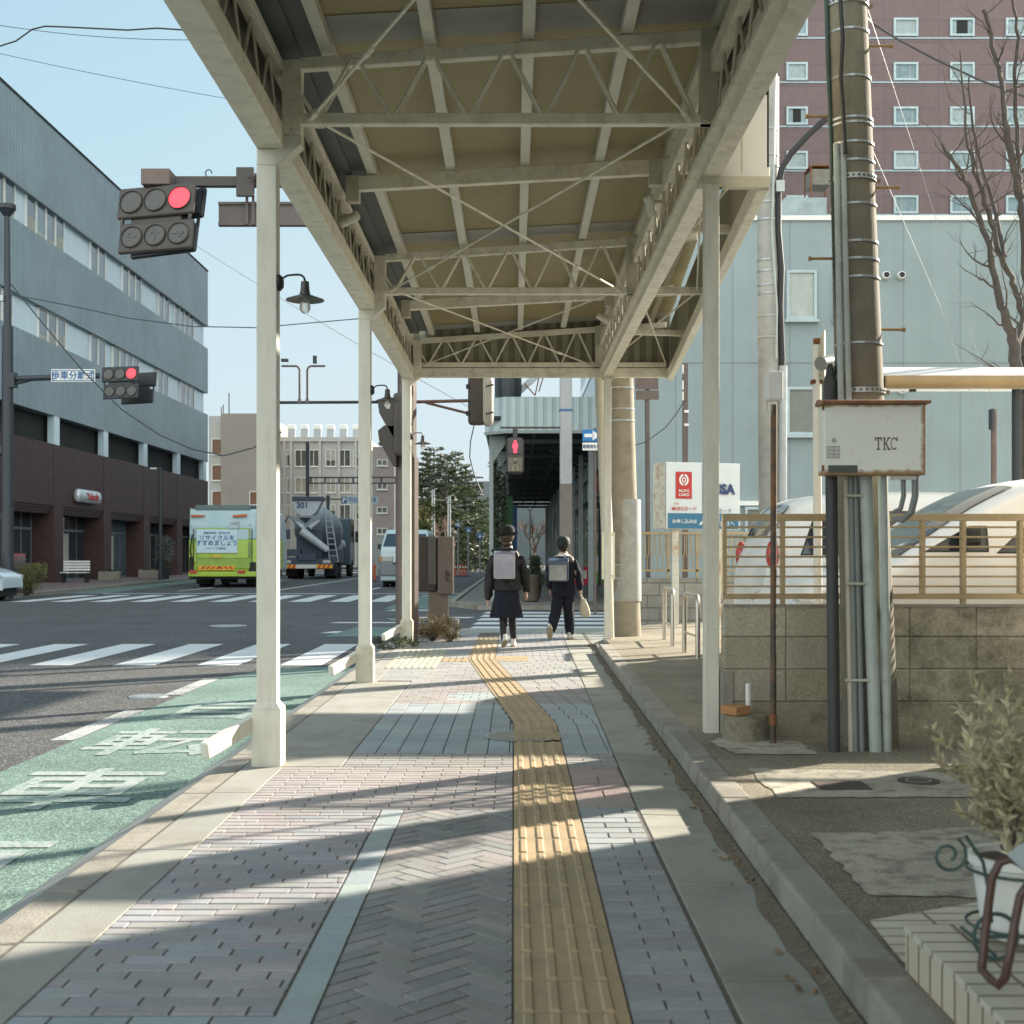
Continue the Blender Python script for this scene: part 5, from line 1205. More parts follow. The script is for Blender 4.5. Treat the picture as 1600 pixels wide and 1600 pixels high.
hoop(Vector((1.87,15.9,YARD-.02)), Vector((1.83,14.75,YARD-.02)), .74, 'polished steel bicycle hoop, the farther of the pair by the sign')
hoop(Vector((1.84,13.8,YARD-.02)), Vector((1.86,12.95,YARD-.02)), .73, 'polished steel bicycle hoop, the nearer of the pair by the sign')

# ---- card sign
D = 19.0; t = thing('card_company_sign', 'white box sign with red emblem and blue strip on a rusting white post', 'sign', (X(1056,D),D,YARD))
xa, xb, za, zb_ = X(1040,D), X(1160,D), Z(827,D), Z(722,D); yaw = .12
def skew(b, x_0, k): b.v = [(v[0], v[1] + (v[0]-x_0)*k, v[2]) for v in b.v]; return b
K = .33
SY = D - .05
b = skew(B().box(xa, xb+.02, SY, SY+.32, za, zb_), xa, K); obj('box', b, M('sign_white', (.66,.70,.70), .35, var=.04), t, bevel=.01)
b = B().prism([(xa-.16,SY+.30),(xa-.005,SY+.005),(xa-.005,SY+.31),(xa-.155,SY+.32)], 2, za+.01, zb_-.005); obj('side_panel', b, M('rust_spotted_white', (.66,.62,.52), .6, var=.05, stain=(.42,.2,.08), stain_amt=.7, stain_scale=11), t)
b = skew(B().box(xa+.03, xb-.0, SY-.012, SY-.004, za+.01, za+.24), xa, K); obj('blue_strip', b, M('strip_blue', (.03,.155,.27), .4), t)
rx, rz = X(1069,D), Z(758,D)
b = skew(B().box(rx-.125, rx+.125, SY-.012, SY-.004, rz-.20, rz+.20), xa, K); em = obj('emblem_panel', b, m_red, t, bevel=.004)
b = B()
for (r0, r1, k_) in ((.078,.050,1.0),(.034,.018,1.0)):
    for s_ in (0, 1):
        a_s, a_e = (R(100),R(260)) if s_ == 0 else (R(-80),R(80))
        if r0 < .05: a_s, a_e = a_s - R(10), a_e + R(10)
        for i in range(12):
            a0 = a_s + (a_e-a_s)*i/12; a1 = a_s + (a_e-a_s)*(i+1)/12
            q = [(rx+r*math.cos(a)*.95, rz+.08+r*math.sin(a)*1.15) for r, a in ((r0,a0),(r0,a1),(r1,a1),(r1,a0))]
            b.add([(p_[0], SY-.018, p_[1]) for p_ in q], [(0,1,2,3)])
skew(b, xa, K); obj('emblem', b, whitep, em)
def stext(s, size, mat, x, z, sx=1, bold=0, parent=None, ext=.001):
    yaw_ = math.atan(K); return text_mesh(s, size, mat, parent or t, (x, SY-.022+(x-xa)*K, z), (R(90),0,yaw_), sx=sx/math.cos(yaw_), bold=bold, ext=ext)
stext('MUFG', .056, whitep, rx, rz-.085, 1.1, .001, em); stext('CARD', .056, whitep, rx, rz-.145, 1.1, .001, em)
stext('大安心', .034, m_red, X(1057,D), Z(787,D)); stext('MUFGカード', .072, m_red, X(1070,D), Z(795,D), .95, .001)
stext('お申し込みは', .068, whitep, X(1070,D), Z(815,D), .95, .001)
b = B(); x_, z_ = X(1098,D), Z(815,D); b.prism([(x_-.04,z_-.045),(x_,z_-.045),(x_+.02,z_+.0),(x_-.0,z_+.01)],1,SY-.02,SY-.016); b.prism([(x_+.01,z_+.015),(x_+.035,z_+.01),(x_+.05,z_+.05),(x_+.03,z_+.055)],1,SY-.02,SY-.016); skew(b, xa, K); obj('arrow_mark', b, whitep, t)
stext('VISA', .20, m_navy, X(1133,D), Z(764,D), .95, .010); stext('カード', .075, m_navy, X(1137,D), Z(798,D)); stext('当日へ', .085, whitep, X(1140,D), Z(818,D))
b = skew(B().box(X(1101,D)-.012,X(1101,D)-.004,SY-.012,SY-.004,za+.24,zb_-.01), xa, K); obj('panel_joint', b, m_blue, t)
for px in (1056,1122):
    b = B().box(X(px,D)-.05,X(px,D)+.05,D+.05,D+.15,YARD-.05,za); obj('post', b, M('rusting_white_post', (.62,.60,.52), .6, stain=(.40,.2,.08), stain_amt=.7, stain_scale=3), t, bevel=.005)
# ---- ornamental fence
D = 20.5; t = thing('block_wall', 'low grey block wall with a beige ornamental fence beyond the bicycle hoops', 'wall', (X(1050,D),D,YARD))
b = B().box(X(995,D),X(1160,D),D,D+.15,YARD-.05,Z(903,D)); obj('masonry', b, brick_mat('grey_block', (.26,.25,.22), (.31,.30,.265), (.15,.14,.12), 'xz', .40, .20, .01, .5, .85, .5, .25), t)
f_ = thing('ornamental_fence', 'beige looped metal fence on the low block wall behind the card sign', 'fence', (X(1050,D),D+.07,Z(903,D)))
z0_, z1_ = Z(903,D)+.02, Z(835,D)
for i, px in enumerate((1000,1045,1090,1135,1175)): obj('post', B().box(X(px,D)-.02,X(px,D)+.02,D+.05,D+.09,z0_-.05,z1_+.03), m_beige, f_)
b = B().box(X(998,D),X(1180,D),D+.04,D+.10,z1_,z1_+.04); obj('top_rail', b, m_beige, f_)
b = B().box(X(998,D),X(1180,D),D+.05,D+.09,Z(893,D),Z(893,D)+.03); obj('bottom_rail', b, m_beige, f_)
for i in range(22):
    x = X(1004,D) + i*.082; b = B(); zb2 = Z(893,D)+.03
    b.tube([(x-.026,D+.07,z1_),(x-.026,D+.07,zb2+.28),(x-.018,D+.07,zb2+.22),(x,D+.07,zb2+.19),(x,D+.07,zb2)], .008, 6); b.tube([(x+.026,D+.07,z1_),(x+.026,D+.07,zb2+.28),(x+.018,D+.07,zb2+.22),(x,D+.07,zb2+.19)], .008, 6)
    obj('looped_baluster', b, m_beige, f_)
# backs of road signs and a brown pole
D = 21.5; t = thing('road_sign', 'brown back of a paired road sign on a slim pole behind the fence', 'road sign', (X(1011,D),D,YARD))
obj('pole', B().cyl((X(1013,D),D,YARD),(X(1011,D),D,Z(582,D)),.04,n=10), brownp, t, smooth=True)
obj('plate', B().box(X(992,D),X(1028,D),D-.06,D-.05,Z(609,D),Z(584,D)), brownp, t, bevel=.03); obj('plate', B().box(X(993,D),X(1029,D),D-.06,D-.05,Z(625,D),Z(610.5,D)), brownp, t, bevel=.03)
D = 22.5; t = thing('brown_sign_pole', 'brown perforated pole with white straps standing above the card sign', 'pole', (X(1071,D),D,YARD))
obj('shaft', B().box(X(1067,D),X(1075,D),D,D+.08,YARD,Z(567,D)), brownp, t)
b = B(); [b.box(X(1066,D),X(1068,D),D-.03,D-.004,Z(q+14,D),Z(q,D)) for q in (570,595,612)]; [b.box(X(1069,D),X(1076,D),D-.03,D-.004,Z(q+4,D),Z(q,D)) for q in (641,662)]; obj('reflective_strap', b, whitep, t)
# small mirror + shelter
D = 8.2; t = thing('traffic_mirror', 'small round traffic mirror seen from behind on a white pole by the cabinet', 'mirror', (X(1276,D),D,YARD))
obj('pole', B().cyl((X(1279,D),D,YARD),(X(1276,D),D,Z(540,D)),.028,n=14), whitep, t, smooth=True)
b = B().lathe([(.001,-.03),(.10,-.02),(.16,.0),(.165,.012),(.15,.016),(.001,.016)], (0,0,0), 28)
c = P(1286,556,D-.02); b.v = [(c.x + v[2]*.9 + v[1]*.25, c.y + v[1]*.95, c.z + v[0]) for v in b.v]; obj('dish', b, creamd, t, smooth=True)
obj('clamp', B().obox(P(1278,533,D), (.05,.05,.03)), rust, t); obj('clamp', B().obox(P(1276,597,D), (.07,.05,.025)), rust, t)
D = 10.6; t = thing('cycle_shelter', 'white-roofed parking shelter with a brown curved edge behind the pole', 'shelter', (X(1500,D),D,YARD))
b = B().prism([(D,Z(608,D)),(D,Z(586,D)),(D+.5,Z(560,D)),(D+2.2,Z(553,D)),(D+2.2,Z(553,D)-.03),(D+.6,Z(575,D)),(D+.06,Z(600,D))], 0, X(1383,D), X(1900,D)); obj('roof', b, M('white_shelter_sheet', (.72,.72,.72), .35), t)
b = B().tube([(X(1383,D),D,Z(597,D)),(X(1900,D),D,Z(597,D))], .056, 16); obj('front_gutter', b, M('ochre_gutter', (.33,.23,.11), .45), t, smooth=True)
b = B().tube([(X(1434,D),D+.1,Z(596,D)),(X(1900,D),D+.1,Z(596,D))], .028, 12); b.tube([(X(1432,D),D+.1,Z(610,D)),(X(1432,D),D+.1,Z(588,D))], .03, 12); obj('beam', b, darkp, t, smooth=True)
for px in (1596,1880): obj('post', B().cyl((X(px,D),D+.1,YARD),(X(px,D),D+.1,Z(596,D)),.04,n=12), darkp, t, smooth=True)
obj('end_pipe', B().cyl(P(1282,568,7.6),P(1312,563,7.75),.042,n=16), m_pvc, t, smooth=True)
D = 15; t = thing('short_sign_pole', 'short dark pole with a small sign seen edge-on behind the white cars', 'road sign', (X(1552,D),D,YARD))
obj('pole', B().cyl((X(1553,D),D,YARD),(X(1553,D),D,Z(640,D)),.035,n=10), brownp, t, smooth=True); obj('plate', B().obox(P(1549,655,D-.05), (.03,.12,.24)), darkp, t, bevel=.01)
# ================================================================ SIGNALS
m_sig = M('signal_brown_housing', (.060,.050,.044), .45, var=.06); m_sigk = M('signal_black_housing', (.022,.026,.03), .45, var=.1)
ARROWS = {'l':[(-.6,0),(.5,0)], 'u':[(0,-.6),(0,.5)], 'r':[(-.5,0),(.6,0)]}
def signal_head(label, loc, k, rot, house, lit=True, group=None):
    """two-row horizontal signal; faces local -Y; loc = centre of the upper unit"""
    t = thing('traffic_signal', label, 'traffic signal', (0,0,0), group)
    def unit(cx, cz, w_, h, arrows, lensr):
        b = B().box(cx-w_/2, cx+w_/2, 0, .07, cz-h/2, cz+h/2); u = obj('signal_unit', b, house, t, bevel=.035, seg=3)
        b = B().box(cx-w_/2+.04, cx+w_/2-.04, .072, .10, cz-h/2+.04, cz+h/2-.04); obj('unit_back', b, house, u)
        for i in range(3):
            x = cx + (i-1)*w_*.315
            on = lit and not arrows and i == 2
            b = B().lathe([(lensr+.012,-.012),(lensr+.012,0)], (x,0,cz), 28, 'y'); b.lathe([(lensr+.003,-.03),(lensr+.012,-.012)], (x,0,cz), 28, 'y', cap=False); obj('lens_ring', b, house, u)
            b = B().lathe([(.002,-.026),(lensr*.7,-.024),(lensr,-.016),(lensr,-.011)], (x,0,cz), 28, 'y'); ln = obj('lamp', b, red_on if on else lens, u)
            if on: ln['label'] = 'lit red lamp'
            if arrows:
                s_ = lensr*.8; b = B()
                if i == 0: pts = [((s_*.7,0),(-s_*.7,0)),((-s_*.7,0),(-s_*.1,s_*.5)),((-s_*.7,0),(-s_*.1,-s_*.5))]
                elif i == 1: pts = [((0,-s_*.7),(0,s_*.7)),((0,s_*.7),(s_*.5,s_*.1)),((0,s_*.7),(-s_*.5,s_*.1))]
                else: pts = [((-s_*.7,0),(s_*.7,0)),((s_*.7,0),(s_*.1,s_*.5)),((s_*.7,0),(s_*.1,-s_*.5))]
                for (p, q) in pts: b.bar((x+p[0],-.030,cz+p[1]),(x+q[0],-.030,cz+q[1]),.02,.004, up=(0,1,0))
                obj('arrow', b, M('dim_arrow', (.10,.10,.09), .4) if 'dim_arrow' not in bpy.data.materials else bpy.data.materials['dim_arrow'], u)
    unit(0, 0, 1.08, .44, False, .148); unit(.04, -.50, 1.04, .42, True, .138)
    b = B().box(-.48,-.45,.02,.06,-.34,-.2); b.box(.47,.50,.02,.06,-.34,-.2); b.box(-.35,.35,.05,.08,-.34,-.2); obj('hanger', b, house, t)
    t.location = loc; t.rotation_euler = rot; t.scale = (k,)*3
    return t
D = 16.35
signal_head('brown two-row traffic signal with its red lamp lit, hung nearest on the long brown arm', (X(243,D), D, Z(313,D)), .985, (R(-13), R(-1.5), R(-12)), m_sig, True, 'two-row road traffic signals')
signal_head('dark rear-facing signal heads directly behind the brown two-row signal', (X(252,D), D+.55, Z(324,D+.5)), .97, (R(13), R(1.5), R(160)), m_sigk, False, 'two-row road traffic signals')
t = thing('overhead_gantry_beam', 'long brown beam with junction box reaching over the road from the brown pole', 'signal arm', (X(633,D),D,Z(272,D)))
zc = Z(277,D)
obj('arm', B().box(X(268,D), X(640,D), D+.16, D+.26, zc-.065, zc+.065), m_sig, t, bevel=.01)
obj('junction_box', B().box(X(219,D), X(264,D), D+.02, D+.34, Z(287,D), Z(262,D)), M('brown_box', (.16,.115,.10), .5), t, bevel=.012)
b = B(); b.box(X(366,D),X(394,D),D+.10,D+.15,Z(303,D),Z(257,D)); b.bar(P(388,277,D),P(470,250,D+.3),.04,.04); obj('bracket_box', b, m_sig, t, bevel=.01)
b = B(); b.box(X(334,D),X(482,D),D+.27,D+.31,Z(345,D),Z(306,D)); b.box(X(334,D),X(482,D),D+.24,D+.27,Z(311,D),Z(307,D)); b.box(X(334,D),X(482,D),D+.24,D+.27,Z(344,D),Z(340,D)); [b.box(X(q,D),X(q+4,D),D+.22,D+.24,Z(343,D),Z(282,D)) for q in (378,388)]; obj('sign_back', b, M('sign_back_brown', (.12,.10,.095), .5), t)
obj('cable_eye', B().tube([P(326+5*math.cos(a), 271-5*math.sin(a)*1.2, D+.21) for a in [i*math.pi/6 for i in range(9)]], .008, 6), darkp, t)
# big brown pole
pole = thing('signal_pole', 'brown octagonal steel signal pole standing just behind the farthest left canopy post', 'signal pole', (X(636,16.75),16.75,0))
D = 16.75; x = X(636,D)
obj('shaft', B().tube([(x,D,-.1),(x,D,Z(715,D))], .150, 8), brownp, pole); obj('shaft', B().tube([(x,D,Z(715,D)+.002),(x,D,6.4)], .125, 8), brownp, pole)
# side-on signals with visors on the pole
t = thing('traffic_signal', 'brown signals seen side-on with pointed visors, strapped to the brown pole', 'traffic signal', (x,D,3.0), None)
for py in (650, 693):
    z = Z(py, D-.1); b = B(); b.prism([(X(604,D),z+.22),(X(622,D),z+.22),(X(622,D),z-.30),(X(617,D),z-.30),(X(596,D),z+.02),(X(594,D),z+.15)], 1, D-.30, D-.02); obj('visor', b, m_sig, t, bevel=.01)
obj('housing', B().box(X(618,D),X(646,D),D-.33,D+.05,Z(715,D),Z(618,D)), m_sig, t, bevel=.04)
# pedestrian signal seen from behind on a bracket
D = 16.9; t = thing('pedestrian_signal', 'rounded brown-and-grey pedestrian signal seen from the back, on a bracket right of the brown pole', 'pedestrian signal', (X(750,D),D,Z(625,D)))
obj('housing', B().box(X(731,D),X(759,D),D,D+.12,Z(664,D),Z(585,D)), m_sig, t, bevel=.09, seg=4)
obj('side_panel', B().box(X(752,D),X(771,D),D-.02,D+.3,Z(664,D),Z(585,D)), M('signal_side_grey', (.42,.40,.37), .4), t, bevel=.09, seg=4)
b = B(); b.tube([P(650,628,D),P(732,626,D)], .022, 8); b.tube([P(665,629,D),P(732,646,D)], .018, 8); obj('bracket', b, M('reddish_brown', (.12,.065,.055), .5), t)
b = B(); [b.bar(P(759,q,D-.05),P(771,q-3,D-.05),.02,.02) for q in (604,647)]; b.obox(P(730,604,D),(.03,.04,.06)); b.obox(P(730,646,D),(.03,.04,.06)); obj('clasp', b, m_sigk, t)
# sensor bar to the left
t = thing('detector_bar', 'thin dark bar over the road edge with two gooseneck detectors standing on it', 'detector', (X(520,D),D,Z(628,D)))
obj('bar', B().tube([P(436,629,D),P(628,628,D)], .02, 8), m_sigk, t)
for s_, px in ((-1,468),(1,480)):
    b = B(); b.tube([P(px,628,D),P(px,578,D),P(px+s_*2,574,D),P(px+s_*5,572,D),P(px+s_*28,572,D)], .014, 8); b.lathe([(.035,0),(.02,.06)], P(px,630,D), 10); obj('gooseneck', b, brownp, t, smooth=True)
obj('detector_head', B().obox(P(445,563,D),(.09,.07,.035)), m_sigk, t); obj('detector_head', B().obox(P(492,562,D),(.045,.06,.10)), m_sigk, t)
# controller cabinets
D = 17.6; t = thing('signal_controller', 'pair of brown controller cabinets on a short square pedestal beside the walkway', 'cabinet', (X(684,D),D,0))
m_cbr = M('brown_cabinet', (.135,.105,.09), .5, var=.08, stain=(.2,.17,.14), stain_amt=.25, stain_scale=6); m_cdk = M('dark_brown_cabinet', (.045,.035,.028), .55)
obj('left_cabinet', B().box(X(653,D),X(682,D),D+.02,D+.42,Z(924,D),Z(838,D)), m_cdk, t, bevel=.02)
obj('left_cabinet_door', B().box(X(669,D),X(682,D),D-.005,D+.015,Z(914,D),Z(840,D)), M('grey_brown_door', (.085,.08,.075), .5), t, bevel=.015)
r_ = obj('right_cabinet', B().box(X(684,D),X(708,D),D-.03,D+.42,Z(928,D),Z(838,D)), m_cbr, t, bevel=.012)
b = B(); b.box(X(697,D),X(698,D),D-.05,D-.033,Z(906,D),Z(890,D)); b.box(X(697,D),X(703,D),D-.05,D-.033,Z(907,D),Z(905.5,D)); b.box(X(700,D),X(702,D),D-.05,D-.033,Z(900,D),Z(895,D)); obj('handle', b, black, r_)
obj('pedestal', B().box(X(669,D),X(700,D),D+.05,D+.33,-.05,Z(925,D)), M('brown_grey_pedestal', (.16,.135,.11), .6), t, bevel=.008)
obj('plinth', B().box(X(688,D),X(716,D),D-.02,D+.5,-.02,Z(968,D)), m_kerb, t, bevel=.01)
# lit pedestrian signal across the side street
D = 27.5; pp = thing('steel_pole', 'tall grey square pole with brown lower half at the far side of the side street', 'pole', (X(885,D),D,0))
obj('shaft', B().box(X(875,D),X(894,D),D,D+.26,Z(757,D)+.002,Z(470,D)), greyst, pp, bevel=.02); obj('lower_sleeve', B().box(X(874.5,D),X(894.5,D),D-.01,D+.27,-.1,Z(757,D)), M('brown_sleeve', (.17,.14,.115), .6), pp, bevel=.02)
obj('blue_band', B().box(X(875,D)-.01,X(894,D)+.01,D-.012,D+.27,Z(642,D),Z(639,D)), m_blue, pp)
D = 27.0; t = thing('pedestrian_signal', 'pedestrian signal across the side street with its red standing figure lit', 'pedestrian signal', (X(805,D),D,Z(712,D)))
obj('housing', B().box(X(791,D),X(819,D),D,D+.2,Z(741,D),Z(683,D)), m_sig, t, bevel=.09, seg=4)
for zc_, on in ((698,1),(726,0)):
    w_ = B().box(X(794,D),X(816,D),D-.02,D-.004,Z(zc_+11,D),Z(zc_-11,D)); o_ = obj('window', w_, M('ped_lens', (.06,.055,.05) if on else (.13,.12,.09), .3), t, bevel=.05, seg=3)
    b = B(); cx = X(805,D); z0 = Z(zc_+10,D); y = D-.03
    hgt = .27
    b.lathe([(.001,-.004),(.03,-.004),(.03,.004)], (cx,y,z0+hgt-.03), 12, 'y')
    if on: b.prism([(cx-.035,z0),(cx-.005,z0),(cx,z0+.10),(cx+.005,z0),(cx+.035,z0),(cx+.04,z0+.10),(cx+.055,z0+.10),(cx+.05,z0+.20),(cx+.03,z0+.205),(cx-.03,z0+.205),(cx-.05,z0+.20),(cx-.055,z0+.10),(cx-.04,z0+.10)],1,y-.004,y+.004)
    else: b.bar((cx,y,z0+.2),(cx-.06,y,z0),.03,.008,up=(0,1,0)); b.bar((cx,y,z0+.2),(cx+.07,y,z0+.01),.03,.008,up=(0,1,0)); b.bar((cx,y,z0+.18),(cx+.07,y,z0+.13),.02,.008,up=(0,1,0)); b.bar((cx,y,z0+.18),(cx-.06,y,z0+.11),.02,.008,up=(0,1,0))
    obj('figure', b, emit('red_figure', (1,.04,.08), .8) if on else M('dim_figure', (.24,.22,.14), .5), o_, label='lit red figure' if on else None)
b = B(); b.tube([P(805,684,D+.1),P(805,668,D+.1)], .05, 8); b.box(X(782,D),X(876,D),D+.07,D+.13,Z(669,D),Z(666,D)); obj('bracket', b, m_sig, t)
D = 26.5; t = thing('one_way_sign', 'blue one-way arrow sign above a white plate, partly behind the drainpipe', 'road sign', (X(925,D),D,0))
obj('arrow_plate', B().box(X(910,D),X(944,D),D,D+.02,Z(690,D),Z(671,D)), M('sign_blue2', (.02,.17,.42), .4), t, bevel=.02)
b = B(); zc_ = Z(680.5,D); b.box(X(913,D),X(927,D),D-.006,D-.002,zc_-.035,zc_+.035); b.prism([(X(926,D),zc_-.10),(X(938,D),zc_),(X(926,D),zc_+.10)],1,D-.006,D-.002); obj('arrow', b, whitep, t)
obj('sub_plate', B().box(X(910,D),X(944,D),D,D+.02,Z(704,D),Z(691.5,D)), whitep, t, bevel=.02); text_mesh('軽車両を除く', .085, m_navy, t, (X(927,D),D-.008,Z(698,D)), FR, sx=.85)
obj('pole', B().cyl((X(930,D),D+.06,-.1),(X(930,D),D+.06,Z(668,D)),.03,n=10), brownp, t, smooth=True)

# ---- left far signal mast
D = 36.6; mast = thing('signal_mast', 'tall dark street pole at the left edge carrying a lamp head and signal arm', 'signal pole', (X(12,D),D,ROAD))
x = X(13,D); b = B(); b.tube([(x-.02,D,ROAD),(x-.02,D,Z(510,D))], [.17,.15], 12); b.tube([(x-.02,D,Z(510,D)),(x-.04,D,Z(333,D))], [.10,.075], 12); obj('shaft', b, darkp, mast, smooth=True)
b = B().loft([(x-.04,D,Z(338,D),.09,.09),(x-.04,D,Z(330,D),.2,.2),(x-.04,D,Z(327,D),.25,.25),(x-.04,D,Z(320,D),.25,.25)], 14); obj('lamp_head', b, darkp, mast, smooth=True)
b = B(); b.tube([P(18,592,D),P(155,587,D)], .085, 10); b.tube([P(20,600,D),P(62,590,D)], .05, 8); obj('arm', b, darkp, mast, smooth=True)
obj('clamp', B().obox(P(19,594,D),(.22,.3,.42)), darkp, mast); b = B().obox(P(4,712,D),(.28,.2,.1)); b.obox(P(2,705,D),(.1,.2,.3)); obj('clamp', b, darkp, mast)
b = B(); b.tube([P(-2,462,D-.1),P(4,462,D-.1),P(4,470,D-.1)], .035, 6); b.obox(P(3,466,D-.1),(.12,.12,.16)); obj('camera', b, galv, mast)
t = thing('name_plate_sign', 'white framed plate with blue Japanese characters on the far signal arm', 'sign', tuple(P(114,587,D)))
xa, xb, za, zb_ = X(80,D-.12), X(149,D-.12), Z(597,D-.12), Z(577,D-.12)
obj('plate', B().box(xa,xb,D-.14,D-.11,za,zb_), whitep, t, bevel=.01)
b = B(); y = D-.146; [b.box(p,q,y-.004,y,r,s_) for p,q,r,s_ in ((xa+.03,xb-.03,za+.03,za+.05),(xa+.03,xb-.03,zb_-.05,zb_-.03),(xa+.03,xa+.05,za+.05,zb_-.05),(xb-.05,xb-.03,za+.05,zb_-.05))]; obj('border', b, m_blue, t)
text_mesh('歩車分離式', .245, m_blue, t, ((xa+xb)/2, y-.004, (za+zb_)/2-.01), FR, bold=.003)
signal_head('black two-row traffic signal with red lamp lit, on the mast at the left edge', (X(189,D), D-.1, Z(585,D)), 1.02, (R(-8), R(-1), R(-8)), m_sigk, True, 'two-row road traffic signals')
signal_head('unlit black signal heads turned away behind the left mast signal', (X(210,D), D+.6, Z(590,D)), 1.0, (R(8), R(1), R(165)), m_sigk, False, 'two-row road traffic signals')

# ---- street lamp, gantry, far poles
D = 58; t = thing('street_lamp', 'slim dark street lamp with a small pale head in front of the brick arcade', 'street lamp', (X(250,D),D,0))
obj('pole', B().cyl((X(251,D),D,0),(X(250,D),D,Z(731,D)),.10,.08,10), darkp, t, smooth=True); obj('arm', B().box(X(243,D),X(252,D),D-.08,D+.08,Z(732,D),Z(730,D)), darkp, t); obj('lamp_head', B().box(X(235,D),X(246,D),D-.12,D+.12,Z(733.5,D),Z(731,D)), whitep, t, bevel=.03)
D = 88; t = thing('road_gantry', 'dark steel mast with a long double-bar arm over the street behind the mixer truck', 'gantry', (X(481,D),D,ROAD))
obj('mast', B().box(X(478,D),X(484,D),D-.13,D+.13,ROAD,Z(690,D)), darkp, t); b = B(); b.box(X(484,D),X(755,D),D-.08,D+.08,Z(747,D),Z(745,D)); b.box(X(484,D),X(755,D),D-.08,D+.08,Z(756,D),Z(754,D)); [b.box(X(q,D)-.06,X(q,D)+.06,D-.05,D+.05,Z(754,D),Z(747,D)) for q in range(486,620,22)]; obj('arm', b, darkp, t)
D = 84; t = thing('parking_sign', 'blue P parking sign with a long white plate above the mixer truck', 'sign', (X(560,D),D,4))
obj('blue_panel', B().box(X(534,D),X(541.5,D),D,D+.05,Z(787,D),Z(776,D)), m_blue, t); obj('white_panel', B().box(X(541.8,D),X(591,D),D,D+.05,Z(787,D),Z(776,D)), M('pale_sign_panel', (.42,.52,.58), .5), t)
text_mesh('P', .42, whitep, t, (X(538,D),D-.01,Z(781.5,D)), FR, bold=.01); text_mesh('平和通り駐車場', .36, m_blue, t, (X(566,D),D-.01,Z(781.5,D)), FR, sx=.72)
obj('arm', B().box(X(508,D),X(534,D),D+.02,D+.1,Z(781,D),Z(779,D)), darkp, t); obj('pole', B().box(X(512,D)-.1,X(512,D)+.12,D,D+.2,ROAD,Z(774,D)), darkp, t)
for i, (px, y_, top, lb) in enumerate(((677,95,765,'pale utility pole standing before the conifers, left one'),(702,95,775,'pale utility pole standing before the conifers, right one'))):
    t = thing('utility_pole', lb, 'utility pole', (X(px,y_),y_,0), 'pale poles before the conifers')
    obj('shaft', B().cyl((X(px,y_),y_,0),(X(px,y_),y_,Z(top,y_)),.15,.1,10), galv, t, smooth=True); b = B(); b.bar(P(px-6,top+4,y_),P(px+6,top-2,y_),.08,.08); b.bar(P(px-5,top+10,y_),P(px+5,top+10,y_),.08,.08); obj('cross_arm', b, galv, t)
# little road signs
def far_sign(px, py, y_, s_, shape, mt, label, face=None):
    c = P(px, py, y_); t = thing('road_sign', label, 'road sign', (c.x,y_,0)); obj('pole', B().cyl((c.x,y_+.05,0),(c.x,y_+.05,c.z),.045,n=8), galv, t, smooth=True)
    b = B()
    if shape == 'tri': b.prism([(c.x-s_/2,c.z-s_*.4),(c.x+s_/2,c.z-s_*.4),(c.x,c.z+s_*.5)],1,y_-.03,y_)
    elif shape == 'disc': b.lathe([(s_/2,-.03),(s_/2,0)], c, 20, 'y')
    else: b.box(c.x-s_/2,c.x+s_/2,y_-.03,y_,c.z-s_/2,c.z+s_/2)
    o_ = obj('plate', b, mt, t); b = B()
    if shape == 'disc': b.lathe([(s_*.3,-.04),(s_*.3,-.032)], c, 16, 'y')
    else: b.lathe([(s_*.07,-.04),(s_*.07,-.032)], c+Vector((0,0,s_*.18)), 10, 'y'); b.bar(c+Vector((0,-.036,s_*.1)),c+Vector((-s_*.16,-.036,-s_*.3)),.06,.008,up=(0,1,0)); b.bar(c+Vector((0,-.036,s_*.1)),c+Vector((s_*.16,-.036,-s_*.3)),.06,.008,up=(0,1,0))
    obj('symbol', b, whitep, o_)
far_sign(716, 819, 72, .38*1.0, 'tri', m_blue, 'blue triangular crossing sign in front of the conifers'); far_sign(732, 828, 72, .30, 'sq', m_blue, 'small blue and white square sign right of the triangular sign')
far_sign(750, 837, 70, .32, 'sq', m_blue, 'blue square pedestrian sign beside the first far arcade post'); far_sign(710, 851, 74, .2, 'disc', m_red, 'small round red-rimmed sign above the orange bollards')
far_sign(572, 782, 60, .0, 'sq', m_blue, 'x') if False else None
far_sign(828, 795, 76, .25, 'disc', m_blue, 'small round blue sign seen through the far arcade')
for i in range(6):
    px = 711 + 4.1*i; y_ = 74; x = X(px,y_); o_ = None
    t = thing('orange_bollard', 'orange flexible lane bollard number %s in the far row by the kerb' % ('one two three four five six'.split()[i]), 'bollard', (x,y_,ROAD), 'orange bollards up the road')
    t['label'] = ('orange flexible lane bollard, leftmost of the far row','second orange lane bollard from the left in the far row','third orange lane bollard from the left in the far row','orange lane bollard third from the right in the far row','orange lane bollard second from the right in the far row','orange flexible lane bollard, rightmost of the far row')[i]
    obj('post', B().cyl((x,y_,ROAD),(x,y_,ROAD+.7),.045,n=10), M('bollard_orange', (.55,.10,.03), .5) if i == 0 else bpy.data.materials['bollard_orange'], t, smooth=True); obj('band', B().cyl((x,y_,ROAD+.5),(x,y_,ROAD+.6),.05,n=10), whitep, t); obj('base', B().cyl((x,y_,ROAD),(x,y_,ROAD+.05),.1,n=10), black, t)
x = X(585,60); t = thing('orange_bollard', 'single orange bollard left of the pale blue van', 'bollard', (x,60,ROAD)); obj('post', B().cyl((x,60,ROAD),(x,60,ROAD+.8),.06,n=10), bpy.data.materials['bollard_orange'], t, smooth=True); obj('base', B().cyl((x,60,ROAD),(x,60,ROAD+.05),.12,n=10), black, t)
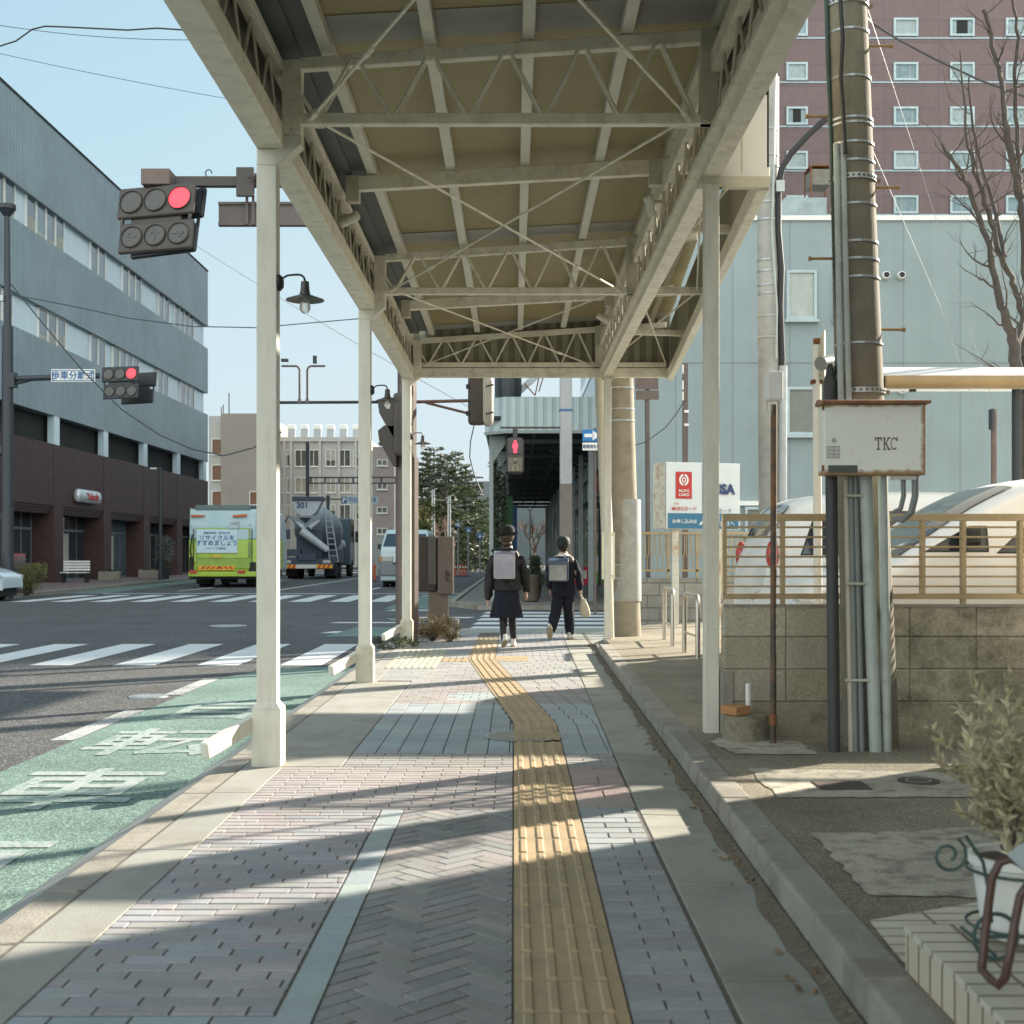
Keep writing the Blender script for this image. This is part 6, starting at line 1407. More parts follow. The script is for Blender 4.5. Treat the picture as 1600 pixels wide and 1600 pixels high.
# rail / wall behind the van
D = 80; t = thing('bridge_rail', 'pale concrete road rail behind the pale blue van', 'railing', (X(592,D),D,ROAD)); b = B().box(X(579,D),X(604,D),D,D+.2,.9,Z(838,D)); b.box(X(579,D),X(604,D),D,D+.2,.3,.6); obj('rail', b, m_pal, t)
b = B(); [b.box(X(q,D)-.1,X(q,D)+.1,D-.02,D+.22,ROAD,Z(837,D)) for q in (580,588,596,603)]; obj('post', b, m_pal, t)

# ================================================================ VEHICLES
def wheel(parent, x, y, z, r, w_, ax='x', hub=galv):
    b = B(); c = (x, y, z)
    b.lathe([(r*.62,-w_/2),(r*.94,-w_/2),(r,-w_/2+.03),(r,w_/2-.03),(r*.94,w_/2),(r*.62,w_/2)], c, 26, ax); wt = obj('wheel', b, rubber, parent, smooth=True)
    b = B(); b.lathe([(r*.62,-w_/2+.02),(r*.30,-w_/2+.05),(r*.12,-w_/2+.01),(r*.12,w_/2-.01),(r*.3,w_/2-.05),(r*.62,w_/2-.02)], c, 20, ax); obj('rim', b, hub, wt, smooth=True)
# -- garbage truck, rear towards us
D = 49.0; cx = X(348,D); t = thing('garbage_truck', 'white and lime green garbage truck seen from behind on the road', 'truck', (cx,D,ROAD))
m_tw = M('truck_pale_blue_white', (.38,.54,.58), .3, var=.04, coat=.4); m_lime = M('truck_lime', (.36,.52,.05), .3, var=.05, coat=.4); m_tdk = M('truck_underbody', (.03,.03,.03), .8)
W2 = 1.30; zs = lambda py: Z(py, D)
b = B(); b.prism([(D+.15,zs(893)),(D+.15,zs(842)),(D+.15,zs(842)),(D+6.0,zs(842)),(D+6.0,zs(893))], 0, cx-W2+.05, cx+W2-.05); obj('body_lower', b, m_lime, t, bevel=.04)
b = B(); b.prism([(D+.15,zs(842)+.004),(D+.15,zs(815)),(D+.45,zs(795)),(D+6.0,zs(795)),(D+6.0,zs(842)+.004)], 0, cx-W2+.05, cx+W2-.05); obj('body_upper', b, m_tw, t, bevel=.06)
b = B(); b.prism([(D,zs(893)),(D-.02,zs(880)),(D+.0,zs(843)),(D+.14,zs(843)),(D+.14,zs(893))], 0, cx-W2, cx+W2); obj('tailgate_lower', b, m_lime, t, bevel=.03)
b = B(); b.prism([(D,zs(843)+.004),(D-.01,zs(822)),(D+.05,zs(797)),(D+.14,zs(795)),(D+.14,zs(843)+.004)], 0, cx-W2+.02, cx+W2-.02); obj('tailgate_upper', b, m_tw, t, bevel=.04)
b = B(); b.prism([(D+.02,zs(797)),(D+.1,zs(789)),(D+1.4,zs(787)),(D+1.5,zs(795)),(D+.2,zs(796))], 0, cx-W2+.22, cx+W2-.25); obj('hopper_cover', b, M('grey_green_cover', (.09,.13,.13), .6), t, bevel=.03)
b = B(); b.box(cx-1.0,cx+1.05,D-.05,D-.012,zs(888),zs(825)); obj('tailgate_frame', b, M('truck_line', (.27,.40,.07), .4), t, bevel=.02)
b = B(); b.box(cx-.96,cx+1.0,D-.07,D-.052,zs(872)+.0,zs(843)); obj('tailgate_panel', b, m_lime, t, bevel=.02); b = B(); b.box(cx-.96,cx+1.0,D-.07,D-.052,zs(843)+.003,zs(827)); obj('tailgate_panel', b, m_tw, t, bevel=.02)
sg_ = obj('message_board', B().box(X(308,D),X(372,D),D-.12,D-.08,zs(864),zs(828)), M('board_white', (.52,.68,.74), .4, var=.03), t, bevel=.01)
text_mesh('廃棄物事前一掃 第23号', .10, m_blue, sg_, (X(340,D),D-.125,zs(833)), FR, sx=1.0); text_mesh('リサイクルを', .23, m_blue, sg_, (X(340,D),D-.125,zs(841)), FR, bold=.004); text_mesh('すすめましょう', .23, m_blue, sg_, (X(340,D),D-.125,zs(849)), FR, bold=.004); text_mesh('リサイクル推進店', .10, m_blue, sg_, (X(338,D),D-.125,zs(857)), FR)
b = B()
for i, px in enumerate(range(314,366,8)): 
    s_ = 1 if px < 340 else -1
    b.prism([(X(px,D),zs(889)),(X(px+4,D),zs(889)),(X(px+4+s_*4,D),zs(885)),(X(px+s_*4,D),zs(885))],1,D-.105,D-.098)
st_ = obj('hazard_strip', B().box(X(311,D),X(368,D),D-.098,D-.06,zs(891),zs(884)), M('hazard_yellow', (.70,.40,.02), .45), t); obj('red_chevrons', b, m_red, st_)
obj('bumper', B().box(cx-W2,cx+W2,D-.09,D+.05,zs(901),zs(893)), m_lime, t, bevel=.03)
for px in (297,372): obj('tail_light', B().box(X(px,D),X(px+12,D),D-.12,D-.06,zs(896),zs(891)), M('tail_red', (.45,.05,.03), .3), t, bevel=.01)
for px0_, px1_, sl in ((299,320,0),(364,386,1)): b = B(); b.prism([(X(px0_,D),zs(808)),(X(px1_,D),zs(807)),(X(px1_,D),zs(803) if sl else zs(805)),(X(px0_,D),zs(805) if sl else zs(804))],1,D-.07,D-.0); obj('upper_light', b, M('amber_red', (.5,.10,.02), .3), t)
obj('licence_plate', B().box(X(332,D),X(347,D),D-.11,D-.075,zs(871),zs(867)), M('plate_amber', (.6,.42,.05), .4), t); obj('small_plate', B().box(X(359,D),X(374,D),D-.10,D-.05,zs(826),zs(819)), M('plate_pale', (.45,.55,.58), .4), t)
obj('rear_camera', B().obox((X(367,D),D-.05,zs(816)),(.3,.08,.1)), galv, t); [obj('marker_lamp', B().lathe([(.001,-.05),(.03,-.05),(.03,.05)], (X(q,D),D-.03,zs(r_)), 10, 'y'), galv, t) for q, r_ in ((299,821),(391,819))]
b = B(); b.box(cx-W2+.2,cx+W2-.1,D+.1,D+5.9,zs(905),zs(893)-.004); obj('chassis', b, m_tdk, t)
b = B(); b.box(cx-W2+.02,cx-W2+.2,D-.04,D+.3,zs(905),zs(870)); b.box(cx+W2-.3,cx+W2-.02,D-.04,D+.3,zs(897),zs(878)); obj('side_gear', b, m_tdk, t, bevel=.03)
for sx_ in (-1,1):
    wheel(t, cx+sx_*.97, D+1.5, ROAD+.45, .45, .5); wheel(t, cx+sx_*1.05, D+5.2, ROAD+.45, .45, .28)
obj('spare_wheel', B().lathe([(.28,-.25),(.3,.0),(.28,.25)], (cx+.1, D+.9, ROAD+.42), 18), rubber, t)
b = B().prism([(D+6.05,zs(895)),(D+6.05,zs(805)),(D+7.3,zs(808)),(D+7.7,zs(845)),(D+7.75,zs(895))],0,cx-1.1,cx+1.1); obj('cab', b, m_tw, t, bevel=.08)
b = B(); [b.box(X(q,D)-.012,X(q,D)+.012,D-.075,D-.052,zs(892),zs(826)) for q in (303,394)]; [b.box(cx-1.2,cx+1.2,D-.03,D-.012,zs(q)-.01,zs(q)+.01) for q in (879,)]; obj('seam', b, m_tdk, t)
for sx_ in (-1,1): obj('mud_flap', B().box(cx+sx_*.97-.28,cx+sx_*.97+.28,D+.95,D+.97,ROAD+.12,ROAD+.62), rubber, t); obj('side_rail', B().box(cx+sx_*(W2-.03)-.02,cx+sx_*(W2-.03)+.02,D+.4,D+5.8,zs(894),zs(890)), galv, t)
obj('grab_handle', B().tube([(cx+1.05,D-.06,zs(870)),(cx+1.05,D-.14,zs(868)),(cx+1.05,D-.14,zs(850)),(cx+1.05,D-.06,zs(848))], .02, 6), galv, t, smooth=True); obj('hydraulic_hose', B().tube([(cx-1.15,D-.05,zs(880)),(cx-1.22,D-.12,zs(860)),(cx-1.15,D-.08,zs(835))], .025, 6), rubber, t, smooth=True)
# -- mixer truck
D = 66.0; cx = X(481,D); t = thing('mixer_truck', 'grey concrete mixer truck with a chute, numbered 301, seen from behind', 'truck', (cx,D,ROAD)); zs = lambda py: Z(py, D)
m_mx = M('mixer_grey', (.20,.24,.27), .45, var=.12, stain=(.3,.3,.29), stain_amt=.4, stain_scale=3); m_mxd = M('mixer_dark_blue', (.04,.06,.09), .5); m_mxl = M('mixer_pale_paint', (.42,.46,.48), .4)
b = B(); 
cz_ = zs(815)
prof = [(.55,0),(.80,.5),(1.22,1.8),(1.24,3.2),(.95,4.6),(.5,5.1)]
b.lathe(prof, (cx,0,0), 24, 'y'); b.v = [(v[0], D+1.2+v[1], cz_-.15 + v[2] - .10*v[1]) for v in b.v]; obj('drum', b, m_mx, t, smooth=True)
b = B(); b.lathe([(1.245,2.3),(1.245,2.6)], (cx,0,0), 24, 'y', cap=False); b.v = [(v[0], D+1.2+v[1], cz_-.15 + v[2] - .10*v[1]) for v in b.v]; obj('drum_band', b, m_mxl, t, smooth=True)
b = B(); b.prism([(X(455,D),zs(782)),(X(504,D),zs(782)),(X(495,D),zs(800)),(X(488,D),zs(806)),(X(470,D),zs(806)),(X(462,D),zs(800))],1,D-.1,D+.6); hp = obj('hopper', b, m_mxl, t, bevel=.03)
obj('hopper_rim', B().box(X(457,D),X(505,D),D-.2,D+.8,zs(782),zs(776)), m_mxd, hp, bevel=.02)
text_mesh('301', .42, m_navy, hp, (X(473,D),D-.12,zs(790)), FR, bold=.012)
b = B(); b.prism([(X(452,D),zs(806)),(X(506,D),zs(806)),(X(506,D),zs(811)),(X(500,D),zs(812)),(X(480,D),zs(826)),(X(476,D),zs(826)),(X(458,D),zs(812)),(X(452,D),zs(811))],1,D-.25,D-.05); obj('collector', b, m_mx, t, bevel=.02)
b = B(); b.prism([(X(468,D),zs(809)),(X(488,D),zs(809)),(X(479,D),zs(818))],1,D-.27,D-.252); obj('collector_mouth', b, m_int, t)
b = B(); b.tube([P(460,812,D-.1),P(474,825,D-.2)], .13, 10); b.tube([P(500,812,D-.1),P(484,825,D-.2)], .13, 10); obj('guide_pipe', b, m_mxl, t, smooth=True)
b = B(); b.tube([P(470,829,D-.3),P(512,860,D-.1)], [.24,.17], 12); obj('chute', b, m_mxl, t, smooth=True)
b = B(); b.box(X(462,D),X(503,D),D+.2,D+.5,zs(872),zs(828)); b.box(X(449,D),X(470,D),D-.1,D+.4,zs(869),zs(858)); b.box(X(466,D),X(495,D),D-.15,D+.3,zs(876),zs(866)); obj('rear_frame', b, m_mxd, t, bevel=.03)
b = B(); b.box(cx-1.33,cx+1.30,D-.1,D+.5,zs(889),zs(873)); obj('tail_beam', b, m_mxd, t, bevel=.02)
hz = obj('hazard_strip', B().box(X(442,D),X(520,D),D-.16,D-.11,zs(888),zs(882)), M('hazard_yellow2', (.70,.40,.02), .45), t); obj('plate_strip', B().box(X(464,D),X(495,D),D-.18,D-.165,zs(888),zs(882)), M('plate_white', (.6,.6,.58), .5), hz)
b = B()
for q in (443,450,457,497,504,511): b.prism([(X(q,D),zs(888)),(X(q+3,D),zs(888)),(X(q+6,D),zs(882)),(X(q+3,D),zs(882))],1,D-.18,D-.165)
obj('red_chevrons', b, m_red, hz)
for px in (443,505): obj('tail_light', B().box(X(px,D),X(px+12,D),D-.15,D-.11,zs(880),zs(875)), M('tail_pale', (.42,.45,.45), .3), t)
obj('side_box', B().box(cx+.75,cx+1.32,D+2.0,D+4.2,zs(880),zs(858)), m_mxd, t, bevel=.03); obj('water_tank', B().lathe([(.3,-.6),(.34,-.5),(.34,.5),(.3,.6)], (cx+.85,D+5.4,zs(850)), 16, 'y'), m_mxl, t, smooth=True)
b = B(); b.box(cx-.5,cx+.5,D+.3,D+9.4,ROAD+.6,zs(878)); obj('chassis', b, m_tdk, t)
b = B(); b.prism([(D+7.2,zs(885)),(D+7.2,zs(803)),(D+8.9,zs(803)),(D+9.4,zs(835)),(D+9.45,zs(885))],0,cx-1.25,cx+1.25); cab_ = obj('cab', b, M('mixer_cab', (.06,.09,.12), .35, coat=.4), t, bevel=.08)
obj('cab_window', B().box(cx+1.252,cx+1.262,D+7.7,D+8.9,zs(835),zs(812)), glassd, cab_); obj('door_mirror', B().box(cx+1.3,cx+1.55,D+9.2,D+9.3,zs(845),zs(825)), black, cab_)
b = B(); b.tube([P(444,860,D),P(444,818,D),P(450,808,D)], .04, 6); b.obox(P(448,835,D),(.35,.1,.5)); obj('ladder', b, m_mxd, t)
for sx_ in (-1,1):
    for yy_ in (1.6,3.0): wheel(t, cx+sx_*1.0, D+yy_, ROAD+.5, .5, .55)
    wheel(t, cx+sx_*1.1, D+8.2, ROAD+.5, .5, .3)
b = B()
for q in (0,.45): b.tube([(cx+1.05+q,D+.5,ROAD+.9),(cx+.75+q*.6,D+.7,zs(790))], .03, 6)
for k_ in range(9): f_ = k_/9; b.tube([(cx+1.05-.3*f_,D+.5+.2*f_,ROAD+.9+f_*2.7),(cx+1.5-.48*f_,D+.5+.2*f_,ROAD+.9+f_*2.7)], .02, 6)
obj('access_ladder', b, m_mxl, t, smooth=True)
for sx_ in (-1,1):
    obj('mudguard', B().prism([(D+1.0,ROAD+.95),(D+1.1,ROAD+1.12),(D+3.5,ROAD+1.12),(D+3.6,ROAD+.95),(D+3.5,ROAD+1.06),(D+1.1,ROAD+1.06)],0,cx+sx_*1.0-.3,cx+sx_*1.0+.3), m_mxd, t); obj('mud_flap', B().box(cx+sx_*1.0-.3,cx+sx_*1.0+.3,D+.95,D+.97,ROAD+.15,ROAD+.8), rubber, t)
# -- van facing us
D = 49.5; cx = X(632,D); t = thing('van', 'pale blue and grey van driving towards the camera behind the canopy posts', 'van', (cx,D,ROAD)); zs = lambda py: Z(py, D)
m_vb = M('van_pale_blue', (.44,.55,.58), .3, var=.03, coat=.5); m_vg = M('van_grey', (.17,.19,.21), .35, var=.04, coat=.3)
vx0, vx1 = X(594,D), X(671,D); vm = (vx0+vx1)/2
def xt(prof_y, w0, w1, zlo, zhi): pass
b = B(); secs = [(zs(908),0.0,1.0),(zs(880),-.02,1.0),(zs(860),.05,1.0),(zs(855),.12,.985),(zs(833),.85,.90),(zs(827),1.05,.84)]
vs = []; hw = (vx1-vx0)/2
for z_, yo, k_ in secs: vs += [(vm-hw*k_,D+yo,z_),(vm+hw*k_,D+yo,z_),(vm+hw*k_,D+4.3,z_),(vm-hw*k_,D+4.3,z_)]
n_ = len(secs); fs = [[0,1,2,3],[4*n_-1,4*n_-2,4*n_-3,4*n_-4]] + [[4*i+j,4*i+(j+1)%4,4*i+4+(j+1)%4,4*i+4+j] for i in range(n_-1) for j in range(4)]
b.add(vs, fs); obj('body', b, m_vb, t, bevel=.06, seg=3)
b = B(); b.add([(vm-hw*.90,D+.17,zs(854)),(vm+hw*.90,D+.17,zs(854)),(vm+hw*.80,D+.80,zs(834)),(vm-hw*.80,D+.80,zs(834))],[(0,1,2,3)]); b.v = [(x_,y_-.035,z_+.01) for x_,y_,z_ in b.v]; obj('windscreen', b, glassd, t)
b = B(); b.box(vm-hw-.01,vm+hw+.01,D-.06,D+4.35,zs(900),zs(878)); obj('lower_panel', b, m_vg, t, bevel=.05)
for s_ in (-1,1):
    b = B(); b.box(vm+s_*hw*.92-(.42 if s_>0 else 0),vm+s_*hw*.92+(.42 if s_<0 else 0),D-.07,D-.0,zs(878),zs(869)); hl = obj('headlight', b, M('headlamp_glass', (.35,.38,.33), .1, spec=.8) if s_<0 else bpy.data.materials['headlamp_glass'], t, bevel=.03)
    obj('indicator', B().box(vm+s_*hw*.97-.05,vm+s_*hw*.97+.05,D-.05,D+.1,zs(877),zs(870)), M('amber', (.5,.2,.02), .3), t)
    b = B(); b.box(vm+s_*(hw+.06)-.08,vm+s_*(hw+.06)+.08,D+.35,D+.45,zs(858),zs(850)); b.bar((vm+s_*hw,D+.45,zs(862)),(vm+s_*(hw+.05),D+.40,zs(857)),.03,.03); obj('door_mirror', b, black, t)
    for yy_ in (.75,3.4): wheel(t, vm+s_*(hw-.16), D+yy_, ROAD+.31, .31, .22)
    for k_ in range(3): b = B(); b.box(vm+s_*(hw*.955)-.01,vm+s_*(hw*.955)+.01,D+1.0+k_*1.05,D+1.95+k_*1.05,zs(852),zs(836)); obj('side_window', b, glassd, t)
b = B(); b.box(vm-.35,vm+.35,D-.075,D-.05,zs(892),zs(885)); obj('licence_plate', b, whitep, t); b = B(); b.box(vm-.45,vm+.45,D-.07,D-.055,zs(882),zs(879)); obj('grille', b, black, t)
obj('underside', B().box(vm-hw+.1,vm+hw-.1,D+.1,D+4.2,ROAD+.2,zs(900)), m_tdk, t)
# -- generic cars
def car(label, loc, rotz, L_, W, H, paint, kind='hatch', group=None):
    """built at the origin, nose towards +X"""
    t = thing('parked_car', label, 'car', (0,0,0), group)
    hw = W/2
    if kind == 'van': ctrl = [(-.5,.34),(-.502,.50),(-.497,.62),(-.485,.76),(-.468,.90),(-.44,.965),(-.38,.99),(-.2,1.0),(0,1.0),(.10,.985),(.17,.945),(.24,.85),(.31,.72),(.355,.635),(.40,.60),(.45,.56),(.485,.50),(.50,.40),(.50,.24)]
    else:             ctrl = [(-.5,.34),(-.502,.50),(-.497,.62),(-.478,.76),(-.452,.90),(-.42,.96),(-.36,.985),(-.2,1.0),(0,.985),(.08,.95),(.15,.86),(.22,.74),(.27,.655),(.32,.63),(.40,.595),(.455,.54),(.49,.47),(.50,.38),(.50,.24)]
    def cr(p0,p1,p2,p3,t): return tuple(.5*((2*b_)+(c_-a_)*t+(2*a_-5*b_+4*c_-d_)*t*t+(3*b_-a_-3*c_+d_)*t**3) for a_,b_,c_,d_ in zip(p0,p1,p2,p3))
    top = []
    for i in range(len(ctrl)-1):
        for k in range(5): top.append(cr(ctrl[max(i-1,0)], ctrl[i], ctrl[i+1], ctrl[min(i+2,len(ctrl)-1)], k/5))
    top.append(ctrl[-1]); belt = .60
    def hwf(u, v):
        k_ = 1.0 - .13*min(abs(u*2),1)**5
        if v > belt: k_ *= 1 - .17*((v-belt)/(1-belt))**1.2
        if v < belt: k_ *= 1 - .10*((belt-v)/.4)**2
        return hw*k_
    def section(u, v):
        dz = min(.07, max(v-.2, .01)*.5); pts = []
        for j in range(9): vv = .20 + (v-dz-.20)*j/8; pts.append((hwf(u,vv), vv*H))
        w0 = hwf(u, v-dz)
        for j in range(1, 9):
            th = math.pi/2*j/8; pts.append((w0*math.cos(th)**.55 if j < 8 else 0.0, (v-dz+dz*math.sin(th)**.8)*H))
        return pts
    def topz(u_, f):
        # height of the skin at station u, lateral fraction f
        best = None
        for a_, c_ in zip(top[:-1], top[1:]):
            if a_[0] <= u_ <= c_[0] and a_[1] > .55: best = a_[1] + (c_[1]-a_[1])*((u_-a_[0])/max(c_[0]-a_[0],1e-6))
        v = best if best is not None else .6; dz = min(.07,(v-.2)*.5); cth = min(abs(f),1)**(1/.55); return (v-dz+dz*math.sqrt(max(1-cth*cth,0))**.8)*H, hwf(u_, v-dz)
    b = B(); rings = []
    for (u, v) in top:
        sec = section(u, v); ring = [(u*L_, y_, z_) for y_, z_ in sec] + [(u*L_, -y_, z_) for y_, z_ in sec[-2::-1]]; rings.append(ring)
    m2 = len(rings[0])
    b.add([p for r_ in rings for p in r_], [(i*m2+j,(i+1)*m2+j,(i+1)*m2+j+1,i*m2+j+1) for i in range(len(rings)-1) for j in range(m2-1)])
    body = obj('body', b, paint, t, auto=60)
    m_scr = bpy.data.materials.get('screen_glass') or M('screen_glass', (.03,.05,.06), .03, spec=1); m_trim = bpy.data.materials.get('window_rubber') or M('window_rubber', (.015,.015,.016), .5)
    def gw(u0, u1, v0, v1, u0t=None, u1t=None, name='side_window'):
        u0t = u0 if u0t is None else u0t; u1t = u1 if u1t is None else u1t
        for s_ in (-1,1):
            for (mt_, e, off_, nm) in ((m_trim, .0035, .004, 'window_trim'), (glassd, 0, .008, name)):
                nn = 6; vs_ = []
                for i in range(nn+1):
                    v = (v0-e*1.5) + (v1-v0+3*e)*i/nn
                    for j in range(nn+1):
                        ua, ub_ = u0+(u0t-u0)*i/nn-e, u1+(u1t-u1)*i/nn+e; u = ua + (ub_-ua)*j/nn
                        vs_.append((u*L_, s_*(hwf(u,v)+off_), v*H))
                o_ = obj(nm, B().add(vs_, [(i*(nn+1)+j,i*(nn+1)+j+1,(i+1)*(nn+1)+j+1,(i+1)*(nn+1)+j) for i in range(nn) for j in range(nn)]), mt_, t, smooth=True)
    def scr(u0, u1, name, dirx):
        nn = 8; vs_ = []
        for i in range(nn+1):
            u = u0+(u1-u0)*i/nn
            for j in range(nn+1):
                f = -.80 + 1.6*j/nn; z_, w_ = topz(u, f); vs_.append((u*L_+dirx*.008, f*w_, z_+.006))
        obj(name, B().add(vs_, [(i*(nn+1)+j,i*(nn+1)+j+1,(i+1)*(nn+1)+j+1,(i+1)*(nn+1)+j) for i in range(nn) for j in range(nn)]), m_scr, t, smooth=True)
    if kind == 'van': gw(-.455,-.33,.66,.86,-.44); gw(-.315,-.10,.66,.88); gw(-.085,.215,.66,.88,-.085,.125); gw(.232,.315,.665,.76,.232,.25,'quarter_window'); scr(.175,.345,'windscreen',1); scr(-.486,-.458,'rear_screen',-1)
    else: gw(-.43,-.29,.66,.86,-.40); gw(-.275,-.05,.66,.88); gw(-.035,.20,.66,.87,-.035,.105); scr(.085,.262,'windscreen',1); scr(-.478,-.442,'rear_screen',-1)
    for s_ in (-1,1):
        y_ = s_*hw*.90
        obj('tail_light', B().ball((-.485*L_, y_*.96, .655*H), .055, .065, .13, 14, 8), M('tail_lamp_red', (.50,.03,.02), .2, spec=.8) if 'tail_lamp_red' not in bpy.data.materials else bpy.data.materials['tail_lamp_red'], t, smooth=True)
        obj('headlight', B().obox((.465*L_, y_*.92, .44*H), (.26,.22,.16), (0,.35,0)), M('head_lamp', (.5,.52,.52), .08, spec=1) if 'head_lamp' not in bpy.data.materials else bpy.data.materials['head_lamp'], t, bevel=.04, seg=3)
        obj('door_mirror', B().obox(((.262 if kind == 'van' else .21)*L_, s_*(hw+.09), (.72 if kind == 'van' else .64)*H), (.10,.16,.13)), black if kind == 'van' else paint, t, bevel=.03)
        obj('door_handle', B().obox((-.02*L_, s_*(hwf(0,.5)+.01), .54*H), (.14,.02,.025)), paint, t, bevel=.006)
        b = B(); [b.box(u*L_-.003,u*L_+.003,s_*(hwf(u,.4)+.001)-.003,s_*(hwf(u,.4)+.001)+.003,.24*H,.60*H) for u in (-.27,-.03,.285 if kind == 'van' else .21)]; obj('door_gap', b, black, t)
        for u in (-.32,.33): wheel(t, u*L_, s_*(hw-.11), .31, .31, .2, 'y')
        for u in (-.32,.33): obj('wheel_arch', B().lathe([(.36,-.012),(.36,.012)], (u*L_, s_*(hw-.012), .33), 24, 'y'), black, t)
    obj('licence_plate', B().box(-.505*L_-.01,-.505*L_+.02,-.16,.16,.40*H,.48*H), whitep, t); obj('underside', B().box(-.46*L_,.46*L_,-hw*.85,hw*.85,.12,.24*H), m_tdk, t)
    t.location = loc; t.rotation_euler = (0,0,rotz); return t
m_wc = M('white_car_paint', (.86,.86,.84), .38, var=.02, coat=.25); m_wc2 = M('cool_white_car_paint', (.84,.86,.86), .38, var=.02, coat=.25); m_wc3 = M('pale_blue_white_paint', (.55,.65,.70), .22, var=.02, coat=.8)
car('white hatchback parked behind the railing with its red tail light at the left', (4.25, 11.45, YARD), 0, 4.3, 1.70, 1.60, m_wc2, 'hatch', 'white cars in the car park')
car('white people carrier parked close behind the railing with its sloping windscreen facing left', (4.16, 9.15, YARD), R(180), 4.7, 1.70, 1.62, m_wc, 'van', 'white cars in the car park')
car('white minibus roof showing behind the two nearer white cars', (5.6, 13.4, YARD), 0, 4.6, 1.75, 1.62, m_wc2, 'van', 'white cars in the car park')
car('white car nosing in at the left edge of the road', (X(20,35.0)-2.2, 35.0, ROAD), R(0), 4.4, 1.75, 1.48, m_wc3, 'hatch')

# ================================================================ WIRES
def wire(pts, r, mt, label, sag=0):
    t = obj('overhead_wire', B().tube(pts, r, 6), mt, None, smooth=True, loc=pts[0]); tag(t, label, 'cable'); return t
def catn(p, q, sag, n=14): return [Vector(p).lerp(Vector(q), i/n) - Vector((0,0,sag*4*(i/n)*(1-i/n))) for i in range(n+1)]
wire([P(px,py,20) for px,py in ((-60,78),(0,72),(25,64),(50,46),(70,41),(100,42),(140,44),(200,47),(245,44),(290,47),(340,52))], .013, black, 'thick black twisted cable curling across the top left sky')
wire(catn(P(-40,33,22),P(330,62,22),.1), .006, darkp, 'fine wire just above the thick black cable')
wire(catn(P(-60,70,24),P(420,165,24),.05), .006, m_blue, 'fine blue wire crossing the sky under the thick cable')
wire([P(px,py,34) for px,py in ((14,440),(60,497),(100,545),(130,580),(190,640),(250,680),(300,702),(350,712),(395,700),(440,675))], .018, darkp, 'dark wire sagging from the left mast past the hanging signal')
wire([P(px,py,35) for px,py in ((14,460),(60,468),(120,480),(200,497),(300,510),(400,512),(560,498),(640,485))], .014, darkp, 'thin wire from the left mast across to the canopy')
wire(catn(P(300,380,40),P(930,740,40),.2), .012, galv, 'faint grey wire descending between the first two canopy posts')
wire([P(1348,24,7.1)] + [P(px,py,15) for px,py in ((1362,36),(1400,60),(1460,92),(1530,125),(1620,158))], .012, m_pvcd, 'dark cable running from the big pole to the upper right')
wire([P(1364,236,7.1),P(1470,480,12),P(1545,700,12)], .0022, galv, 'thin guy wire sloping down right from the big pole, lower one')
wire([P(1354,10,7.15),P(1440,270,12),P(1530,560,12),P(1600,780,12)], .0022, galv, 'thin guy wire sloping down right from the big pole, upper one')
wire([P(px,py,18) for px,py in ((741,664),(735,690),(734,715),(742,745),(755,775))], .008, darkp, 'slack thin wire hanging below the rounded pedestrian signal')
wire([P(px,py,21) for px,py in ((988,697),(1010,690),(1040,668),(1058,645),(1070,625))], .008, darkp, 'slack cable looping to the brown perforated pole')
# behind arcade: transformer pole
D = 33; t = thing('transformer_pole', 'dark pole with coiled equipment rising above the far arcade roof', 'utility pole', (X(788,D),D,0))
b = B(); b.box(X(773,D),X(786,D),D,D+.2,Z(640,D),Z(540,D)); b.lathe([(.28,0),(.3,.3),(.28,1.1)], P(797,624,D), 16); obj('equipment', b, darkp, t); obj('shaft', B().cyl(P(803,620,D+.3),P(803,500,D+.3),.12,n=10), m_mxd, t, smooth=True)
b = B(); b.bar(P(800,622,D+.4),P(840,585,D+.4),.10,.16); obj('strut', b, galv, t); b = B(); [b.tube([P(a_,c_,D+.2),P(d_,e_,D+.2)],.015,6) for a_,c_,d_,e_ in ((820,600,836,618),(836,618,842,590),(842,612,850,585))]; obj('red_stays', b, rust, t)
# ================================================================ PEOPLE
m_skin = M('skin', (.52,.33,.24), .55, var=.04); m_hair = M('brown_hair', (.055,.032,.02), .5, var=.2, scale=40, bump=.4, bscale=300); m_hairk = M('black_hair', (.015,.013,.012), .5, var=.2, scale=40, bump=.4, bscale=300)
m_coat = M('charcoal_padded_coat', (.009,.0095,.011), .7, var=.15, scale=12, bump=.25, bscale=90); m_navyc = M('navy_wool', (.005,.007,.017), .9, var=.15, scale=14, bump=.2, bscale=200)
m_tight = M('black_tights', (.010,.010,.012), .7); m_felt = M('dark_felt_hat', (.012,.011,.010), .9, var=.1); m_shoe = M('white_trainer', (.62,.60,.56), .55, var=.05); m_sole = M('worn_rubber_sole', (.33,.27,.17), .8, var=.1)
m_bagl = M('pearl_lavender_leather', (.30,.29,.36), .28, var=.06, coat=.5); m_bagt = M('cream_piping', (.55,.50,.42), .5); m_bagn = M('navy_leather', (.02,.04,.075), .35, coat=.4); m_cov = M('clear_grey_cover', (.27,.285,.275), .15, var=.2, scale=5, spec=.9, coat=.8)
def folds(o, s_, sc_, seed=0):
    tx = bpy.data.textures.new('folds', 'CLOUDS'); tx.noise_scale = sc_; tx.noise_depth = 2
    if o.modifiers.get('sub') is None:
        m = o.modifiers.new('sub', 'SUBSURF'); m.levels = 1; m.render_levels = 1
    else: o.modifiers['sub'].levels = 2; o.modifiers['sub'].render_levels = 2
    m = o.modifiers.new('folds', 'DISPLACE'); m.texture = tx; m.strength = s_; m.mid_level = .5; m.texture_coords = 'LOCAL'
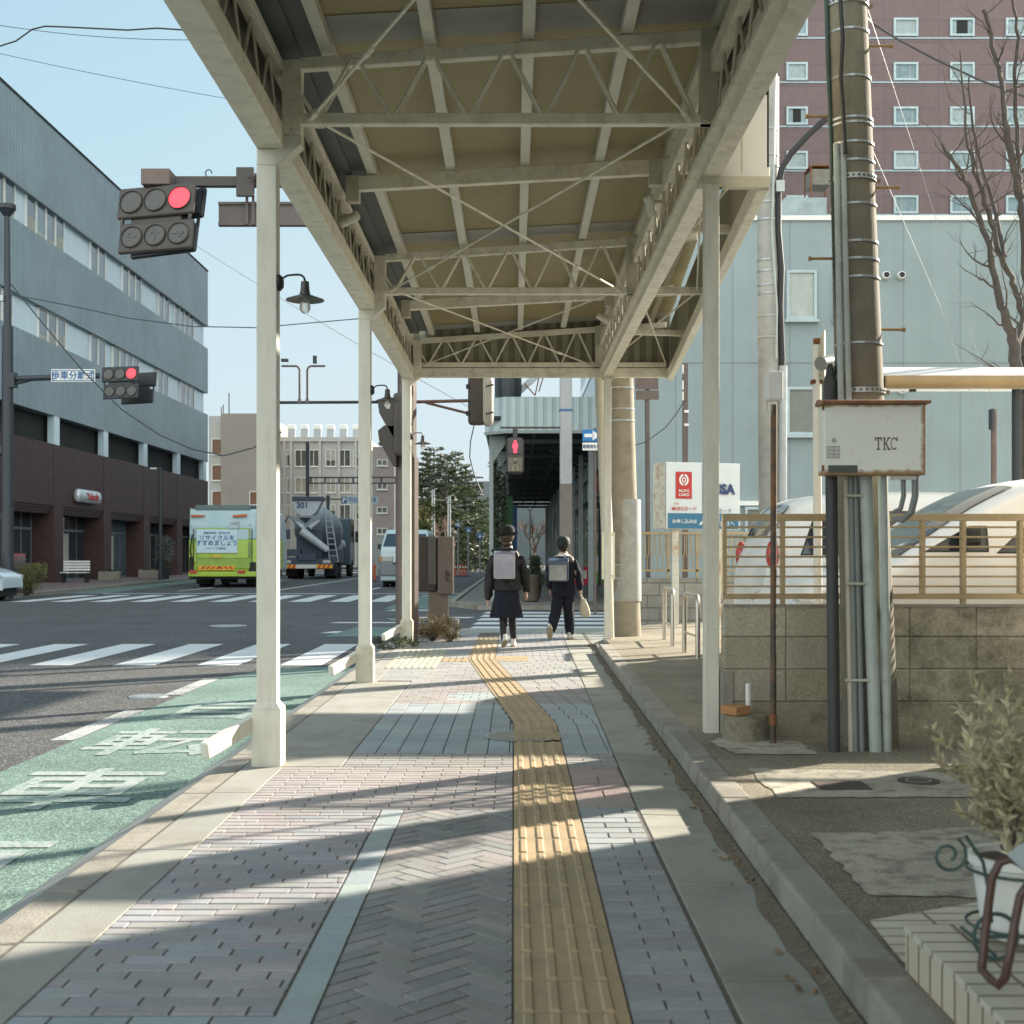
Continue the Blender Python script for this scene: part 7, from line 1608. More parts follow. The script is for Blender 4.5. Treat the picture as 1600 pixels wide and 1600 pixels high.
def skin_body(name, joints, edges, mat, parent, root=0, sub=2):
    me = bpy.data.meshes.new(name); off = origin(parent)
    me.from_pydata([tuple(Vector(j[:3])-off) for j in joints], edges, []); me.materials.append(mat)
    o = bpy.data.objects.new(name, me); C.objects.link(o); o.parent = parent
    m = o.modifiers.new('skin', 'SKIN'); m.use_smooth_shade = True
    for i, j in enumerate(joints):
        sv = me.skin_vertices[0].data[i]; r = j[3]; sv.radius = (r, j[4] if len(j) > 4 else r); sv.use_root = (i == root)
    s = o.modifiers.new('sub', 'SUBSURF'); s.levels = sub; s.render_levels = sub
    return o
def person(label, F, S, hip, feet, knees, hat, coat_kind, handL, handR, elL, elR):
    """F foot-plane origin (x,y), S standing height scale; points are offsets from F"""
    ox, oy = F; t = thing('person', label, 'person', (ox,oy,0), 'schoolchildren walking away')
    def q(x, y, z): return (ox+x, oy+y, z)
    H = S; hz = H*.52; sh = H*.815; nk = H*.86
    J = [q(0,0,hz)+(.085*H/1.5,.07*H/1.5), q(0,0,H*.64)+(.085*H/1.5,.06*H/1.5), q(0,0,sh-.02)+(.10*H/1.5,.06*H/1.5), q(0,0,nk)+(.035,.035), q(0,.005,H*.905)+(.060,.065), q(0,.01,H*.955)+(.068,.082)]
    E = [(0,1),(1,2),(2,3),(3,4),(4,5)]
    for s_, k_, f_ in ((-1,knees[0],feet[0]),(1,knees[1],feet[1])):
        n0 = len(J); J += [q(s_*.065,0,hz-.04)+(.072,), q(*k_)+(.048,), q(f_[0],f_[1],f_[2]+.07)+(.032,), q(f_[0],f_[1]+.035,f_[2]+.03)+(.032,), q(f_[0],f_[1]+.11,f_[2]+.025)+(.025,)]
        E += [(0,n0),(n0,n0+1),(n0+1,n0+2),(n0+2,n0+3),(n0+3,n0+4)]
    for s_, e_, h_ in ((-1,elL,handL),(1,elR,handR)):
        n0 = len(J); J += [q(s_*.115*H/1.5,0,sh-.03)+(.04,), q(*e_)+(.030,), q(*h_)+(.018,.022)]
        d = (Vector(h_)-Vector(e_)).normalized(); pm = Vector(h_)+d*.04; J += [q(*pm)+(.016,.026)]
        E += [(2,n0),(n0,n0+1),(n0+1,n0+2),(n0+2,n0+3)]; n1 = n0+3
        for fi in range(5):
            lat = Vector((0,1,0))*(fi-2)*.011; ln = (.03,.045,.05,.046,.036)[fi]
            if fi == 0: p1 = pm + Vector((0,-.028,0)) + d*.005; p2 = p1 + d*.02 + Vector((0,-.004,0))
            else: p1 = pm + lat + d*.018; p2 = p1 + d*ln*.6 + Vector((-s_*.008,0,0))
            k0 = len(J); J += [q(*p1)+(.0065,), q(*p2)+(.0055,)]; E += [(n1,k0),(k0,k0+1)]
    body = skin_body('body', J, E, m_skin, t)
    # ears and face features live on the head
    hx, hy, hz_ = ox, oy+.01, H*.935
    b = B(); [b.ball((hx+s_*.073, hy, hz_-.01), .010, .018, .026, 10, 6) for s_ in (-1,1)]; b.ball((hx, hy+.088, hz_-.012), .011, .016, .018, 10, 6); obj('ears_and_nose', b, m_skin, body, smooth=True)
    b = B(); [b.ball((hx+s_*.03, hy+.080, hz_+.008), .011, .008, .007, 10, 6) for s_ in (-1,1)]; obj('eyes', b, m_hairk, body, smooth=True)
    b = B().obox((hx, hy+.083, hz_-.042), (.04,.008,.009)); obj('mouth', b, m_red, body, bevel=.003)
    return t, body, q
# -- girl in felt hat
F1 = (X(792,15.9), 15.9)
g, gb, q = person('child in a dark bowler hat, padded coat and navy skirt carrying a lavender school backpack', F1, 1.46, None,
    [(-.035,-.10,.03),(.085,.16,.0)], [(-.045,-.02,.42),(.06,.12,.44)], True, 'coat', (-.235,.02,.60), (.24,.10,.66), (-.20,-.02,.86), (.215,.0,.88))
ox, oy = F1; H = 1.46
b = B(); b.loft([(ox,oy,.69,.165,.13),(ox,oy,.72,.175,.14),(ox,oy,.80,.178,.14),(ox,oy,.83,.170,.134),(ox,oy,.92,.176,.14),(ox,oy,.95,.176,.135),(ox,oy,1.05,.180,.135),(ox,oy,1.13,.172,.12),(ox,oy,1.19,.135,.105),(ox,oy,1.225,.07,.07)], 28)
for s_, pts, rr in ((-1, [(-.14,0,1.155),(-.185,-.01,1.02),(-.215,-.02,.86),(-.225,.0,.72),(-.235,.02,.58)], [.056,.064,.060,.060,.046]), (1, [(.14,0,1.155),(.19,.0,1.02),(.225,.0,.88),(.24,.06,.78),(.245,.10,.68)], [.056,.064,.060,.055,.044])):
    b.tube([q(*p) for p in pts], rr, 16)
coat = obj('padded_coat', b, m_coat, g, smooth=True, sub=1); folds(coat, .05, .08)
b = B(); b.loft([(ox-.04,oy-.10,1.15,.06,.05),(ox-.04,oy-.12,1.175,.15,.085),(ox-.04,oy-.11,1.205,.165,.09),(ox-.04,oy-.08,1.235,.13,.07),(ox-.03,oy-.04,1.25,.05,.04)], 20); obj('hood', b, m_coat, coat, smooth=True, sub=1)
b = B(); b.lathe([(.045,1.215),(.052,1.24),(.046,1.262)], (ox+.02,oy,0), 16, cap=False); obj('collar', b, whitep, coat, smooth=True)
b = B(); n_ = 40
def skirt(b, ox, oy, z0, z1, w0, w1, sh_=0):
    secs = 7; vs = []
    for i in range(secs):
        k_ = i/(secs-1); z = z1 + (z0-z1)*k_
        for j in range(n_):
            a = 2*math.pi*j/n_; fl = 1 + .07*k_*math.cos(a*9)
            vs.append((ox+sh_*k_+(w0+(w1-w0)*k_)*fl*math.cos(a), oy+(w0*.8+(w1*.85-w0*.8)*k_)*fl*math.sin(a), z))
    fs = [[i*n_+j,i*n_+(j+1)%n_,(i+1)*n_+(j+1)%n_,(i+1)*n_+j] for i in range(secs-1) for j in range(n_)] + [list(range(n_))]
    b.add(vs, fs)
skirt(b, ox, oy, .375, .80, .125, .205, -.01); sk = obj('skirt', b, m_navyc, g, smooth=True); folds(sk, .02, .12)
b = B(); 
for (k_, f_) in (((-.045,-.02,.42),(-.035,-.10,.10)),((.06,.12,.44),(.085,.16,.07))):
    b.tube([q(k_[0]*.9,k_[1]*.5,.62), q(*k_), q((k_[0]+f_[0])/2,(k_[1]+f_[1])/2-.015,(k_[2]+f_[2])/2+.01), q(f_[0],f_[1]-.005,f_[2]-.01)], [.075,.053,.049,.036], 14)
obj('tights', b, m_tight, g, smooth=True)
def shoe(parent, c, yaw, pitch, mt=m_shoe):
    b = B(); L_ = .225
    b.loft([(0,0,0,.036,.105),(0,0,.022,.038,.108)], 20); s0 = len(b.v)
    m_ = Euler((pitch,0,yaw)).to_matrix(); c = Vector(c)
    sole = B(); sole.v = [tuple(c + m_ @ Vector(v)) for v in b.v]; sole.f, sole.m, sole.col = b.f, b.m, b.col
    u = B(); u.loft([(0,.0,.0225,.035,.104),(0,-.005,.045,.034,.095),(0,-.03,.065,.032,.07),(0,-.055,.085,.03,.042),(0,-.06,.10,.03,.036)], 20)
    up_ = B(); up_.v = [tuple(c + m_ @ Vector(v)) for v in u.v]; up_.f, up_.m, up_.col = u.f, u.m, u.col
    o_ = obj('shoe', up_, mt, parent, smooth=True); obj('sole', sole, m_sole, o_, smooth=True)
    ln = B(); [ln.obox(c + m_ @ Vector((0,.02-.018*i,.056+.006*i)), (.05,.006,.004), (pitch,0,yaw)) for i in range(3)]; obj('laces', ln, m_coat, o_)
shoe(g, q(-.03,-.09,.045), R(8), R(-24)); shoe(g, q(.085,.19,.0), R(-5), 0)
hz_ = 1.365; b = B(); b.ball((ox,oy-.006,hz_+.012), .090, .098, .094, 20, 12); b.ball((ox,oy-.035,hz_-.075), .062, .040, .050, 14, 8); obj('hair', b, m_hair, gb, smooth=True)
b = B(); hh = hz_+.035; b.lathe([(.140,.014),(.152,.028),(.144,.032),(.106,.006),(.100,.03),(.097,.075),(.080,.11),(.040,.13),(.001,.134)], (ox,oy,hh-.01), 28, cap=False)
b.v = [(v[0]+.0, v[1], v[2] + (v[0]-ox)*.10) for v in b.v]; ht_ = obj('bowler_hat', b, m_felt, g, smooth=True)
b = B().lathe([(.1035,.018),(.102,.036)], (ox,oy,hh-.008), 28, cap=False); obj('hat_band', b, m_navyc, ht_, smooth=True)
# school bag
def bag(owner, label, c, w_, h, d, body_m, flap_m, trim, yaw=0, cover=None):
    t = thing('school_backpack', label, 'backpack', (0,0,0))
    b = B().box(-w_/2,w_/2,-d+.012,0,0,h-.01); obj('case', b, body_m, t, bevel=.03, seg=3)
    b = B(); b.prism([(-.0,h-.002),(-d*.5,h+.012),(-d-.005,h-.02),(-d-.014,h-.08),(-d-.012,.03),(-d-.008,.004),(-d-.002,.004),(-d-.004,.03),(-d-.005,h-.08),(-d+.004,h-.03),(-d*.5,h+.002),(-.0,h-.012)], 0, -w_/2-.006, w_/2+.006); f_ = obj('flap', b, flap_m, t, bevel=.003, smooth=True)
    b = B(); e = .004; y_ = -d-.016
    b.tube([(-w_/2+.0,y_+.003,h-.05),(-w_/2,y_,h-.09),(-w_/2,y_+.002,.03),(-w_/2+.02,y_+.006,.006),(w_/2-.02,y_+.006,.006),(w_/2,y_+.002,.03),(w_/2,y_,h-.09),(w_/2,y_+.003,h-.05)], .004, 8); obj('piping', b, trim, f_, smooth=True)
    b = B(); [b.lathe([(.001,-.004),(.005,-.003),(.006,0)], (sx_*(w_/2-.035), y_, z_), 10, 'y') for sx_ in (-1,1) for z_ in (.045,h-.05)]; obj('stud', b, chrome, f_)
    for s_ in (-1,1):
        b = B(); b.tube([(s_*.06,-.02,h-.0),(s_*.085,.03,h+.035),(s_*.095,.12,h+.0),(s_*.10,.17,h-.12),(s_*.11,.12,h*.35),(s_*.10,.0,.05)], .012, 8); obj('strap', b, body_m, t, smooth=True)
    if cover: b = B().box(-w_/2+.01,w_/2-.012,-d-.020,-d-.0165,.02,h-.075); obj('clear_cover', b, cover, f_, bevel=.006)
    t.location = c; t.rotation_euler = (R(3),0,yaw); return t
bag(g, 'pearly lavender hard school backpack on the back of the child in the hat', q(-.02,-.135,.865), .25, .325, .15, m_bagl, m_bagl, m_bagt, R(-3))
# -- boy in cap
F2 = (X(880,17.3), 17.3)
p2, pb_, q = person('child in a dark cap and navy blazer with a navy backpack, one heel lifted', F2, 1.38, None,
    [(-.17,-.12,.06),(.09,.10,.0)], [(-.09,.0,.36),(.07,.09,.40)], False, 'blazer', (-.17,.12,.66), (.235,.05,.64), (-.19,-.02,.83), (.215,-.04,.82))
ox, oy = F2; H = 1.38
b = B(); b.loft([(ox,oy,.58,.175,.125),(ox,oy,.64,.17,.122),(ox,oy,.74,.155,.115),(ox,oy,.88,.155,.115),(ox,oy,1.0,.165,.115),(ox,oy,1.07,.16,.105),(ox,oy,1.125,.115,.09),(ox,oy,1.15,.06,.06)], 28)
for pts, rr in (([(-.135,0,1.09),(-.175,-.01,.96),(-.19,-.02,.83),(-.18,.06,.73),(-.172,.11,.68)], [.05,.052,.05,.044,.038]), ([(.135,0,1.09),(.185,-.01,.96),(.215,-.03,.83),(.228,.02,.72),(.235,.045,.66)], [.05,.054,.052,.046,.038])): b.tube([q(*p) for p in pts], rr, 16)
bl = obj('blazer', b, m_navyc, p2, smooth=True, sub=1); folds(bl, .04, .09)
b = B(); b.loft([(ox,oy-.02,1.105,.10,.075),(ox,oy-.012,1.14,.085,.065),(ox,oy,1.172,.052,.052)], 18, cap=False); obj('collar', b, whitep, bl, smooth=True)
b = B(); b.tube([q(-.06,0,.66),q(-.078,.0,.52),q(-.10,.0,.36),q(-.15,-.07,.20),q(-.175,-.11,.10)], [.085,.084,.074,.066,.062], 18); b.tube([q(.06,0,.66),q(.07,.03,.52),q(.075,.085,.38),q(.088,.10,.20),q(.09,.105,.045)], [.085,.084,.074,.068,.064], 18); folds(obj('trousers', b, m_navyc, p2, smooth=True, sub=1), .032, .09)
shoe(p2, q(-.18,-.15,.10), R(5), R(-62), m_shoe); shoe(p2, q(.10,.13,.0), R(-12), 0)
hz_ = 1.29; b = B(); b.ball((ox,oy-.004,hz_+.005), .086, .094, .088, 20, 12); b.ball((ox,oy-.035,hz_-.062), .058, .035, .04, 14, 8); obj('hair', b, m_hairk, pb_, smooth=True)
b = B(); b.loft([(ox,oy,hz_+.0,.093,.101),(ox,oy,hz_+.05,.095,.101),(ox,oy,hz_+.09,.078,.083),(ox,oy,hz_+.112,.044,.048),(ox,oy,hz_+.118,.003,.003)], 24); b.loft([(ox,oy+.10,hz_+.0,.07,.07),(ox,oy+.10,hz_+.008,.068,.068)], 20); obj('cap', b, M('black_green_cap', (.012,.018,.016), .7), p2, smooth=True)
bag(p2, 'navy hard school backpack with a shiny clear cover on the child in the cap', q(-.055,-.125,.80), .255, .30, .16, m_bagn, m_bagn, m_bagn, R(-8), m_cov)
t = thing('drawstring_bag', 'pale drawstring pouch hanging from the hand of the child in the cap', 'bag', tuple(q(.27,.06,.56)))
c = q(.285,.06,0); b = B(); b.loft([(c[0]+.02,c[1],.30,.01,.01),(c[0]+.02,c[1],.305,.05,.04),(c[0]+.02,c[1],.34,.075,.05),(c[0]+.01,c[1],.42,.068,.046),(c[0]-.005,c[1],.50,.05,.035),(c[0]-.01,c[1],.54,.03,.02),(c[0]-.01,c[1],.555,.045,.03)], 18); obj('pouch', b, M('natural_cotton', (.52,.47,.36), .85, var=.1, bump=.3, bscale=60), t, smooth=True, sub=1)
b = B(); [b.tube([(c[0]-.01+s_*.015,c[1],.54),q(.238,.055,.62)], .004, 6) for s_ in (-1,1)]; obj('cord', b, m_bagt, t)
# bag carried by other hand of girl: small pale charm ; big planter tub behind
D = 31.5; c = Vector((X(829,D),D,0)); t = thing('planter_tub', 'round brown planter tub on the far pavement between the children', 'planter', tuple(c)); b = B().lathe([(.16,0),(.21,.03),(.22,.6),(.235,.62),(.235,.66),(.2,.66)], c, 24); obj('tub', b, M('brown_fibre_tub', (.12,.095,.075), .8, var=.15), t, smooth=True)

# ================================================================ PLANTS
def leafquad(b, c, s, rn, asp=.45, d=None):
    d = Vector((rn.gauss(0,1), rn.gauss(0,1), rn.gauss(0,.8))).normalized() if d is None else d.normalized(); u = d.cross(Vector((rn.random()-.5, rn.random()-.5, rn.random()-.5))).normalized()
    p = Vector(c); n = d.cross(u)*s*.12
    b.add([p, p+d*s*.45+u*s*asp*.5+n, p+d*s, p+d*s*.45-u*s*asp*.5+n], [(0,1,2,3)])
m_lf = leaf_mat('dark_green_leaf', (.035,.055,.018), (.08,.10,.035)); m_olive = leaf_mat('brightened_olive_leaf', (.48,.43,.28), (.80,.75,.58), .45); m_con = leaf_mat('conifer_needles', (.035,.055,.032), (.085,.11,.055), .2); m_bark = M('bark', (.07,.062,.054), .9, var=.25, scale=12, bump=.8, bscale=40); m_barkg = M('grey_brown_bark', (.13,.10,.085), .9, var=.25, scale=12, bump=.8, bscale=40)  # olive leaf colour brightened to paint in sunlight missing there
m_pale = leaf_mat('yellow_green_leaf', (.14,.15,.055), (.24,.23,.10), .3); m_dry = leaf_mat('dry_grass_blade', (.16,.125,.06), (.28,.21,.11), .3); m_lav = leaf_mat('grey_green_leaf', (.10,.13,.12), (.2,.24,.22), .2)
def shrub(name, label, cat, c, rx, rz, n, s, mt, seed=1, stems=8, asp=.4):
    rn = random.Random(seed); c = Vector(c); t = thing(name, label, cat, tuple(c))
    b = B()
    cl_ = [Vector((rn.gauss(0,.5)*rx, rn.gauss(0,.5)*rx, rz*(.25+.75*rn.random()))) for _ in range(max(10, n//60))]
    for i in range(n):
        k_ = rn.choice(cl_); p = k_ + Vector((rn.gauss(0,.14)*rx, rn.gauss(0,.14)*rx, rn.gauss(0,.10)*rz)); 
        r_ = math.hypot(p.x/rx, p.y/rx)
        if r_ > 1.1 or p.z < 0 or p.z > rz*1.05: continue
        leafquad(b, c+p, s*rn.uniform(.6,1.3), rn, asp)
    obj('foliage', b, mt, t)
    b = B()
    for k_ in cl_[:stems*2]: b.tube([c, c+k_*.5+Vector((0,0,.05*rz)), c+k_], [.012*rz+.004,.008*rz+.003,.003], 6)
    obj('stem', b, m_bark, t); return t
shrub('low_plant', 'small green weeds at the foot of the farthest left canopy post', 'plant', (-1.46,15.75,-.02), .26, .14, 700, .035, m_lf, 3)
shrub('dry_grass_tuft', 'dry brown grass tuft around the controller pedestal, left clump', 'plant', (X(676,17.1),17.1,-.02), .28, .34, 1500, .08, m_dry, 4, asp=.12)
shrub('dry_grass_tuft', 'dry yellowish grass tuft in front of the controller plinth', 'plant', (X(704,17.0),17.0,-.02), .15, .22, 600, .06, m_dry, 5, asp=.12)
shrub('bush', 'rounded olive bush beside the mast at the left edge', 'shrub', (X(50,37.8),37.8,0), .42, .85, 3000, .07, m_pale, 6)
shrub('lavender_bush', 'grey-green bush between the left mast and the rounded bush', 'shrub', (X(29,37.9),37.9,.3), .3, .75, 1200, .07, m_lav, 7)
D = 37.9; t = thing('planter_box', 'dark planter box under the grey-green bush', 'planter', (X(32,D),D,0)); b = B().box(X(22,D),X(44,D),D-.2,D+.2,-.02,.42); obj('box', b, m_cdk, t, bevel=.02); obj('soil', B().box(X(23,D),X(43,D),D-.18,D+.18,.421,.43), m_dirt, t)
shrub('potted_shrub', 'tall leafy shrub in a pot beside the slim street lamp', 'shrub', (X(257,60),60,.4), .45, 1.55, 1800, .1, m_lav, 8)
D = 60; t = thing('plant_pot', 'dark pot holding the tall shrub by the street lamp', 'planter', (X(257,D),D,0)); obj('pot', B().lathe([(.2,0),(.28,.42),(.3,.45),(.22,.45)], (X(257,D),D,0), 14), darkp, t, smooth=True)
for px, y_, lb in ((171,56.5,'long stone flower trough at the middle brick pier'),(232,62,'short stone flower trough near the street lamp')):
    x = X(px,y_); t = thing('flower_trough', lb, 'planter', (x,y_,0), 'stone troughs along the arcade'); obj('trough', B().box(x-.45,x+.45,y_-.2,y_+.2,0,.42), m_kerb, t, bevel=.03); b = B(); [leafquad(b,(x+rnd.uniform(-.4,.4),y_+rnd.uniform(-.15,.15),.42),.12,rnd) for _ in range(120)]; obj('planting', b, m_lf, t)
# bench
D = 53.2; x = X(120,D)-.0; t = thing('bench', 'white slatted bench set in the second brick bay', 'bench', (x,D,0))
for k_ in range(4): obj('slat', B().box(x-.55,x+.55,D-.02,D+.02,.50+.11*k_,.58+.11*k_), whitep, t)
obj('seat', B().box(x-.55,x+.55,D-.45,D,.40,.44), whitep, t)
for s_ in (-.5,.46): obj('leg', B().box(x+s_,x+s_+.04,D-.42,D+.03,0,.4), black, t)
# shop stand board
D = 40; x = X(26,D); t = thing('standing_board', 'dark red leaning notice board by the brick arcade at the left', 'sign', (x,D,0)); obj('panel', B().obox((x,D,.75),(.5,.04,.9),(R(-12),0,0)), M('maroon_board', (.16,.04,.05), .6), t); obj('leg', B().obox((x,D+.2,.5),(.45,.03,1.0),(R(14),0,0)), darkp, t)
# -- olive shrub on stand at lower right
PC = Vector((1.205, 3.06, .22)); 
st5 = thing('tiled_step', 'cream tiled shop step at the lower right corner', 'step', (2,1.5,YARD))
b = B().box(.985,3.04,-1,3.22,YARD-.02,.205); obj('riser', b, m_tilev, st5); b = B().box(.98,3.04,-1,3.225,.2055,.22); obj('tread', b, m_tile, st5)
pot = thing('plant_pot', 'white flower pot on the cream tiled step', 'pot', tuple(PC))
b = B(); b.lathe([(.075,0),(.082,.005),(.105,.17),(.115,.175),(.115,.195),(.103,.195),(.10,.175)], PC+Vector((0,0,.02)), 28); obj('pot', b, whitep, pot, smooth=True); obj('soil', B().lathe([(.099,.180),(.001,.182)], PC+Vector((0,0,.02)), 20), m_dirt, pot)
ol = thing('olive_shrub', 'olive shrub in the white pot, leaf colour brightened as if sunlit', 'shrub', tuple(PC+Vector((0,0,.2))))
rn = random.Random(21); bl_ = B(); bs = B(); base = PC+Vector((0,0,.2))
def twig(p, d, L_, r, lvl):
    n_ = 5; pts = [p.copy()]; rs = [r]
    for i in range(n_):
        d = (d + Vector((rn.gauss(0,.16), rn.gauss(0,.16), rn.gauss(.05,.1)))).normalized(); pts.append(pts[-1] + d*L_/n_); rs.append(r*(1-.7*(i+1)/n_))
    bs.tube(pts, rs, 6)
    if lvl < 2:
        for i in range(1, n_+1):
            for _ in range(2 if lvl == 0 else (1 if rn.random() < .5 else 0)):
                dd = (d + Vector((rn.gauss(0,.7), rn.gauss(0,.7), rn.gauss(.1,.4)))).normalized(); twig(pts[i], dd, L_*rn.uniform(.3,.55), rs[i]*.6, lvl+1)
    if lvl >= 1:
        for i in range(0, n_):
            for _ in range(3):
                a = pts[i].lerp(pts[i+1], rn.random()); dd = (d*.6 + Vector((rn.gauss(0,.6), rn.gauss(0,.6), rn.gauss(.2,.5)))); leafquad(bl_, a, rn.uniform(.014,.044), rn, rn.uniform(.22,.42), dd)
for (dx, dy, L_) in ((-.42,.1,.30),(-.10,.0,.42),(.16,.1,.40),(.35,-.1,.42),(-.05,-.25,.30),(-.28,.25,.36)):
    twig(base+Vector((rn.uniform(-.03,.03),rn.uniform(-.03,.03),0)), Vector((dx,dy,1)).normalized(), L_*.72, .004, 0)
obj('foliage', bl_, m_olive, ol); obj('branch', bs, m_barkg, ol, smooth=True)
sd = thing('plant_stand', 'green wrought iron wheeled plant stand with curled ends around the white pot', 'plant stand', tuple(PC))
m_gi = M('dark_green_iron', (.045,.085,.075), .45)
b = B(); cxs = PC.x; 
sp_ = []
for i in range(16): a = R(-60+i*32); r_ = .012+.0022*i; sp_.append(Vector((cxs-.20+.0+r_*math.cos(a), PC.y-.10, .455+r_*math.sin(a))))
sp_ += [Vector((cxs-.16,PC.y-.10,.50)), Vector((cxs-.12,PC.y-.10,.44)), Vector((cxs-.105,PC.y-.10,.36)), Vector((cxs-.10,PC.y-.10,.30))]
b.tube(sp_, .0042, 8); obj('scroll', b, m_gi, sd, smooth=True)
for zz in (.27,.40): b = B().tube([PC+Vector((.118*math.cos(a),.118*math.sin(a),zz-.22)) for a in [i*math.pi/12 for i in range(24)]], .004, 6, closed=True); obj('pot_ring', b, m_gi, sd, smooth=True)
for dx in (-.10,.10): b = B().tube([Vector((cxs+dx+.05*math.cos(a), PC.y-.125, .275+.052*math.sin(a))) for a in [i*math.pi/14 for i in range(28)]], .005, 6, closed=True); obj('wheel', b, m_gi, sd, smooth=True)
b = B(); b.tube([Vector((cxs-.12,PC.y-.11,.27)),Vector((cxs+.14,PC.y-.11,.27))], .005, 6); b.tube([Vector((cxs-.10,PC.y-.12,.23)),Vector((cxs-.10,PC.y+.1,.23))],.005,6); obj('axle', b, m_gi, sd, smooth=True)
fr_ = thing('tube_stand', 'bent brown metal tube stand in front of the white pot', 'stand', (1.06,2.72,.22))
m_bt = M('brown_tube', (.085,.04,.028), .4)
def tp(px, py, d_): return P(px, py, d_)
pts = [tp(1640,1385,2.75),tp(1600,1352,2.76),tp(1580,1342,2.76),tp(1562,1348,2.77),tp(1550,1372,2.77),tp(1544,1420,2.77),tp(1537,1480,2.76),tp(1534,1515,2.74),tp(1548,1530,2.64),tp(1560,1540,2.60),tp(1570,1528,2.62),tp(1578,1490,2.64),tp(1586,1440,2.65),tp(1594,1400,2.65),tp(1606,1382,2.65),tp(1640,1375,2.65)]
obj('frame', B().tube(pts, .0095, 10), m_bt, fr_, smooth=True)
obj('tray', B().obox(tp(1625,1335,2.72), (.10,.10,.012), (R(20),R(-35),0)), M('tray_grey', (.4,.42,.42), .4), fr_)

# ================================================================ TREES
def bare_tree(label, D, polys, seed, w0, cat='tree', mt=m_bark):
    """big limbs follow the photo's limbs; side twigs grow off them"""
    rn = random.Random(seed); t = thing('bare_tree', label, cat, tuple(P(polys[0][0][0], polys[0][0][1], D)))
    for k_, pl in enumerate(polys):
        b = B(); pts = []; 
        for i, (px, py, w_) in enumerate(pl): pts.append(P(px, py, D + (k_*.18 if i else 0) + .1*math.sin(i)))
        rs = [max(w_*.70*D/FPX/2, .004) for *_, w_ in pl]
        # densify with small wobble
        dp, dr = [], []
        for i in range(len(pts)-1):
            for s_ in range(4):
                f_ = s_/4; dp.append(pts[i].lerp(pts[i+1], f_) + Vector((rn.gauss(0,.007),rn.gauss(0,.012),0))*(1 if s_ else 0)); dr.append(rs[i]+(rs[i+1]-rs[i])*f_)
        dp.append(pts[-1]); dr.append(rs[-1]); b.tube(dp, dr, 9); lim = obj('trunk' if k_ == 0 else 'limb', b, mt, t, smooth=True)
        bt = B()
        def grow(p, d, L_, r, lv):
            q_ = [p]; rr = [r]
            for i in range(5): d = (d+Vector((rn.gauss(0,.2),rn.gauss(0,.2),rn.gauss(.06,.12)))).normalized(); q_.append(q_[-1]+d*L_/5); rr.append(r*(1-.17*(i+1)))
            bt.tube(q_, rr, 5)
            if lv < 3:
                for i in range(1,6): 
                    if rn.random() < (.8 if lv < 2 else .45): grow(q_[i], (d+Vector((rn.gauss(0,.7),rn.gauss(0,.5),rn.gauss(.2,.4)))).normalized(), L_*rn.uniform(.3,.6), rr[i]*.6, lv+1)
        for i in range(3, len(dp), 2):
            if dp[i].z > 2.3 and rn.random() < .75: grow(dp[i], Vector((rn.gauss(0,.8),rn.gauss(0,.5),rn.uniform(.3,1.1))).normalized(), rn.uniform(.25,.7), min(dr[i]*.45,.012), 0 if i > len(dp)*.5 else 1)
        if bt.v: obj('twigs', bt, mt, lim)
    return t
D = 11.5
bare_tree('bare pruned tree rising behind the white people carrier at the right', D,
  [[(1604,1000,40),(1600,700,34),(1596,620,30),(1586,540,26),(1572,500,20),(1562,470,17),(1548,400,14),(1532,345,12),(1516,300,11),(1506,275,10),(1488,250,8),(1472,225,6)],
   [(1586,540,22),(1600,500,14),(1588,460,13),(1575,425,13),(1560,395,12),(1545,330,11),(1528,280,10),(1512,230,7),(1506,150,5),(1500,80,3)],
   [(1604,620,30),(1608,450,22),(1600,340,22),(1590,290,20),(1580,240,16),(1570,190,13),(1566,130,11),(1556,90,11),(1548,50,9),(1536,15,8)],
   [(1600,340,14),(1596,300,12),(1590,200,10),(1585,120,9),(1592,60,8),(1582,0,6)],
   [(1570,400,10),(1552,320,9),(1536,270,8),(1520,200,6),(1514,120,4)]], 31, 30)
def conifer(name, label, x, y, h, r, seed, dens=1.0, mt=m_con):
    rn = random.Random(seed); t = thing(name, label, 'tree', (x,y,0), 'conifers up the street')
    obj('trunk', B().cyl((x,y,-.1),(x,y,h*.96),h*.016+.05,.03,8), m_bark, t, smooth=True)
    b = B(); bb_ = B(); nl = int(h*1.9*dens)
    for i in range(nl):
        f_ = i/nl; z = h*(.10+.88*f_); rr = r*(1-f_)**.75*rn.uniform(.7,1.15)+.25; nbr = 6 if f_ < .8 else 4
        for k_ in range(nbr):
            a = rn.random()*6.283; d = Vector((math.cos(a),math.sin(a),-.12-.1*(1-f_)+.35*f_)); tip = Vector((x,y,z))+d*rr; bb_.tube([(x,y,z),tip],[.04,.01],4,cap=False)
            m_n = int(rr*16)
            for j in range(m_n):
                s_ = .2+.8*rn.random(); p = Vector((x,y,z)).lerp(tip, s_) + Vector((rn.gauss(0,.14)*rr*.5,rn.gauss(0,.14)*rr*.5,rn.gauss(0,.07)))
                dd = d + Vector((rn.gauss(0,.5),rn.gauss(0,.5),rn.gauss(-.05,.25))); leafquad(b, p, rn.uniform(.30,.62), rn, .38, dd)
    obj('crown', b, mt, t); obj('branches', bb_, m_bark, t); return t
cons = [(660,120,715,3.4,'tall conifer directly right of the brown signal pole'),(678,118,692,3.6,'pointed conifer with the highest tip behind the pale utility poles'),(697,112,702,3.9,'broad dark conifer in the middle of the far group'),(712,126,700,4.4,'spreading cedar with layered branches right of centre in the far group'),(727,120,742,4.6,'broad cedar at the right end of the conifer group beside the arcade'),(604,130,684,3.0,'conifer top showing above the pinkish stair tower')]
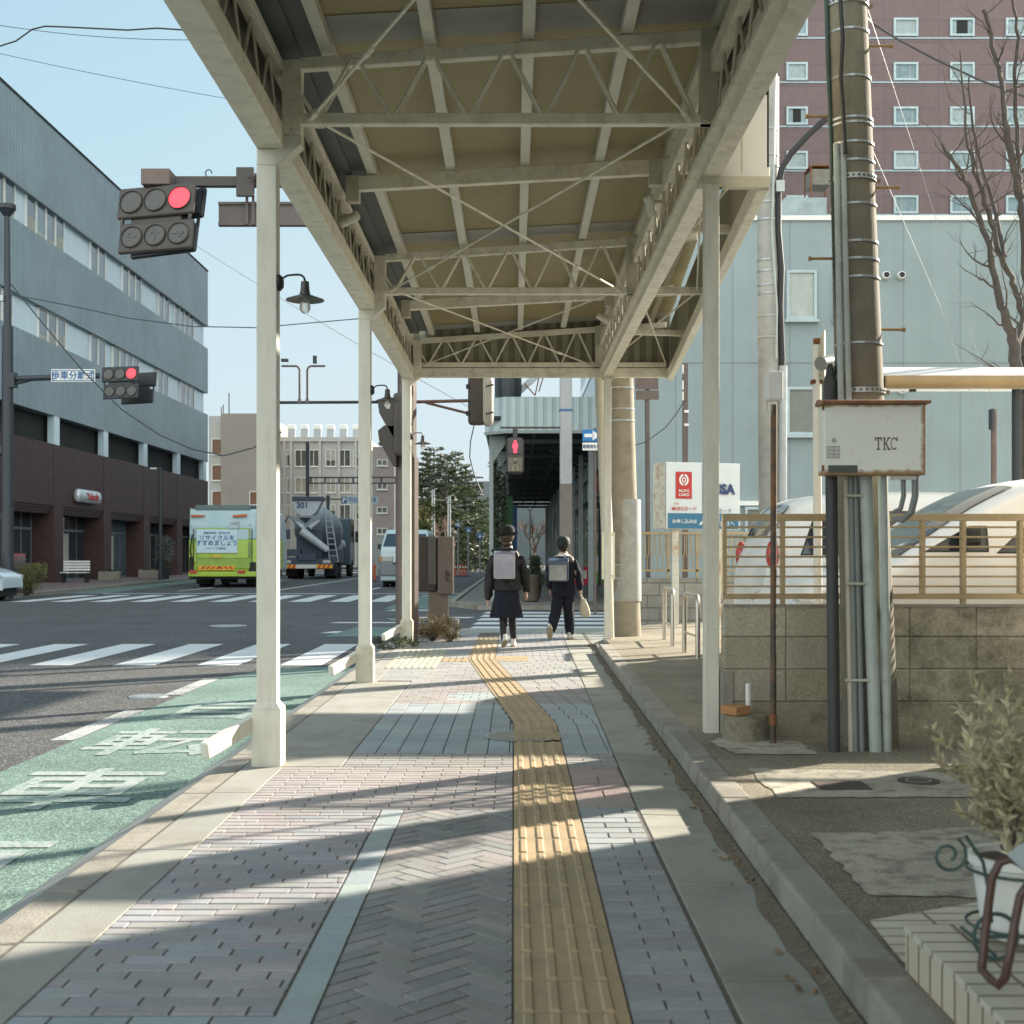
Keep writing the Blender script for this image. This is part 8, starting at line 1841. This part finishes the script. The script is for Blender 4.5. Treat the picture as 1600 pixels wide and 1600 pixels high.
for i, (px, y_, top, r_, lb) in enumerate(cons): conifer('conifer', lb, X(px,y_), y_, Z(top,y_), r_, 50+i)
conifer('conifer', 'low dark conifer mass below the cedars beside the far arcade', X(742,100), 100, Z(800,100), 2.4, 71)
def leafy(name, label, x, y, h, r, seed, mt, n=2600, s=.25, bark=m_bark):
    rn = random.Random(seed); t = thing(name, label, 'tree', (x,y,0)); b = B(); bb_ = B(); tips = []
    bb_.tube([(x,y,0),(x+.1,y,h*.35),(x,y,h*.8)],[.14,.1,.03],8)
    for i in range(26):
        a = rn.random()*6.283; z = h*rn.uniform(.3,.9); rr = r*rn.uniform(.4,1)*math.sqrt(max(.1,1-((z/h-.55)/.6)**2)); tip = Vector((x+rr*math.cos(a),y+rr*math.sin(a),z+rn.uniform(0,.5))); bb_.tube([(x,y,z*.7),tip],[.04,.01],5,cap=False); tips.append(tip)
    for i in range(n): tp_ = rn.choice(tips); leafquad(b, tp_+Vector((rn.gauss(0,r*.16),rn.gauss(0,r*.16),rn.gauss(0,r*.14))), s*rn.uniform(.5,1.2), rn, .5)
    obj('crown', b, mt, t); obj('trunk', bb_, bark, t, smooth=True); return t
leafy('street_tree', 'yellow-green leafy tree low beside the brown pole up the road', X(660,90), 90, Z(783,90), 1.3, 81, m_pale)
def bare_far(label, x, y, h, r, seed):
    rn = random.Random(seed); t = thing('bare_street_tree', label, 'tree', (x,y,0)); b = B()
    def g(p, d, L_, r_, lv):
        q_ = p + d*L_; b.tube([p,(p+q_)/2+Vector((rn.gauss(0,.04),0,rn.gauss(0,.04)))*L_,q_],[r_,r_*.8,r_*.55],5,cap=False)
        if lv < 5:
            for _ in range(3): g(p+d*L_*rn.uniform(.55,1), (d+Vector((rn.gauss(0,.42),rn.gauss(0,.42),rn.gauss(.12,.2)))).normalized(), L_*rn.uniform(.55,.8), r_*.6, lv+1)
    g(Vector((x,y,0)), Vector((0,0,1)), h*.3, .14, 0); obj('branches', b, M('reddish_brown_twigs', (.20,.14,.11), .9) if 'reddish_brown_twigs' not in bpy.data.materials else bpy.data.materials['reddish_brown_twigs'], t); return t
bare_far('reddish bare tree between the two pale far poles', X(688,98), 98, Z(768,98), 1.5, 91)
bare_far('bare brown tree seen through the far arcade, left one', X(836,100), 100, 5.6, 2, 92); bare_far('bare brown tree seen through the far arcade, right one', X(856,112), 112, 6.2, 2, 93)
b = B(); rn = random.Random(5)
for i in range(9000): leafquad(b, (rn.uniform(-60,X(790,150)),150+rn.uniform(-3,3),rn.uniform(0,1)**1.4*6.5), rn.uniform(.4,1), rn)
obj('distant_greenery', b, m_con, kind='stuff')
b = B()
D = 64; x = X(846,D)-.1; t = thing('potted_conifer', 'dark potted conifer under the far arcade between the children', 'shrub', (X(836,34),34,0)); rn = random.Random(8)
for i in range(1800): z = rn.random()*.75; leafquad(b, (X(836,34)+rn.gauss(0,.10)*(1.2-z), 34+rn.gauss(0,.1), .35+z), .09, rn, .3)
obj('foliage', b, m_con, t); obj('pot', B().lathe([(.13,0),(.18,.32),(.18,.36)], (X(836,34),34,0), 14), m_cdk, t)
# vines/gear on arcade posts: dark equipment clusters
for i, (px, y_, pt_, pb2) in enumerate(((772,33,700,930),(777,38,715,905),(786,44,745,890))):
    t = thing('dark_vine', ('dark climbing vine by the first far arcade post','dark climbing vine by the second far arcade post','dark climbing vine by the third far arcade post')[i], 'plant', (X(px,y_),y_,0)); b = B(); rn = random.Random(100+i)
    for _ in range(700): py = rn.uniform(pt_,pb2); c = P(px+rn.gauss(0,2.2), py, y_+rn.gauss(0,.1)); leafquad(b, c, .13, rn)
    obj('foliage', b, m_con, t); obj('stem', B().tube([P(px,pb2,y_),P(px+2,pt_,y_)], .03, 6), m_bark, t)
for o in list(bpy.data.objects):
    if o.type == 'MESH' and o.parent is None and 'kind' not in o and 'category' not in o: o['kind'] = 'structure'
